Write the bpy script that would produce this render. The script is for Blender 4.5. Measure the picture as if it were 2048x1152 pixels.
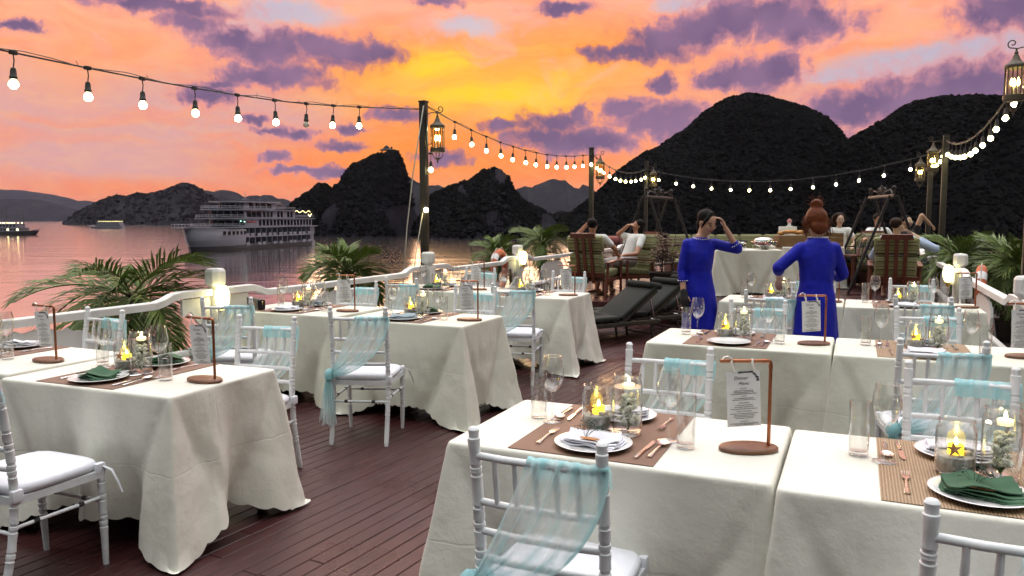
import bpy, bmesh, math, random
import numpy as np
from mathutils import Vector, Matrix, noise as mnoise

for _o in list(bpy.data.objects):
    bpy.data.objects.remove(_o)
SC = bpy.context.scene
COL = SC.collection
R = math.radians
A = R(24.0)            # the camera looks 24 degrees to port of the deck's fore-and-aft line
FPX, HOR, HCAM = 1550.0, 438.0, 1.52
PITCH = math.atan((576 - HOR) / FPX)
WZ = -8.0              # water level below the deck

# ------------------------------------------------------------------ camera
cam_d = bpy.data.cameras.new('camera')
cam_d.sensor_width = 36.0
cam_d.lens = 36.0 * FPX / 2048.0
cam_d.clip_start = 0.05
cam_d.clip_end = 30000
cam = bpy.data.objects.new('camera', cam_d)
COL.objects.link(cam)
cam.location = (0, 0, HCAM)
cam.rotation_euler = (R(90) - PITCH, 0, A)
SC.camera = cam

# ------------------------------------------------------------------ colour management
SC.view_settings.view_transform = 'Standard'
SC.view_settings.look = 'None'
SC.view_settings.gamma = 1.0
SC.view_settings.exposure = 0.44
SC.view_settings.use_curve_mapping = False
SC.render.engine = 'CYCLES'
SC.cycles.use_denoising = True
SC.cycles.adaptive_threshold = 0.06
SC.cycles.max_bounces = 7
SC.cycles.diffuse_bounces = 2
SC.cycles.glossy_bounces = 4
SC.cycles.transmission_bounces = 4
SC.cycles.transparent_max_bounces = 18
SC.cycles.volume_bounces = 0
SC.cycles.caustics_reflective = False
SC.cycles.caustics_refractive = False
SC.cycles.sample_clamp_indirect = 4.0

def lin(r, g, b):
    f = lambda c: (c / 255 / 12.92) if c / 255 <= 0.04045 else ((c / 255 + 0.055) / 1.055) ** 2.4
    return (f(r), f(g), f(b), 1.0)

# ------------------------------------------------------------------ sky
world = bpy.data.worlds.new('World')
SC.world = world
world.use_nodes = True
WN = world.node_tree.nodes
WL = world.node_tree.links
WN.clear()

def wn(t, **kw):
    n = WN.new(t)
    for k, v in kw.items():
        setattr(n, k, v)
    return n
def wset(sock, v):
    if isinstance(v, bpy.types.NodeSocket):
        WL.new(v, sock)
    else:
        sock.default_value = v
def wm(op, a, b=None, c=None, clamp=False):
    n = wn('ShaderNodeMath', operation=op, use_clamp=clamp)
    for i, x in enumerate((a, b, c)):
        if x is not None:
            wset(n.inputs[i], x)
    return n.outputs[0]
def wv(op, a, b=None, c=None):
    n = wn('ShaderNodeVectorMath', operation=op)
    for i, x in enumerate((a, b, c)):
        if x is not None:
            wset(n.inputs[i], x)
    return n.outputs['Value'] if op in ('LENGTH', 'DOT_PRODUCT') else n.outputs[0]
def wmix(fac, a, b, mode='MIX'):
    n = wn('ShaderNodeMix', data_type='RGBA', blend_type=mode)
    wset(n.inputs[0], fac)
    wset(n.inputs[6], a)
    wset(n.inputs[7], b)
    return n.outputs[2]
def wsm(x, lo, hi, t0=0.0, t1=1.0):
    n = wn('ShaderNodeMapRange', interpolation_type='SMOOTHSTEP')
    wset(n.inputs[0], x)
    for i, v in enumerate((lo, hi, t0, t1)):
        n.inputs[i + 1].default_value = v
    return n.outputs[0]
def wnoise(vec, scale, detail=6, rough=0.55, dist=0.0):
    n = wn('ShaderNodeTexNoise', noise_dimensions='2D')
    wset(n.inputs['Vector'], vec)
    n.inputs['Scale'].default_value = scale
    n.inputs['Detail'].default_value = detail
    n.inputs['Roughness'].default_value = rough
    n.inputs['Distortion'].default_value = dist
    return n

def ang(px, py):
    """azimuth (right of the view axis) and elevation, in degrees, of a point of the sky"""
    x, y = (px - 1024) / FPX, (576 - py) / FPX
    c, s = math.cos(PITCH), math.sin(PITCH)
    d = Vector((x, c + y * s, -s + y * c)).normalized()
    return math.degrees(math.atan2(d.x, d.y)), math.degrees(math.asin(d.z))

tc = wn('ShaderNodeTexCoord')
mp = wn('ShaderNodeMapping')
mp.inputs['Rotation'].default_value = (0, 0, -A)
WL.new(tc.outputs['Generated'], mp.inputs[0])
sep = wn('ShaderNodeSeparateXYZ')
WL.new(mp.outputs[0], sep.inputs[0])
DEG = 180 / math.pi
azi = wm('MULTIPLY', wm('ARCTAN2', sep.outputs[0], sep.outputs[1]), DEG)
ele = wm('MULTIPLY', wm('ARCSINE', wm('MINIMUM', wm('MAXIMUM', sep.outputs[2], -1.0), 1.0)), DEG)
cmb = wn('ShaderNodeCombineXYZ')
WL.new(azi, cmb.inputs[0])
WL.new(ele, cmb.inputs[1])
P0 = cmb.outputs[0]                                   # (azimuth, elevation, 0) in degrees
warp = wnoise(P0, 0.22, 2, 0.6)
warpv = wv('MULTIPLY', wv('SUBTRACT', warp.outputs['Color'], (0.5, 0.5, 0.5)), (2.0, 1.2, 0))
PW = wv('ADD', P0, warpv)
warp2 = wnoise(P0, 1.0, 3, 0.6)
PWW = wv('ADD', PW, wv('MULTIPLY', wv('SUBTRACT', warp2.outputs['Color'], (0.5, 0.5, 0.5)), (1.5, 0.9, 0)))

def blobs(P, lst, grow=1.0):
    """1 at the middle of a patch of sky, 0 on its rim, for the union of several patches; radii in pixels of the photograph"""
    acc = None
    k = 57.3 / FPX
    for px, py, rx, ry in lst:
        a, e = ang(px, py)
        sx, sy = 1 / (rx * k * grow), 1 / (ry * k * grow)
        v = wv('LENGTH', wv('MULTIPLY_ADD', P, (sx, sy, 0), (-a * sx, -e * sy, 0)))
        acc = v if acc is None else wm('SMOOTH_MIN', acc, v, 0.25)
    return wm('SUBTRACT', 1.0, acc)

def ramp(fac, stops):
    n = wn('ShaderNodeValToRGB')
    wset(n.inputs[0], fac)
    el = n.color_ramp.elements
    while len(el) < len(stops):
        el.new(0.5)
    for e, (p, c) in zip(el, stops):
        e.position = p
        e.color = c
    return n.outputs[0]

# twilight sky colour against elevation (0..90 degrees)
grad = ramp(wm('DIVIDE', ele, 90.0, clamp=True), [
    (0.000, lin(240, 134, 106)), (0.035, lin(255, 152, 98)), (0.09, lin(255, 166, 112)),
    (0.17, lin(255, 178, 150)), (0.32, lin(242, 226, 228)), (0.6, lin(240, 234, 238)), (1.0, lin(238, 236, 238))])
# the dusk side of the sky behind the camera is cooler and dimmer near the horizon
back = wsm(wm('ABSOLUTE', azi), 38.0, 95.0)
gback = ramp(wm('DIVIDE', ele, 90.0, clamp=True), [
    (0.0, lin(46, 50, 52)), (0.15, lin(62, 67, 68)), (0.35, lin(94, 100, 100)), (0.62, lin(178, 180, 178)), (1.0, lin(238, 236, 238))])
base = wmix(back, grad, gback)
# lavender veil low on the left
veil = wsm(blobs(PW, [(120, 300, 520, 120), (420, 240, 330, 120), (-400, 250, 600, 220), (1850, 230, 500, 120)]), 0.0, 0.6)
base = wmix(wm('MULTIPLY', veil, 0.9), base, lin(216, 164, 162))
# yellow core of the sunset
core = wsm(blobs(PW, [(960, 215, 330, 130), (880, 160, 380, 130), (1120, 120, 330, 110), (850, 320, 300, 80)]), 0.0, 0.75)
base = wmix(wm('MULTIPLY', core, 0.85), base, lin(255, 176, 72))
core2 = wsm(blobs(PW, [(985, 180, 270, 80), (940, 240, 190, 55), (1020, 225, 170, 50), (880, 130, 160, 50)]), 0.0, 0.8)
base = wmix(wm('MULTIPLY', core2, 0.95), base, lin(255, 210, 44))
glow = wsm(blobs(PW, [(700, 330, 380, 95), (1040, 330, 300, 90), (300, 385, 420, 40), (880, 280, 260, 80)]), 0.0, 0.8)
base = wmix(wm('MULTIPLY', glow, 0.72), base, lin(255, 134, 52))
front = wm('MULTIPLY', wm('SUBTRACT', 1.0, back), wsm(ele, 24.0, 46.0, 1.0, 0.0))      # the cirrus catches colour only on the sunset side
# cirrus streaks
st = wnoise(wv('MULTIPLY', PW, (0.11, 0.42, 1.0)), 1.0, 4, 0.62, 0.6)
stf = wsm(st.outputs[0], 0.42, 0.66)
base = wmix(wm('MULTIPLY', wm('MULTIPLY', stf, 0.40), front), base, lin(255, 138, 88))
st2 = wnoise(wv('ADD', wv('MULTIPLY', PW, (0.16, 0.34, 1.0)), (7.3, 2.2, 4.0)), 1.0, 4, 0.65, 0.5)
stf2 = wsm(st2.outputs[0], 0.5, 0.72)
hi = wsm(ele, 4.0, 14.0)
base = wmix(wm('MULTIPLY', wm('MULTIPLY', wm('MULTIPLY', stf2, 0.45), hi), front), base, lin(246, 176, 178))
fine = wnoise(wv('MULTIPLY', PWW, (0.5, 1.7, 1.0)), 1.0, 3, 0.7)
base = wmix(wm('MULTIPLY', wm('MULTIPLY', wsm(fine.outputs[0], 0.35, 0.75), 0.20), front), base, lin(255, 196, 120))
# clear blue gaps
gap = wsm(blobs(PWW, [(1850, 118, 230, 40), (1960, 95, 140, 36), (1700, 150, 150, 24), (570, 28, 170, 34), (1385, 8, 90, 20), (940, 55, 90, 26), (480, 70, 120, 40)]), 0.02, 0.7)
nish = wn('ShaderNodeTexSky', sky_type='NISHITA')
nish.sun_disc = False
nish.sun_elevation = R(3.0)
nish.sun_rotation = -A + R(-2.0)
nish.air_density = 1.0
nish.dust_density = 1.0
gapc = wmix(0.25, lin(176, 190, 226), wmix(1.0, nish.outputs[0], (0.10, 0.10, 0.10, 1), 'MULTIPLY'))
base = wmix(wm('MULTIPLY', gap, 0.8), base, gapc)
# lit rims and bodies of the violet clouds
DARK = [(470, 78, 70, 26), (545, 100, 105, 36), (640, 96, 60, 26), (700, 108, 85, 32), (752, 110, 46, 22), (560, 152, 110, 28), (505, 155, 60, 22), (385, 48, 60, 22),
        (1240, 106, 100, 17), (1325, 84, 95, 36), (1395, 62, 75, 34), (1470, 40, 90, 42), (1600, 50, 105, 36), (1540, 28, 100, 32), (1500, 148, 100, 36), (1545, 138, 70, 30),
        (1430, 158, 46, 22), (1322, 163, 32, 20), (1330, 240, 115, 42), (1255, 215, 55, 24), (1110, 245, 85, 26), (1170, 285, 120, 30),
        (1080, 275, 85, 24), (1410, 262, 100, 36), (1000, 250, 45, 13), (1165, 225, 26, 22), (1790, 205, 150, 40), (1930, 172, 150, 46), (2060, 220, 140, 50),
        (1680, 232, 90, 30), (1560, 285, 130, 40), (2020, 20, 90, 40), (800, 230, 60, 19), (600, 340, 60, 9), (665, 343, 62, 13), (555, 312, 38, 11),
        (680, 293, 52, 11), (590, 264, 40, 13), (500, 242, 36, 9), (890, 322, 62, 18), (410, 190, 60, 18), (330, 10, 140, 18), (30, 48, 40, 10),
        (700, 262, 44, 10), (880, 5, 50, 12), (1120, 14, 60, 14), (545, 262, 40, 9), (440, 170, 40, 10)]
dens = blobs(PWW, DARK, 1.10)
puff = wnoise(PW, 0.85, 5, 0.60)
dens = wm('ADD', dens, wm('MULTIPLY', wm('SUBTRACT', puff.outputs[0], 0.5), 1.15))
halo = wsm(dens, -0.45, 0.20)
mid = wsm(dens, -0.06, 0.32)
body = wsm(dens, 0.06, 0.66)
cl_c = wmix(wsm(warp.outputs[0], 0.3, 0.7), lin(112, 92, 128), lin(140, 110, 142))
rim_c = wmix(core, lin(236, 146, 134), lin(255, 148, 50))
mid_c = wmix(core, lin(192, 134, 152), lin(208, 128, 118))
base = wmix(wm('MULTIPLY', halo, 0.55), base, rim_c)
base = wmix(wm('MULTIPLY', mid, 0.85), base, mid_c)
base = wmix(wm('MULTIPLY', body, 0.95), base, cl_c)
below = wsm(ele, -2.0, -0.2)
base = wmix(below, lin(90, 66, 66), base)
bg = wn('ShaderNodeBackground')
WL.new(base, bg.inputs[0])
SKY_GAIN = wn('ShaderNodeMapRange', interpolation_type='SMOOTHSTEP')   # overhead is brighter than the band near the horizon
WL.new(ele, SKY_GAIN.inputs[0])
for i, v in enumerate((20.0, 72.0, 0.80, 3.5)):
    SKY_GAIN.inputs[i + 1].default_value = v
WL.new(SKY_GAIN.outputs[0], bg.inputs[1])
wo = wn('ShaderNodeOutputWorld')
WL.new(bg.outputs[0], wo.inputs[0])
world.cycles.sampling_method = 'MANUAL'
world.cycles.sample_map_resolution = 256

# the afterglow: a weak, broad, warm light from the sunset's direction
sun_d = bpy.data.lights.new('sun', 'SUN')
sun_d.energy = 0.5
sun_d.angle = R(25)
sun_d.color = (1.0, 0.62, 0.36)
sun = bpy.data.objects.new('sun', sun_d)
COL.objects.link(sun)
_az, _el = ang(960, 215)
_d = Vector((math.sin(R(_az) - A) * math.cos(R(9)), math.cos(R(_az) - A) * math.cos(R(9)), math.sin(R(9))))
sun.rotation_euler = _d.to_track_quat('Z', 'Y').to_euler()

# ------------------------------------------------------------------ helpers
rnd = random.Random(7)
def dk(x, y):
    """camera-frame ground point (x right, y away) -> deck point (athwart, fore)"""
    return (x * math.cos(A) - y * math.sin(A), x * math.sin(A) + y * math.cos(A))

class MB:
    def __init__(s):
        s.v = []; s.f = []
    def add(s, vs, fs):
        o = len(s.v)
        s.v.extend([tuple(p) for p in vs])
        s.f.extend([tuple(i + o for i in f) for f in fs])
        return s
    def box(s, x0, x1, y0, y1, z0, z1):
        return s.add([(x0, y0, z0), (x1, y0, z0), (x1, y1, z0), (x0, y1, z0), (x0, y0, z1), (x1, y0, z1), (x1, y1, z1), (x0, y1, z1)],
                     [(3, 2, 1, 0), (4, 5, 6, 7), (0, 1, 5, 4), (1, 2, 6, 5), (2, 3, 7, 6), (3, 0, 4, 7)])
    def cbox(s, c, sz, b=0.0, rot=None):
        """box with chamfered edges round a centre"""
        x, y, z = sz[0] / 2, sz[1] / 2, sz[2] / 2
        bm = bmesh.new()
        bmesh.ops.create_cube(bm, size=1.0)
        for v in bm.verts:
            v.co = Vector((v.co.x * 2 * x, v.co.y * 2 * y, v.co.z * 2 * z))
        if b > 0:
            bmesh.ops.bevel(bm, geom=list(bm.edges), offset=b, segments=2, affect='EDGES', profile=0.6)
        bm.verts.index_update()
        M = Matrix.Translation(Vector(c)) @ (rot.to_4x4() if rot is not None else Matrix())
        s.add([M @ v.co for v in bm.verts], [[v.index for v in f.verts] for f in bm.faces])
        bm.free()
        return s
    def tube(s, pts, rad, n=8, cap=True, flat=1.0):
        pts = [Vector(p) for p in pts]
        m = len(pts)
        if not hasattr(rad, '__len__'):
            rad = [rad] * m
        t0 = (pts[1] - pts[0]).normalized()
        up = Vector((0, 0, 1)) if abs(t0.z) < 0.9 else Vector((0, 1, 0))
        nrm = t0.cross(up).normalized()
        o = len(s.v)
        for i, p in enumerate(pts):
            t = (pts[min(i + 1, m - 1)] - pts[max(i - 1, 0)])
            t = t.normalized() if t.length > 1e-9 else t0
            nrm = (nrm - t * nrm.dot(t))
            nrm = nrm.normalized() if nrm.length > 1e-6 else t.orthogonal().normalized()
            bn = t.cross(nrm)
            for k in range(n):
                a = 2 * math.pi * k / n
                s.v.append(tuple(p + nrm * math.cos(a) * rad[i] + bn * math.sin(a) * rad[i] * flat))
        for i in range(m - 1):
            for k in range(n):
                a, b = o + i * n + k, o + i * n + (k + 1) % n
                s.f.append((a, b, b + n, a + n))
        if cap:
            s.f.append(tuple(o + k for k in reversed(range(n))))
            s.f.append(tuple(o + (m - 1) * n + k for k in range(n)))
        return s
    def lathe(s, prof, n=20, c=(0, 0, 0), sx=1.0, sy=1.0, cap=False):
        o = len(s.v)
        for r, z in prof:
            for k in range(n):
                a = 2 * math.pi * k / n
                s.v.append((c[0] + r * sx * math.cos(a), c[1] + r * sy * math.sin(a), c[2] + z))
        for i in range(len(prof) - 1):
            for k in range(n):
                a, b = o + i * n + k, o + i * n + (k + 1) % n
                s.f.append((a, b, b + n, a + n))
        if cap:
            s.f.append(tuple(o + k for k in reversed(range(n))))
            s.f.append(tuple(o + (len(prof) - 1) * n + k for k in range(n)))
        return s
    def ball(s, c, r, sub=1, sc=(1, 1, 1), jit=0.0, rr=rnd, rot=None):
        v, f = ico(sub)
        M = rot if rot is not None else Matrix.Identity(3)
        out = []
        for p in v:
            k = r * (1 + (rr.random() - 0.5) * jit)
            out.append(Vector(c) + M @ Vector((p[0] * sc[0] * k, p[1] * sc[1] * k, p[2] * sc[2] * k)))
        return s.add(out, f)
    def extr(s, outline, z0, z1, fn=None):
        """prism over a polygon given in a plane; fn maps (a, b, h) to a point"""
        fn = fn or (lambda a, b, h: (a, b, h))
        n = len(outline)
        vs = [fn(a, b, z0) for a, b in outline] + [fn(a, b, z1) for a, b in outline]
        fs = [tuple(reversed(range(n))), tuple(range(n, 2 * n))] + [(i, (i + 1) % n, n + (i + 1) % n, n + i) for i in range(n)]
        return s.add(vs, fs)
    def grid(s, nu, nv, fn):
        o = len(s.v)
        for i in range(nu + 1):
            for j in range(nv + 1):
                s.v.append(tuple(fn(i / nu, j / nv)))
        for i in range(nu):
            for j in range(nv):
                a = o + i * (nv + 1) + j
                s.f.append((a, a + nv + 1, a + nv + 2, a + 1))
        return s
    def mesh(s, name, mat, smooth=35):
        me = bpy.data.meshes.new(name)
        me.from_pydata(s.v, [], s.f)
        if mat:
            me.materials.append(mat)
        if smooth:
            me.polygons.foreach_set('use_smooth', [True] * len(me.polygons))
            if smooth < 180:
                me.set_sharp_from_angle(angle=R(smooth))
        me.update()
        return me
    def build(s, name, mat, parent=None, smooth=35, loc=None, rz=None):
        o = bpy.data.objects.new(name, s.mesh(name, mat, smooth))
        COL.objects.link(o)
        if parent is not None:
            o.parent = parent
        if loc is not None:
            o.location = loc
        if rz is not None:
            o.rotation_euler = (0, 0, rz)
        return o

_ico = {}
def ico(sub):
    if sub not in _ico:
        bm = bmesh.new()
        bmesh.ops.create_icosphere(bm, subdivisions=sub, radius=1.0)
        bm.verts.index_update()
        _ico[sub] = ([tuple(v.co) for v in bm.verts], [tuple(v.index for v in f.verts) for f in bm.faces])
        bm.free()
    return _ico[sub]

def empty(name, loc=(0, 0, 0), rz=0.0):
    o = bpy.data.objects.new(name, None)
    o.empty_display_size = 0.1
    COL.objects.link(o)
    o.location = loc
    o.rotation_euler = (0, 0, rz)
    return o
def tag(o, label, cat, group=None):
    o['label'] = label
    o['category'] = cat
    if group:
        o['group'] = group
    return o
def struct(o, kind='structure'):
    o['kind'] = kind
    return o
def copy_tree(o, parent=None):
    c = o.copy()
    COL.objects.link(c)
    c.parent = parent
    for ch in list(o.children):
        copy_tree(ch, c)
    return c
class Proto:
    """build a thing once, then copy it; the first placement uses the original"""
    def __init__(s, fn):
        s.fn = fn; s.o = None
    def put(s, loc, rz, label, cat, group=None):
        if s.o is None:
            s.o = o = s.fn()
        else:
            o = copy_tree(s.o)
        o.location = loc
        o.rotation_euler = (0, 0, rz)
        tag(o, label, cat, group)
        return o

def scale_tree(o, k):
    for c in o.children:
        if c.type == 'MESH':
            c.data.transform(Matrix.Scale(k, 4))
        scale_tree(c, k)

# ------------------------------------------------------------------ materials
def newmat(name):
    m = bpy.data.materials.new(name)
    m.use_nodes = True
    return m, m.node_tree.nodes, m.node_tree.links, m.node_tree.nodes['Principled BSDF']
def nz(N, L, scale, detail=4, rough=0.55, coord='Object', vec=None, stretch=None):
    t = N.new('ShaderNodeTexCoord')
    n = N.new('ShaderNodeTexNoise')
    n.inputs['Scale'].default_value = scale
    n.inputs['Detail'].default_value = detail
    n.inputs['Roughness'].default_value = rough
    src = t.outputs[coord]
    if stretch:
        mpn = N.new('ShaderNodeMapping')
        mpn.inputs['Scale'].default_value = stretch
        L.new(src, mpn.inputs[0])
        src = mpn.outputs[0]
    L.new(src, n.inputs['Vector'])
    return n
def pm(name, col, rough=0.5, metal=0.0, var=0.12, scale=12.0, bump=0.0, bscale=60.0, spec=0.5, stretch=None, coat=0.0, sheen=0.0, trans=0.0, rvar=0.0, bdist=0.01, sss=0.0):
    m, N, L, b = newmat(name)
    b.inputs['Roughness'].default_value = rough
    b.inputs['Metallic'].default_value = metal
    b.inputs['Specular IOR Level'].default_value = spec
    b.inputs['Coat Weight'].default_value = coat
    b.inputs['Sheen Weight'].default_value = sheen
    b.inputs['Subsurface Weight'].default_value = sss
    n = nz(N, L, scale, stretch=stretch)
    mx = N.new('ShaderNodeMix'); mx.data_type = 'RGBA'
    mr = N.new('ShaderNodeMapRange')
    mr.inputs[1].default_value = 0.3; mr.inputs[2].default_value = 0.7
    L.new(n.outputs[0], mr.inputs[0])
    L.new(mr.outputs[0], mx.inputs[0])
    mx.inputs[6].default_value = (*[max(0, c * (1 - var)) for c in col[:3]], 1)
    mx.inputs[7].default_value = (*[min(1, c * (1 + var)) for c in col[:3]], 1)
    L.new(mx.outputs[2], b.inputs['Base Color'])
    if rvar:
        r2 = N.new('ShaderNodeMapRange')
        r2.inputs[3].default_value = max(0.02, rough - rvar); r2.inputs[4].default_value = min(1, rough + rvar)
        L.new(n.outputs[0], r2.inputs[0]); L.new(r2.outputs[0], b.inputs['Roughness'])
    if bump:
        n2 = nz(N, L, bscale, 5, stretch=stretch)
        bp = N.new('ShaderNodeBump')
        bp.inputs['Strength'].default_value = bump
        bp.inputs['Distance'].default_value = bdist
        L.new(n2.outputs[0], bp.inputs['Height'])
        L.new(bp.outputs[0], b.inputs['Normal'])
    return m
def emit(name, col, strength, mixc=None):
    m, N, L, b = newmat(name)
    b.inputs['Base Color'].default_value = (*col[:3], 1)
    b.inputs['Emission Color'].default_value = (*col[:3], 1)
    b.inputs['Emission Strength'].default_value = strength
    return m
def thin_glass(name, tint=(0.985, 0.99, 0.985), ior=1.5, rough=0.0, boost=1.0, haze=0.0):
    m, N, L, b = newmat(name)
    N.remove(b)
    out = N['Material Output']
    tr = N.new('ShaderNodeBsdfTransparent'); tr.inputs[0].default_value = (*tint, 1)
    gl = N.new('ShaderNodeBsdfGlossy'); gl.inputs['Roughness'].default_value = rough
    fr = N.new('ShaderNodeFresnel')
    ge = N.new('ShaderNodeNewGeometry')
    ii = N.new('ShaderNodeMapRange'); ii.inputs[3].default_value = ior; ii.inputs[4].default_value = 1 / ior
    L.new(ge.outputs['Backfacing'], ii.inputs[0]); L.new(ii.outputs[0], fr.inputs[0])
    mu = N.new('ShaderNodeMath'); mu.operation = 'MULTIPLY_ADD'; mu.use_clamp = True
    mu.inputs[1].default_value = boost; mu.inputs[2].default_value = haze
    L.new(fr.outputs[0], mu.inputs[0])
    mx = N.new('ShaderNodeMixShader')
    L.new(mu.outputs[0], mx.inputs[0]); L.new(tr.outputs[0], mx.inputs[1]); L.new(gl.outputs[0], mx.inputs[2])
    L.new(mx.outputs[0], out.inputs[0])
    return m

MT = {}
MT['white'] = pm('white_paint', (0.74, 0.76, 0.77), 0.45, var=0.10, scale=14, bump=0.12, bscale=45, rvar=0.12)
MT['rail'] = pm('rail_paint', (0.70, 0.70, 0.68), 0.5, var=0.09, scale=5, bump=0.15, bscale=30, rvar=0.1)
MT['cushion'] = pm('white_cushion', (0.76, 0.77, 0.82), 0.85, var=0.04, scale=30, bump=0.15, bscale=300, sheen=0.2)
MT['black'] = pm('black_plastic', (0.02, 0.02, 0.02), 0.45, var=0.2)
MT['iron'] = pm('wrought_iron', (0.02, 0.02, 0.022), 0.42, metal=0.3, var=0.3, bump=0.2, bscale=80)
MT['pole'] = pm('dark_painted_pole', (0.03, 0.026, 0.018), 0.45, var=0.3, scale=6, bump=0.1)
MT['bronze'] = pm('aged_bronze', (0.075, 0.06, 0.035), 0.5, metal=0.35, var=0.3, bump=0.15)
MT['copper'] = pm('copper_pipe', (0.36, 0.135, 0.065), 0.28, metal=0.9, var=0.15, scale=30)
MT['wood'] = pm('stained_wood', (0.15, 0.058, 0.024), 0.36, var=0.35, scale=9, stretch=(1, 9, 6), bump=0.1, bscale=40)
MT['redwood'] = pm('dark_red_wood', (0.13, 0.035, 0.02), 0.38, var=0.3, scale=8, stretch=(6, 6, 1), bump=0.1)
MT['silver'] = pm('polished_steel', (0.78, 0.77, 0.76), 0.16, metal=1.0, var=0.03, scale=40)
MT['plate'] = pm('glazed_china', (0.78, 0.78, 0.77), 0.12, var=0.02, coat=0.3)
MT['nap_white'] = pm('white_napkin', (0.72, 0.72, 0.78), 0.9, var=0.05, bump=0.3, bscale=250, bdist=0.002)
MT['nap_green'] = pm('green_napkin', (0.045, 0.115, 0.06), 0.85, var=0.15, bump=0.35, bscale=300, bdist=0.002)
MT['nap_blue'] = pm('grey_blue_napkin', (0.30, 0.37, 0.40), 0.9, var=0.08, bump=0.3, bscale=250, bdist=0.002)
MT['sand'] = pm('pale_sand', (0.46, 0.43, 0.37), 0.95, var=0.15, scale=120, bump=0.5, bscale=400, bdist=0.003)
MT['star'] = pm('dried_starfish', (0.50, 0.22, 0.08), 0.8, var=0.2, scale=200, bump=0.5, bscale=300, bdist=0.002)
MT['shell'] = pm('sea_shell', (0.62, 0.48, 0.30), 0.5, var=0.25, scale=100)
MT['candle'] = emit('lit_led_candle', (1.0, 0.72, 0.03), 2.2)
MT['flame'] = emit('led_flame', (1.0, 0.80, 0.12), 22.0)
MT['flame2'] = emit('floating_flame', (1.0, 0.86, 0.45), 24.0)
MT['wax'] = emit('lit_wax', (1.0, 0.82, 0.40), 1.6)
MT['flower'] = pm('white_petals', (0.86, 0.86, 0.70), 0.8, var=0.12, scale=60, sss=0.0)
MT['stem'] = pm('green_stem', (0.16, 0.26, 0.05), 0.6, var=0.3, scale=60)
MT['sprig'] = pm('dark_sprig', (0.035, 0.07, 0.045), 0.7, var=0.4, scale=80)
MT['glass'] = thin_glass('clear_glass', boost=1.9, haze=0.02)
MT['water_in'] = thin_glass('water_in_jar', (0.93, 0.95, 0.93), 1.33, boost=1.3, haze=0.015)
MT['mirror'] = pm('mirror_glass', (0.85, 0.86, 0.86), 0.04, metal=1.0, var=0.01)
MT['paper'] = pm('menu_paper', (0.74, 0.73, 0.74), 0.8, var=0.03, scale=20)
MT['ink'] = pm('menu_ink', (0.05, 0.05, 0.06), 0.8, var=0.2)
MT['ribbon'] = pm('satin_ribbon', (0.78, 0.74, 0.66), 0.4, var=0.06)
MT['bulb'] = emit('lit_bulb', (1.0, 0.86, 0.40), 36.0)
MT['bulb_off'] = pm('unlit_bulb', (0.5, 0.48, 0.46), 0.2, var=0.05)
MT['lampglow'] = emit('lit_wall_lamp', (1.0, 0.88, 0.42), 6.0)
MT['lantern_bulb'] = emit('lit_lantern_bulb', (1.0, 0.84, 0.36), 16.0)
MT['lantern_glass'] = thin_glass('amber_lantern_glass', (1.0, 0.93, 0.72), 1.5, boost=1.0, haze=0.03)
MT['gold'] = pm('gold_metal', (0.80, 0.58, 0.18), 0.3, metal=1.0, var=0.1)
MT['leather'] = pm('black_leather', (0.012, 0.012, 0.016), 0.4, var=0.3, scale=60, bump=0.3, bscale=200, bdist=0.002)
MT['orange'] = pm('orange_float', (0.55, 0.12, 0.04), 0.55, var=0.2, scale=8)
MT['frond'] = pm('palm_leaf', (0.10, 0.15, 0.024), 0.5, var=0.45, scale=5)
MT['trunk'] = pm('palm_trunk', (0.055, 0.035, 0.022), 0.9, var=0.4, scale=30, bump=0.8, bscale=40)
MT['pot'] = pm('dark_planter', (0.05, 0.035, 0.028), 0.7, var=0.3)
MT['skin'] = pm('skin', (0.52, 0.29, 0.19), 0.5, var=0.07, scale=14)
MT['skin_tan'] = pm('tan_skin', (0.40, 0.19, 0.11), 0.5, var=0.08, scale=14)
MT['skin_pale'] = pm('fair_skin', (0.60, 0.38, 0.26), 0.5, var=0.07, scale=14)
MT['blue'] = pm('royal_blue_crepe', (0.004, 0.009, 0.34), 0.6, var=0.2, scale=6, bump=0.4, bscale=11, bdist=0.03, spec=0.3)
MT['pearl'] = pm('pearl_bead', (0.75, 0.74, 0.70), 0.25, var=0.05)
MT['hair_black'] = pm('black_hair', (0.006, 0.005, 0.005), 0.5, spec=0.08, var=0.4, scale=40, stretch=(6, 6, 1), bump=0.5, bscale=90)
MT['hair_red'] = pm('auburn_hair', (0.12, 0.030, 0.008), 0.45, spec=0.15, var=0.5, scale=30, stretch=(6, 6, 1), bump=0.6, bscale=70)
MT['hair_brown'] = pm('dark_brown_hair', (0.022, 0.010, 0.006), 0.5, spec=0.1, var=0.4, scale=40, bump=0.5, bscale=90)
MT['tee'] = pm('white_cotton', (0.72, 0.72, 0.70), 0.9, var=0.06, scale=10, bump=0.5, bscale=12, bdist=0.02)
MT['shirt_blue'] = pm('pale_blue_cotton', (0.42, 0.50, 0.68), 0.9, var=0.06, scale=10, bump=0.5, bscale=12, bdist=0.02)
MT['dark_cloth'] = pm('dark_cloth', (0.02, 0.018, 0.02), 0.9, var=0.3, scale=10)
MT['shorts'] = pm('grey_shorts', (0.28, 0.25, 0.24), 0.9, var=0.1, scale=10)
MT['lips'] = pm('lips', (0.36, 0.09, 0.08), 0.45, var=0.05)
MT['eye'] = pm('dark_eye', (0.015, 0.01, 0.01), 0.3, var=0.1)
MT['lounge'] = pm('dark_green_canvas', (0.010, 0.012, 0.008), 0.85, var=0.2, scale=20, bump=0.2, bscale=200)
MT['dry'] = pm('dried_blooms', (0.16, 0.10, 0.07), 0.8)
MT['brown_mat'] = pm('woven_box', (0.22, 0.12, 0.05), 0.7, var=0.2, scale=40)
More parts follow.
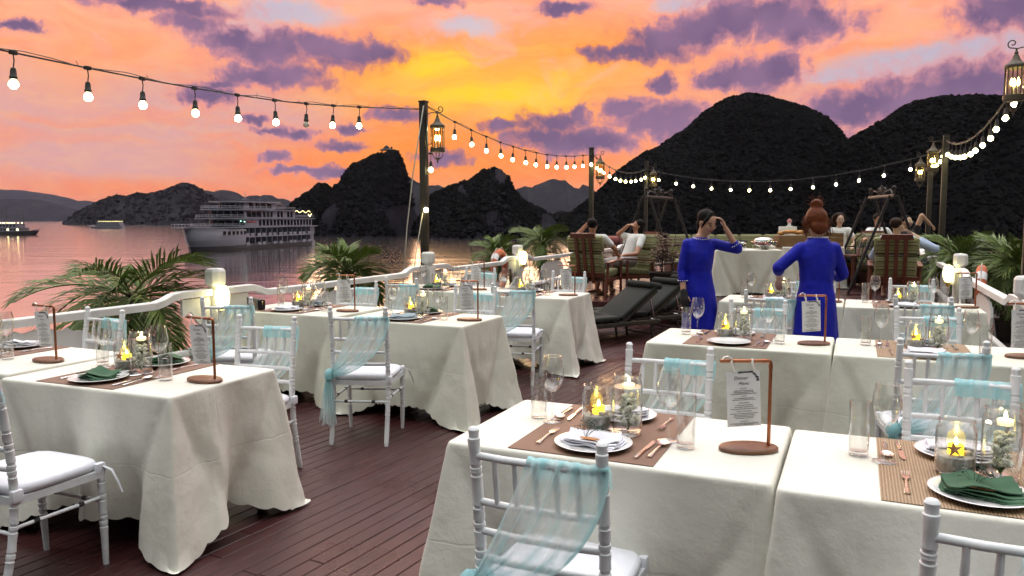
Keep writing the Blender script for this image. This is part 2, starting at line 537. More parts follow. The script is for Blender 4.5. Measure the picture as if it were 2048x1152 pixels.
MT['bread'] = pm('bread_crust', (0.55, 0.27, 0.08), 0.7, var=0.25, scale=25)
MT['red'] = pm('dark_red_fruit', (0.16, 0.012, 0.014), 0.35, var=0.2)
MT['red_canvas'] = pm('red_canvas', (0.16, 0.02, 0.02), 0.7, var=0.15)
MT['signbox'] = pm('white_card_box', (0.78, 0.79, 0.74), 0.7, var=0.03)
MT['rose'] = pm('pink_petals', (0.62, 0.28, 0.28), 0.7, var=0.15)
MT['legmetal'] = pm('dark_table_metal', (0.012, 0.018, 0.014), 0.45, var=0.3)
MT['rope'] = pm('white_rope', (0.42, 0.40, 0.34), 0.9, var=0.1)
MT['wicker'] = pm('dark_wicker', (0.02, 0.016, 0.014), 0.7, var=0.3, bump=0.5, bscale=60)

def cloth_mat(name, col):
    m, N, L, b = newmat(name)
    b.inputs['Roughness'].default_value = 0.58
    b.inputs['Sheen Weight'].default_value = 0.1
    n = nz(N, L, 2.2, 4)
    mx = N.new('ShaderNodeMix'); mx.data_type = 'RGBA'
    L.new(n.outputs[0], mx.inputs[0])
    mx.inputs[6].default_value = (*[c * 0.94 for c in col], 1)
    mx.inputs[7].default_value = (*[min(1, c * 1.05) for c in col], 1)
    L.new(mx.outputs[2], b.inputs['Base Color'])
    # damask weave + soft crumpling + pressed creases
    n1 = nz(N, L, 95, 3, 0.6)
    n2 = nz(N, L, 9, 4, 0.55)
    t = N.new('ShaderNodeTexCoord'); sp = N.new('ShaderNodeSeparateXYZ'); L.new(t.outputs['Object'], sp.inputs[0])
    acc = None
    for ax, off, per in ((0, 0.11, 0.31), (1, 0.07, 0.27), (2, 0.16, 0.29)):
        pp = N.new('ShaderNodeMath'); pp.operation = 'ADD'; pp.inputs[1].default_value = off; L.new(sp.outputs[ax], pp.inputs[0])
        wv0 = N.new('ShaderNodeMath'); wv0.operation = 'MULTIPLY_ADD'; wv0.inputs[1].default_value = 0.03; L.new(n2.outputs[0], wv0.inputs[0]); L.new(pp.outputs[0], wv0.inputs[2])
        pg = N.new('ShaderNodeMath'); pg.operation = 'PINGPONG'; pg.inputs[1].default_value = per; L.new(wv0.outputs[0], pg.inputs[0])
        cr0 = N.new('ShaderNodeMapRange'); cr0.inputs[1].default_value = 0.0; cr0.inputs[2].default_value = 0.006; L.new(pg.outputs[0], cr0.inputs[0])
        if acc is None:
            acc = cr0
        else:
            mn = N.new('ShaderNodeMath'); mn.operation = 'MINIMUM'; L.new(acc.outputs[0], mn.inputs[0]); L.new(cr0.outputs[0], mn.inputs[1]); acc = mn
    cr = acc
    b1 = N.new('ShaderNodeBump'); b1.inputs['Strength'].default_value = 0.35; b1.inputs['Distance'].default_value = 0.002
    b2 = N.new('ShaderNodeBump'); b2.inputs['Strength'].default_value = 0.55; b2.inputs['Distance'].default_value = 0.012
    b3 = N.new('ShaderNodeBump'); b3.inputs['Strength'].default_value = 0.28; b3.inputs['Distance'].default_value = 0.003
    L.new(n1.outputs[0], b1.inputs['Height']); L.new(n2.outputs[0], b2.inputs['Height']); L.new(cr.outputs[0], b3.inputs['Height'])
    L.new(b1.outputs[0], b2.inputs['Normal']); L.new(b2.outputs[0], b3.inputs['Normal'])
    L.new(b3.outputs[0], b.inputs['Normal'])
    return m
MT['cloth'] = cloth_mat('cream_damask', (0.77, 0.755, 0.66))
MT['cloth2'] = cloth_mat('ivory_damask', (0.75, 0.75, 0.635))

def mat_mat(name, c1, c2, sc):
    m, N, L, b = newmat(name)
    b.inputs['Roughness'].default_value = 0.6
    t = N.new('ShaderNodeTexCoord')
    w = N.new('ShaderNodeTexWave'); w.wave_type = 'BANDS'; w.bands_direction = 'X'
    w.inputs['Scale'].default_value = sc; w.inputs['Distortion'].default_value = 0.6; w.inputs['Detail'].default_value = 2
    L.new(t.outputs['Object'], w.inputs['Vector'])
    n = nz(N, L, 30, 4, stretch=(8, 1, 1))
    ad = N.new('ShaderNodeMath'); ad.operation = 'MULTIPLY_ADD'; ad.inputs[1].default_value = 0.6; ad.inputs[2].default_value = -0.1
    L.new(n.outputs[0], ad.inputs[0])
    a2 = N.new('ShaderNodeMath'); a2.operation = 'ADD'; a2.use_clamp = True
    ms = N.new('ShaderNodeMath'); ms.operation = 'MULTIPLY'; ms.inputs[1].default_value = 0.6
    L.new(w.outputs['Fac'], ms.inputs[0]); L.new(ms.outputs[0], a2.inputs[0]); L.new(ad.outputs[0], a2.inputs[1])
    mx = N.new('ShaderNodeMix'); mx.data_type = 'RGBA'
    L.new(a2.outputs[0], mx.inputs[0])
    mx.inputs[6].default_value = (*c1, 1); mx.inputs[7].default_value = (*c2, 1)
    L.new(mx.outputs[2], b.inputs['Base Color'])
    bp = N.new('ShaderNodeBump'); bp.inputs['Strength'].default_value = 0.5; bp.inputs['Distance'].default_value = 0.002
    L.new(w.outputs['Fac'], bp.inputs['Height']); L.new(bp.outputs[0], b.inputs['Normal'])
    return m
MT['mat1'] = mat_mat('brown_woven_mat', (0.16, 0.085, 0.055), (0.26, 0.15, 0.10), 60)
MT['mat2'] = mat_mat('tan_striped_mat', (0.16, 0.09, 0.045), (0.46, 0.33, 0.20), 36)

def stripe_mat(name):
    m, N, L, b = newmat(name)
    b.inputs['Roughness'].default_value = 0.9
    t = N.new('ShaderNodeTexCoord'); s = N.new('ShaderNodeSeparateXYZ')
    L.new(t.outputs['Object'], s.inputs[0])
    ad = N.new('ShaderNodeMath'); ad.operation = 'ADD'; L.new(s.outputs[2], ad.inputs[0]); L.new(s.outputs[1], ad.inputs[1])
    f = N.new('ShaderNodeMath'); f.operation = 'MULTIPLY'; f.inputs[1].default_value = 11.0; L.new(ad.outputs[0], f.inputs[0])
    fr = N.new('ShaderNodeMath'); fr.operation = 'FRACT'; L.new(f.outputs[0], fr.inputs[0])
    cr = N.new('ShaderNodeValToRGB'); cr.color_ramp.interpolation = 'CONSTANT'
    el = cr.color_ramp.elements
    cols = [(0.0, (0.23, 0.23, 0.10, 1)), (0.28, (0.07, 0.065, 0.025, 1)), (0.4, (0.34, 0.33, 0.20, 1)), (0.62, (0.15, 0.13, 0.05, 1)), (0.74, (0.27, 0.27, 0.13, 1))]
    while len(el) < len(cols):
        el.new(0.5)
    for e, (p, c) in zip(el, cols):
        e.position = p; e.color = c
    L.new(fr.outputs[0], cr.inputs[0]); L.new(cr.outputs[0], b.inputs['Base Color'])
    n = nz(N, L, 120, 3); bp = N.new('ShaderNodeBump'); bp.inputs['Strength'].default_value = 0.2; bp.inputs['Distance'].default_value = 0.004
    L.new(n.outputs[0], bp.inputs['Height']); L.new(bp.outputs[0], b.inputs['Normal'])
    return m
MT['stripe'] = stripe_mat('olive_striped_canvas')

def tulle_mat():
    m, N, L, b = newmat('aqua_tulle')
    N.remove(b)
    out = N['Material Output']
    at = N.new('ShaderNodeAttribute'); at.attribute_name = 'weave'
    t = N.new('ShaderNodeTexCoord')
    n = nz(N, L, 16, 4, 0.6, stretch=(1, 1, 0.35))
    ad = N.new('ShaderNodeMath'); ad.operation = 'MULTIPLY_ADD'; ad.inputs[1].default_value = 0.7; ad.inputs[2].default_value = -0.35
    L.new(n.outputs[0], ad.inputs[0])
    op = N.new('ShaderNodeMath'); op.operation = 'ADD'; op.use_clamp = True
    L.new(at.outputs['Fac'], op.inputs[0]); L.new(ad.outputs[0], op.inputs[1])
    cr = N.new('ShaderNodeValToRGB')
    cr.color_ramp.elements[0].position = 0.48; cr.color_ramp.elements[0].color = (0.80, 0.90, 0.90, 1)
    cr.color_ramp.elements[1].position = 0.85; cr.color_ramp.elements[1].color = (0.48, 0.80, 0.83, 1)
    L.new(op.outputs[0], cr.inputs[0])
    d = N.new('ShaderNodeBsdfDiffuse'); tl = N.new('ShaderNodeBsdfTranslucent')
    L.new(cr.outputs[0], d.inputs[0]); L.new(cr.outputs[0], tl.inputs[0])
    m1 = N.new('ShaderNodeMixShader'); m1.inputs[0].default_value = 0.5
    L.new(d.outputs[0], m1.inputs[1]); L.new(tl.outputs[0], m1.inputs[2])
    tr = N.new('ShaderNodeBsdfTransparent')
    m2 = N.new('ShaderNodeMixShader')
    L.new(op.outputs[0], m2.inputs[0]); L.new(tr.outputs[0], m2.inputs[1]); L.new(m1.outputs[0], m2.inputs[2])
    L.new(m2.outputs[0], out.inputs[0])
    return m
MT['tulle'] = tulle_mat()

def plank_mat():
    m, N, L, b = newmat('varnished_deck_plank')
    g = N.new('ShaderNodeNewGeometry')
    t = N.new('ShaderNodeTexCoord')
    mpn = N.new('ShaderNodeMapping'); mpn.inputs['Scale'].default_value = (14, 1.1, 14)
    L.new(t.outputs['Object'], mpn.inputs[0])
    n = N.new('ShaderNodeTexNoise'); n.inputs['Scale'].default_value = 4; n.inputs['Detail'].default_value = 6
    L.new(mpn.outputs[0], n.inputs['Vector'])
    cr = N.new('ShaderNodeValToRGB')
    cr.color_ramp.elements[0].position = 0.28; cr.color_ramp.elements[0].color = (0.030, 0.0085, 0.009, 1)
    cr.color_ramp.elements[1].position = 0.78; cr.color_ramp.elements[1].color = (0.086, 0.026, 0.025, 1)
    L.new(n.outputs[0], cr.inputs[0])
    mx = N.new('ShaderNodeMix'); mx.data_type = 'RGBA'; mx.blend_type = 'MULTIPLY'; mx.inputs[0].default_value = 1.0
    vr = N.new('ShaderNodeMapRange'); vr.inputs[3].default_value = 0.40; vr.inputs[4].default_value = 1.30
    L.new(g.outputs['Random Per Island'], vr.inputs[0])
    cc = N.new('ShaderNodeCombineColor')
    for i in range(3):
        L.new(vr.outputs[0], cc.inputs[i])
    L.new(cr.outputs[0], mx.inputs[6]); L.new(cc.outputs[0], mx.inputs[7])
    L.new(mx.outputs[2], b.inputs['Base Color'])
    n2 = N.new('ShaderNodeTexNoise'); n2.inputs['Scale'].default_value = 1.6; n2.inputs['Detail'].default_value = 6
    L.new(t.outputs['Object'], n2.inputs['Vector'])
    rr = N.new('ShaderNodeMapRange'); rr.inputs[1].default_value = 0.35; rr.inputs[2].default_value = 0.7
    rr.inputs[3].default_value = 0.22; rr.inputs[4].default_value = 0.58
    L.new(n2.outputs[0], rr.inputs[0]); L.new(rr.outputs[0], b.inputs['Roughness'])
    b.inputs['Specular IOR Level'].default_value = 0.5
    bp = N.new('ShaderNodeBump'); bp.inputs['Strength'].default_value = 0.25; bp.inputs['Distance'].default_value = 0.004
    L.new(n.outputs[0], bp.inputs['Height']); L.new(bp.outputs[0], b.inputs['Normal'])
    return m
MT['plank'] = plank_mat()
MT['subdeck'] = pm('dark_caulking', (0.010, 0.006, 0.006), 0.8, var=0.2)

def water_mat():
    m, N, L, b = newmat('bay_water')
    N.remove(b)
    df = N.new('ShaderNodeBsdfDiffuse'); df.inputs[0].default_value = (0.012, 0.017, 0.024, 1)
    gs = N.new('ShaderNodeBsdfGlossy'); gs.inputs[0].default_value = (1.0, 0.98, 0.98, 1); gs.inputs['Roughness'].default_value = 0.10
    fr = N.new('ShaderNodeFresnel'); fr.inputs[0].default_value = 1.33
    mu = N.new('ShaderNodeMath'); mu.operation = 'MULTIPLY'; mu.use_clamp = True; mu.inputs[1].default_value = 8.0
    L.new(fr.outputs[0], mu.inputs[0])
    mx = N.new('ShaderNodeMixShader')
    L.new(mu.outputs[0], mx.inputs[0]); L.new(df.outputs[0], mx.inputs[1]); L.new(gs.outputs[0], mx.inputs[2])
    L.new(mx.outputs[0], N['Material Output'].inputs[0])
    t = N.new('ShaderNodeTexCoord')
    prev = None
    for sc, st, di in (((0.5, 1.3, 1), 0.10, 0.25), ((0.09, 0.22, 1), 0.12, 0.9), ((0.016, 0.05, 1), 0.08, 2.5)):
        mpn = N.new('ShaderNodeMapping'); mpn.inputs['Scale'].default_value = sc
        L.new(t.outputs['Object'], mpn.inputs[0])
        n = N.new('ShaderNodeTexNoise'); n.inputs['Scale'].default_value = 1.0; n.inputs['Detail'].default_value = 2
        L.new(mpn.outputs[0], n.inputs['Vector'])
        bp = N.new('ShaderNodeBump'); bp.inputs['Strength'].default_value = st; bp.inputs['Distance'].default_value = di
        L.new(n.outputs[0], bp.inputs['Height'])
        if prev:
            L.new(prev, bp.inputs['Normal'])
        prev = bp.outputs[0]
    L.new(prev, gs.inputs['Normal']); L.new(prev, fr.inputs['Normal'])
    return m
MT['water'] = water_mat()
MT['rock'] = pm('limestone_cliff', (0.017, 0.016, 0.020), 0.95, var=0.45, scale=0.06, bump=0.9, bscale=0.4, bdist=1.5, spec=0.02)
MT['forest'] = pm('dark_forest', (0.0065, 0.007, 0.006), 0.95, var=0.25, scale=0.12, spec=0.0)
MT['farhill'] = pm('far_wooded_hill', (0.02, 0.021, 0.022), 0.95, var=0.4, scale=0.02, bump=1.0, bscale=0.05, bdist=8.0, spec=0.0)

# ------------------------------------------------------------------ water, islands, haze
w = MB().add([(-7000, -400, 0), (7000, -400, 0), (7000, 9000, 0), (-7000, 9000, 0)], [(0, 1, 2, 3)]).build('water', MT['water'], smooth=0, loc=(0, 0, WZ), rz=A)
struct(w)

def lerp_sil(sil, x):
    for (x0, y0), (x1, y1) in zip(sil, sil[1:]):
        if x0 <= x <= x1:
            t = (x - x0) / (x1 - x0)
            return y0 + (y1 - y0) * t
    return sil[-1][1] if x > sil[-1][0] else sil[0][1]

def clumps(name, C, S, mat, parent, seed, kind='stuff', squash=0.8):
    rs = np.random.RandomState(seed)
    v, f = ico(1)
    v = np.array(v); f = np.array(f)
    n = len(C)
    C = np.array(C); S = np.array(S)
    V = v[None] * (1 + (rs.rand(n, len(v), 1) - 0.5) * 1.1) * S[:, None, None]
    V[:, :, 2] *= squash
    V = (V + C[:, None, :]).reshape(-1, 3)
    F = (f[None] + (np.arange(n) * len(v))[:, None, None]).reshape(-1, 3)
    me = bpy.data.meshes.new(name)
    me.vertices.add(len(V)); me.vertices.foreach_set('co', V.ravel())
    me.loops.add(F.size); me.loops.foreach_set('vertex_index', F.ravel().astype(np.int32))
    me.polygons.add(len(F)); me.polygons.foreach_set('loop_start', np.arange(0, F.size, 3, dtype=np.int32))
    me.polygons.foreach_set('use_smooth', np.ones(len(F), dtype=bool))
    me.update(calc_edges=True)
    me.materials.append(mat)
    o = bpy.data.objects.new(name, me)
    COL.objects.link(o)
    o.parent = parent
    if kind:
        o['kind'] = kind
    return o

def island(name, dist, sil, depth, mat, seed, nx=220, ny=30, rough=0.06, trees=0, tsize=3.0, cliff=0.0, p=1.9, jagged=3.0):
    hz = HCAM - WZ
    x0, x1 = sil[0][0], sil[-1][0]
    H = []
    X = []
    for i in range(nx + 1):
        px = x0 + (x1 - x0) * i / nx
        X.append((px - 1024) / FPX * dist)
        jag = (mnoise.fractal(Vector((px * 0.045, seed * 2.3, 0.5)), 0.8, 2.0, 5)) * jagged
        H.append((HOR - lerp_sil(sil, px) + jag) / FPX * dist + hz)
    W = max(H)
    mb = MB()
    pts = np.zeros((nx + 1, ny + 1, 3))
    for i in range(nx + 1):
        for j in range(ny + 1):
            wv_ = -1 + 2 * j / ny
            k = max(0.0, 1 - abs(wv_) ** p)
            q = Vector((X[i] / W * 3 + seed, wv_ * 2.2, seed * 1.7))
            nval = mnoise.fractal(q, 1.0, 2.0, 5)
            dy = mnoise.noise(Vector((X[i] / W * 2.0, seed * 3.1, wv_))) * depth * 0.18
            edge = min(1.0, 6 * min(i / nx, 1 - i / nx) + 0.15)
            z = H[i] * k + rough * W * nval * (0.35 + 0.65 * abs(wv_)) * min(1, 3 * k)
            z = z - 0.6 if k <= 0.001 else max(z, -0.5)
            pts[i, j] = (X[i] + mnoise.noise(q * 1.3) * rough * W * 0.4 * k, dist + wv_ * depth * (0.55 + 0.45 * min(1, H[i] / W)) * (edge) + dy, z)
    mb.v = [tuple(a) for a in pts.reshape(-1, 3)]
    for i in range(nx):
        for j in range(ny):
            a = i * (ny + 1) + j
            mb.f.append((a, a + ny + 1, a + ny + 2, a + 1))
    o = mb.build(name, mat, smooth=180, loc=(0, 0, WZ), rz=A)
    struct(o)
    if trees:
        rs = random.Random(seed)
        C, S = [], []
        tries = 0
        while len(C) < trees and tries < trees * 6:
            tries += 1
            fi = rs.random() * (nx - 0.01)
            fj = (rs.random() ** 0.9 * 0.56) * ny if rs.random() > 0.14 else (0.5 + (rs.random() - 0.5) * 0.1) * ny
            i, j = int(fi), int(fj)
            a, b = fi - i, fj - j
            q = (pts[i, j] * (1 - a) + pts[i + 1, j] * a) * (1 - b) + (pts[i, j + 1] * (1 - a) + pts[i + 1, j + 1] * a) * b
            if q[2] < 1.0:
                continue
            if cliff and mnoise.noise(Vector((q[0] / W * 3.0, seed, q[2] / W * 2.2))) > 0.46 - cliff * (1 - q[2] / W):
                continue
            s = tsize * (0.35 + rs.random() ** 3 * 1.2)
            C.append((q[0], q[1], q[2] - s * 0.05)); S.append(s)
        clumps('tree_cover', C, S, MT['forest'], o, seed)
    return o

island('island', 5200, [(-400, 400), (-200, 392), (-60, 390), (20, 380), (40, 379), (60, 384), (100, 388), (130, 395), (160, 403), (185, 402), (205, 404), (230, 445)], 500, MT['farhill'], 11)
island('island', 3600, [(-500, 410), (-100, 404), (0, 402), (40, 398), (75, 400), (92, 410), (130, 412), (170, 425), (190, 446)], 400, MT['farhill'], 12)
island('island', 1400, [(158, 449), (175, 440), (190, 425), (205, 412), (235, 393), (248, 398), (262, 396), (285, 387), (300, 394), (315, 388), (322, 384), (332, 388), (345, 376), (358, 378), (370, 373), (385, 371), (398, 376), (412, 388), (430, 404), (460, 425), (490, 450)], 160, MT['farhill'], 13, trees=2600, tsize=3.2, jagged=5)
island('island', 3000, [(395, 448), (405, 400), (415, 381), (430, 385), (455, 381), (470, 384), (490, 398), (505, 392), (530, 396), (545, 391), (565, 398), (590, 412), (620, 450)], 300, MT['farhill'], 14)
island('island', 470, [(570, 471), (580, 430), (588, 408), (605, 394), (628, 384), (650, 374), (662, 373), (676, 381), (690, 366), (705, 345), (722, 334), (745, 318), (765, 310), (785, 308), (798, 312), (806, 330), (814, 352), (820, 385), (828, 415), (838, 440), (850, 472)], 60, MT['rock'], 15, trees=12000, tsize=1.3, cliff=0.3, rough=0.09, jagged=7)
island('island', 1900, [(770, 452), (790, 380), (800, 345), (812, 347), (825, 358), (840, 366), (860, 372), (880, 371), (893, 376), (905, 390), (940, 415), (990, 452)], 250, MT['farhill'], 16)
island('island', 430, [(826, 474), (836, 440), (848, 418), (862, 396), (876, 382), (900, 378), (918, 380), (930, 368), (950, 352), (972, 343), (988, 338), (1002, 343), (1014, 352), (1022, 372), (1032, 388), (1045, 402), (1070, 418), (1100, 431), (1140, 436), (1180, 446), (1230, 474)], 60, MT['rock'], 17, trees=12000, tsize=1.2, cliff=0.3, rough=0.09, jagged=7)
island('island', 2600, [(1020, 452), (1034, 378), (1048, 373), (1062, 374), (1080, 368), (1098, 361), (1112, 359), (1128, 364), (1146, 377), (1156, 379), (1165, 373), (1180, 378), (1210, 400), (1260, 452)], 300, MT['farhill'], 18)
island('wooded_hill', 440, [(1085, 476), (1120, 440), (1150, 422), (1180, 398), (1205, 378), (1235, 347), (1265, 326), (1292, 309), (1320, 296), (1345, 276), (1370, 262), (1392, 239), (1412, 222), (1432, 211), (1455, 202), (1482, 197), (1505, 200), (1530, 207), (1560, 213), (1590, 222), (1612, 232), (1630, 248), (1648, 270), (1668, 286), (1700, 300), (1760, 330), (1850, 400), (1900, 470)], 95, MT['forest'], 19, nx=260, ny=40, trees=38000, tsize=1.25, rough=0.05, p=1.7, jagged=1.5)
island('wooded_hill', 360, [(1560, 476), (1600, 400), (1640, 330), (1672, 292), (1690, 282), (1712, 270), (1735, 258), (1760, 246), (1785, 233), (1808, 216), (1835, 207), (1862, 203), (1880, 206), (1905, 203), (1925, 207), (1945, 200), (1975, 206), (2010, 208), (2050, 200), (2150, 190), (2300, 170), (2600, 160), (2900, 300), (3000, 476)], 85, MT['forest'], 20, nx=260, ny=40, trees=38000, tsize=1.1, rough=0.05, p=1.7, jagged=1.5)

# lookout pavilion and mast on the peak
hz = HCAM - WZ
pv = empty('hilltop_pavilion', (*dk((776 - 1024) / FPX * 470, 470), WZ + (HOR - 311) / FPX * 470 + hz), A)
MB().box(-4, 4, -3, 3, -3.5, 0.3).build('base', MT['rock'], pv)
for sx in (-2.6, 2.6):
    for sy in (-2, 2):
        MB().tube([(sx, sy, 0.3), (sx, sy, 2.6)], 0.22, 6).build('column', MT['dark_cloth'], pv)
MB().lathe([(4.6, 2.5), (3.4, 3.1), (1.6, 3.9), (1.3, 4.4), (2.0, 4.35), (1.0, 4.9), (0.05, 5.6)], 8).build('roof', MT['dark_cloth'], pv)
tag(pv, 'tiny dark lookout pavilion on top of the pointed island peak', 'pavilion')
ms = empty('antenna_mast', (*dk((786 - 1024) / FPX * 470, 470), WZ + (HOR - 312) / FPX * 470 + hz), A)
MB().tube([(0, 0, -3), (0, 0, 4.6)], [0.35, 0.2], 6).build('pole', MT['dark_cloth'], ms)
MB().box(-0.5, 0.5, -0.3, 0.3, 3.0, 4.9).build('aerial', MT['dark_cloth'], ms)
tag(ms, 'thin dark antenna mast standing beside the hilltop pavilion', 'mast')

# haze over the bay
hm = bpy.data.materials.new('bay_haze')
hm.use_nodes = True
hn = hm.node_tree.nodes
hn.remove(hn['Principled BSDF'])
pvn = hn.new('ShaderNodeVolumePrincipled')
pvn.inputs['Color'].default_value = (0.66, 0.62, 0.88, 1)
pvn.inputs['Density'].default_value = 0.000032
pvn.inputs['Anisotropy'].default_value = 0.0
hm.node_tree.links.new(pvn.outputs[0], hn['Material Output'].inputs['Volume'])
hzo = MB().box(-7050, 7050, -450, 9050, WZ - 1.5, 225).build('haze', hm, smooth=0, rz=A)
struct(hzo, 'stuff')

# ------------------------------------------------------------------ deck
TH = R(5.0)
deck = MB().box(-5.95, 2.1, -2.5, 21.5, -0.6, -0.032).build('deck', MT['subdeck'], smooth=0)
struct(deck)
VL, VR, U0, U1 = -5.12, 1.28, -1.2, 11.1
allp = []
PW_, GAP = 0.088, 0.0055
rp = random.Random(3)
k = -90
while k < 120:
    p = k * PW_
    k += 1
    # line v = p cos + q sin, u = -p sin + q cos
    qlo = max((U0 + p * math.sin(TH)) / math.cos(TH), (VL - p * math.cos(TH)) / math.sin(TH))
    qhi = min((U1 + p * math.sin(TH)) / math.cos(TH), (VR - p * math.cos(TH)) / math.sin(TH))
    if qhi - qlo < 0.3:
        continue
    q = qlo
    first = True
    while q < qhi - 0.05:
        ln = rp.uniform(1.8, 4.2) * (rp.random() if first else 1) + 0.4
        first = False
        q2 = min(qhi, q + ln)
        allp.append((p, q, q2, rp.uniform(-0.0012, 0.0012)))
        q = q2
def plank_box(mb, p, q, q2, dz, off=(0, 0, 0)):
    x0, x1, y0, y1 = p - PW_ / 2 + GAP / 2 - off[0], p + PW_ / 2 - GAP / 2 - off[0], q + 0.002 - off[1], q2 - 0.002 - off[1]
    c = 0.003
    zt = dz
    mb.add([(x0, y0, -0.03), (x1, y0, -0.03), (x1, y1, -0.03), (x0, y1, -0.03), (x0, y0, zt - c), (x1, y0, zt - c), (x1, y1, zt - c), (x0, y1, zt - c),
            (x0 + c, y0 + c, zt), (x1 - c, y0 + c, zt), (x1 - c, y1 - c, zt), (x0 + c, y1 - c, zt)],
           [(0, 1, 5, 4), (1, 2, 6, 5), (2, 3, 7, 6), (3, 0, 4, 7), (4, 5, 9, 8), (5, 6, 10, 9), (6, 7, 11, 10), (7, 4, 8, 11), (8, 9, 10, 11)])
def in_sight(p, q, q2):
    best = 1e9
    for t in (0, 0.25, 0.5, 0.75, 1):
        qq = q + (q2 - q) * t
        v, u = p * math.cos(TH) + qq * math.sin(TH), -p * math.sin(TH) + qq * math.cos(TH)
        x, y = v * math.cos(A) + u * math.sin(A), -v * math.sin(A) + u * math.cos(A)
        if y > 2.6 and abs(x / y) < 0.68:
            px = 1024 + FPX * x / y
            py = HOR + FPX * HCAM / y
            if py < 1180 and (500 < px < 900 or (1180 < px < 1320 and y < 9) or px < 300):
                best = min(best, y)
    return best
allp.sort(key=lambda a: in_sight(*a[:3]))
near = [a for a in allp if in_sight(*a[:3]) < 9.5][:280]
nset = set(near)
for a in near:
    mb = MB()
    plank_box(mb, a[0], a[1], a[2], a[3])
    mb.build('plank', MT['plank'], deck, smooth=0, rz=-TH)
mb = MB()
for a in allp:
    if a not in nset:
        plank_box(mb, *a)
o = mb.build('planking', MT['plank'], deck, smooth=0, rz=-TH)
struct(o, 'stuff')

# raised fore platform with planks laid athwart
PZ = 0.28
plat = MB().box(-5.1, 1.25, 11.12, 21.0, -0.02, PZ - 0.032).build('platform', MT['subdeck'], smooth=0)
struct(plat)
mb = MB()
for i in range(109):
    u = 11.16 + i * 0.09
    v = -5.08
    while v < 1.2:
        v2 = min(1.22, v + rp.uniform(1.5, 3.6))
        mb.box(v + 0.002, v2 - 0.002, u - 0.042, u + 0.042, PZ - 0.03, PZ + rp.uniform(-0.001, 0.001))
        v = v2
struct(mb.build('planking', MT['plank'], plat, smooth=0), 'stuff')
MB().box(-5.08, 1.22, 11.085, 11.116, -0.01, PZ + 0.004).build('step_board', MT['plank'], plat, smooth=0)

# ------------------------------------------------------------------ railings
def ogee(t):
    return t * t * (3 - 2 * t)
def rail_z(u, ua, ub):
    d = min(u - ua, ub - u)
    return 0.815 + 0.06 * (1 - ogee(min(1, max(0, (d - 0.42) / 0.22))))
def strip(mb, v, us, zf, wv_, hz_):
    o = len(mb.v)
    for u in us:
        z = zf(u)
        c = 0.006
        sec = [(-wv_ / 2, 0), (wv_ / 2, 0), (wv_ / 2, hz_ - c), (wv_ / 2 - c, hz_), (-wv_ / 2 + c, hz_), (-wv_ / 2, hz_ - c)]
        mb.v += [(v + a, u, z + b) for a, b in sec]
    n = 6
    for i in range(len(us) - 1):
        for k in range(n):
            a, b = o + i * n + k, o + i * n + (k + 1) % n
            mb.f.append((a, a + n, b + n, b))
    mb.f.append(tuple(o + k for k in range(n)))
    mb.f.append(tuple(o + (len(us) - 1) * n + k for k in reversed(range(n))))
bal = None
def railing(v, ua, ub, label, side):
    global bal
    root = empty('railing', (v, (ua + ub) / 2, 0))
    m = (ua + ub) / 2
    a, b = ua - m + 0.075, ub - m - 0.075
    zf = lambda u: rail_z(u + m, ua, ub)
    us = [a + (b - a) * i / 40 for i in range(41)]
    mb = MB(); strip(mb, 0, us, zf, 0.08, 0.058); mb.build('handrail', MT['rail'], root, 22)
    mb = MB(); strip(mb, 0, [a, b], lambda u: 0.40, 0.06, 0.05); mb.build('middle_rail', MT['rail'], root, 50)
    mb = MB(); strip(mb, 0, [a, b], lambda u: 0.06, 0.07, 0.05); mb.build('bottom_rail', MT['rail'], root, 50)
    n = int((b - a) / 0.135)
    if bal is None:
        bal = MB().cbox((0, 0, 0.255), (0.022, 0.06, 0.29), 0.004).mesh('baluster', MT['rail'])
    for i in range(n):
        o = bpy.data.objects.new('baluster', bal)
        COL.objects.link(o); o.parent = root
        o.location = (0, a + (i + 0.5) * (b - a) / n, 0)
    # pierced scroll brackets beside the posts and a fretted fish-tail panel in the middle
    def wing(sgn, e):
        pts = []
        for i in range(15):
            t = i / 14
            pts.append((t * 0.30, 0.10 + 0.14 * t + 0.035 * math.sin(t * 11)))
        top = [(t, 0.345) for t in (0.30, 0.2, 0.1, 0.0)]
        low = [(0.0, 0.09)]
        out = low + [(x, 0.0 + y) for x, y in pts[1:]] + top
        return [(e + sgn * x, 0.45 + y * 0.98 + (0.075 if x < 0.44 else 0)) for x, y in out]
    for sgn, e in ((1, a), (-1, b)):
        mb = MB(); mb.extr(wing(sgn, e), -0.011, 0.011, lambda p, q, h: (h, p, q)); mb.build('scroll_bracket', MT['rail'], root, 20)
        low = []
        for i in range(13):
            t = i / 12
            low.append((t * 0.26, 0.455 + 0.14 * (1 - t) ** 1.4 + 0.018 * math.sin(t * 14) * (1 - t)))
        out = [(e, 0.452)] + [(e + sgn * x, z) for x, z in low] + [(e + sgn * 0.28, 0.452)]
        mb = MB(); mb.extr(out, -0.010, 0.010, lambda p, q, h: (h, p, q)); mb.build('scroll_bracket', MT['rail'], root, 20)
    top, bot = [], []
    for i in range(25):
        t = -1 + i / 12
        e = (1 - t * t) ** 0.35 if abs(t) < 1 else 0
        top.append((0.55 * t, 0.62 + 0.155 * e + 0.014 * math.sin(i * 2.4)))
        bot.append((0.55 * t, 0.60 - 0.135 * e + 0.014 * math.sin(i * 3.1 + 1)))
    mb = MB(); mb.extr(top + bot[::-1], -0.011, 0.011, lambda p, q, h: (h, p, q)); mb.build('fretted_panel', MT['rail'], root, 20)
    tag(root, label, 'railing', 'white railing sections along the deck')
    return root
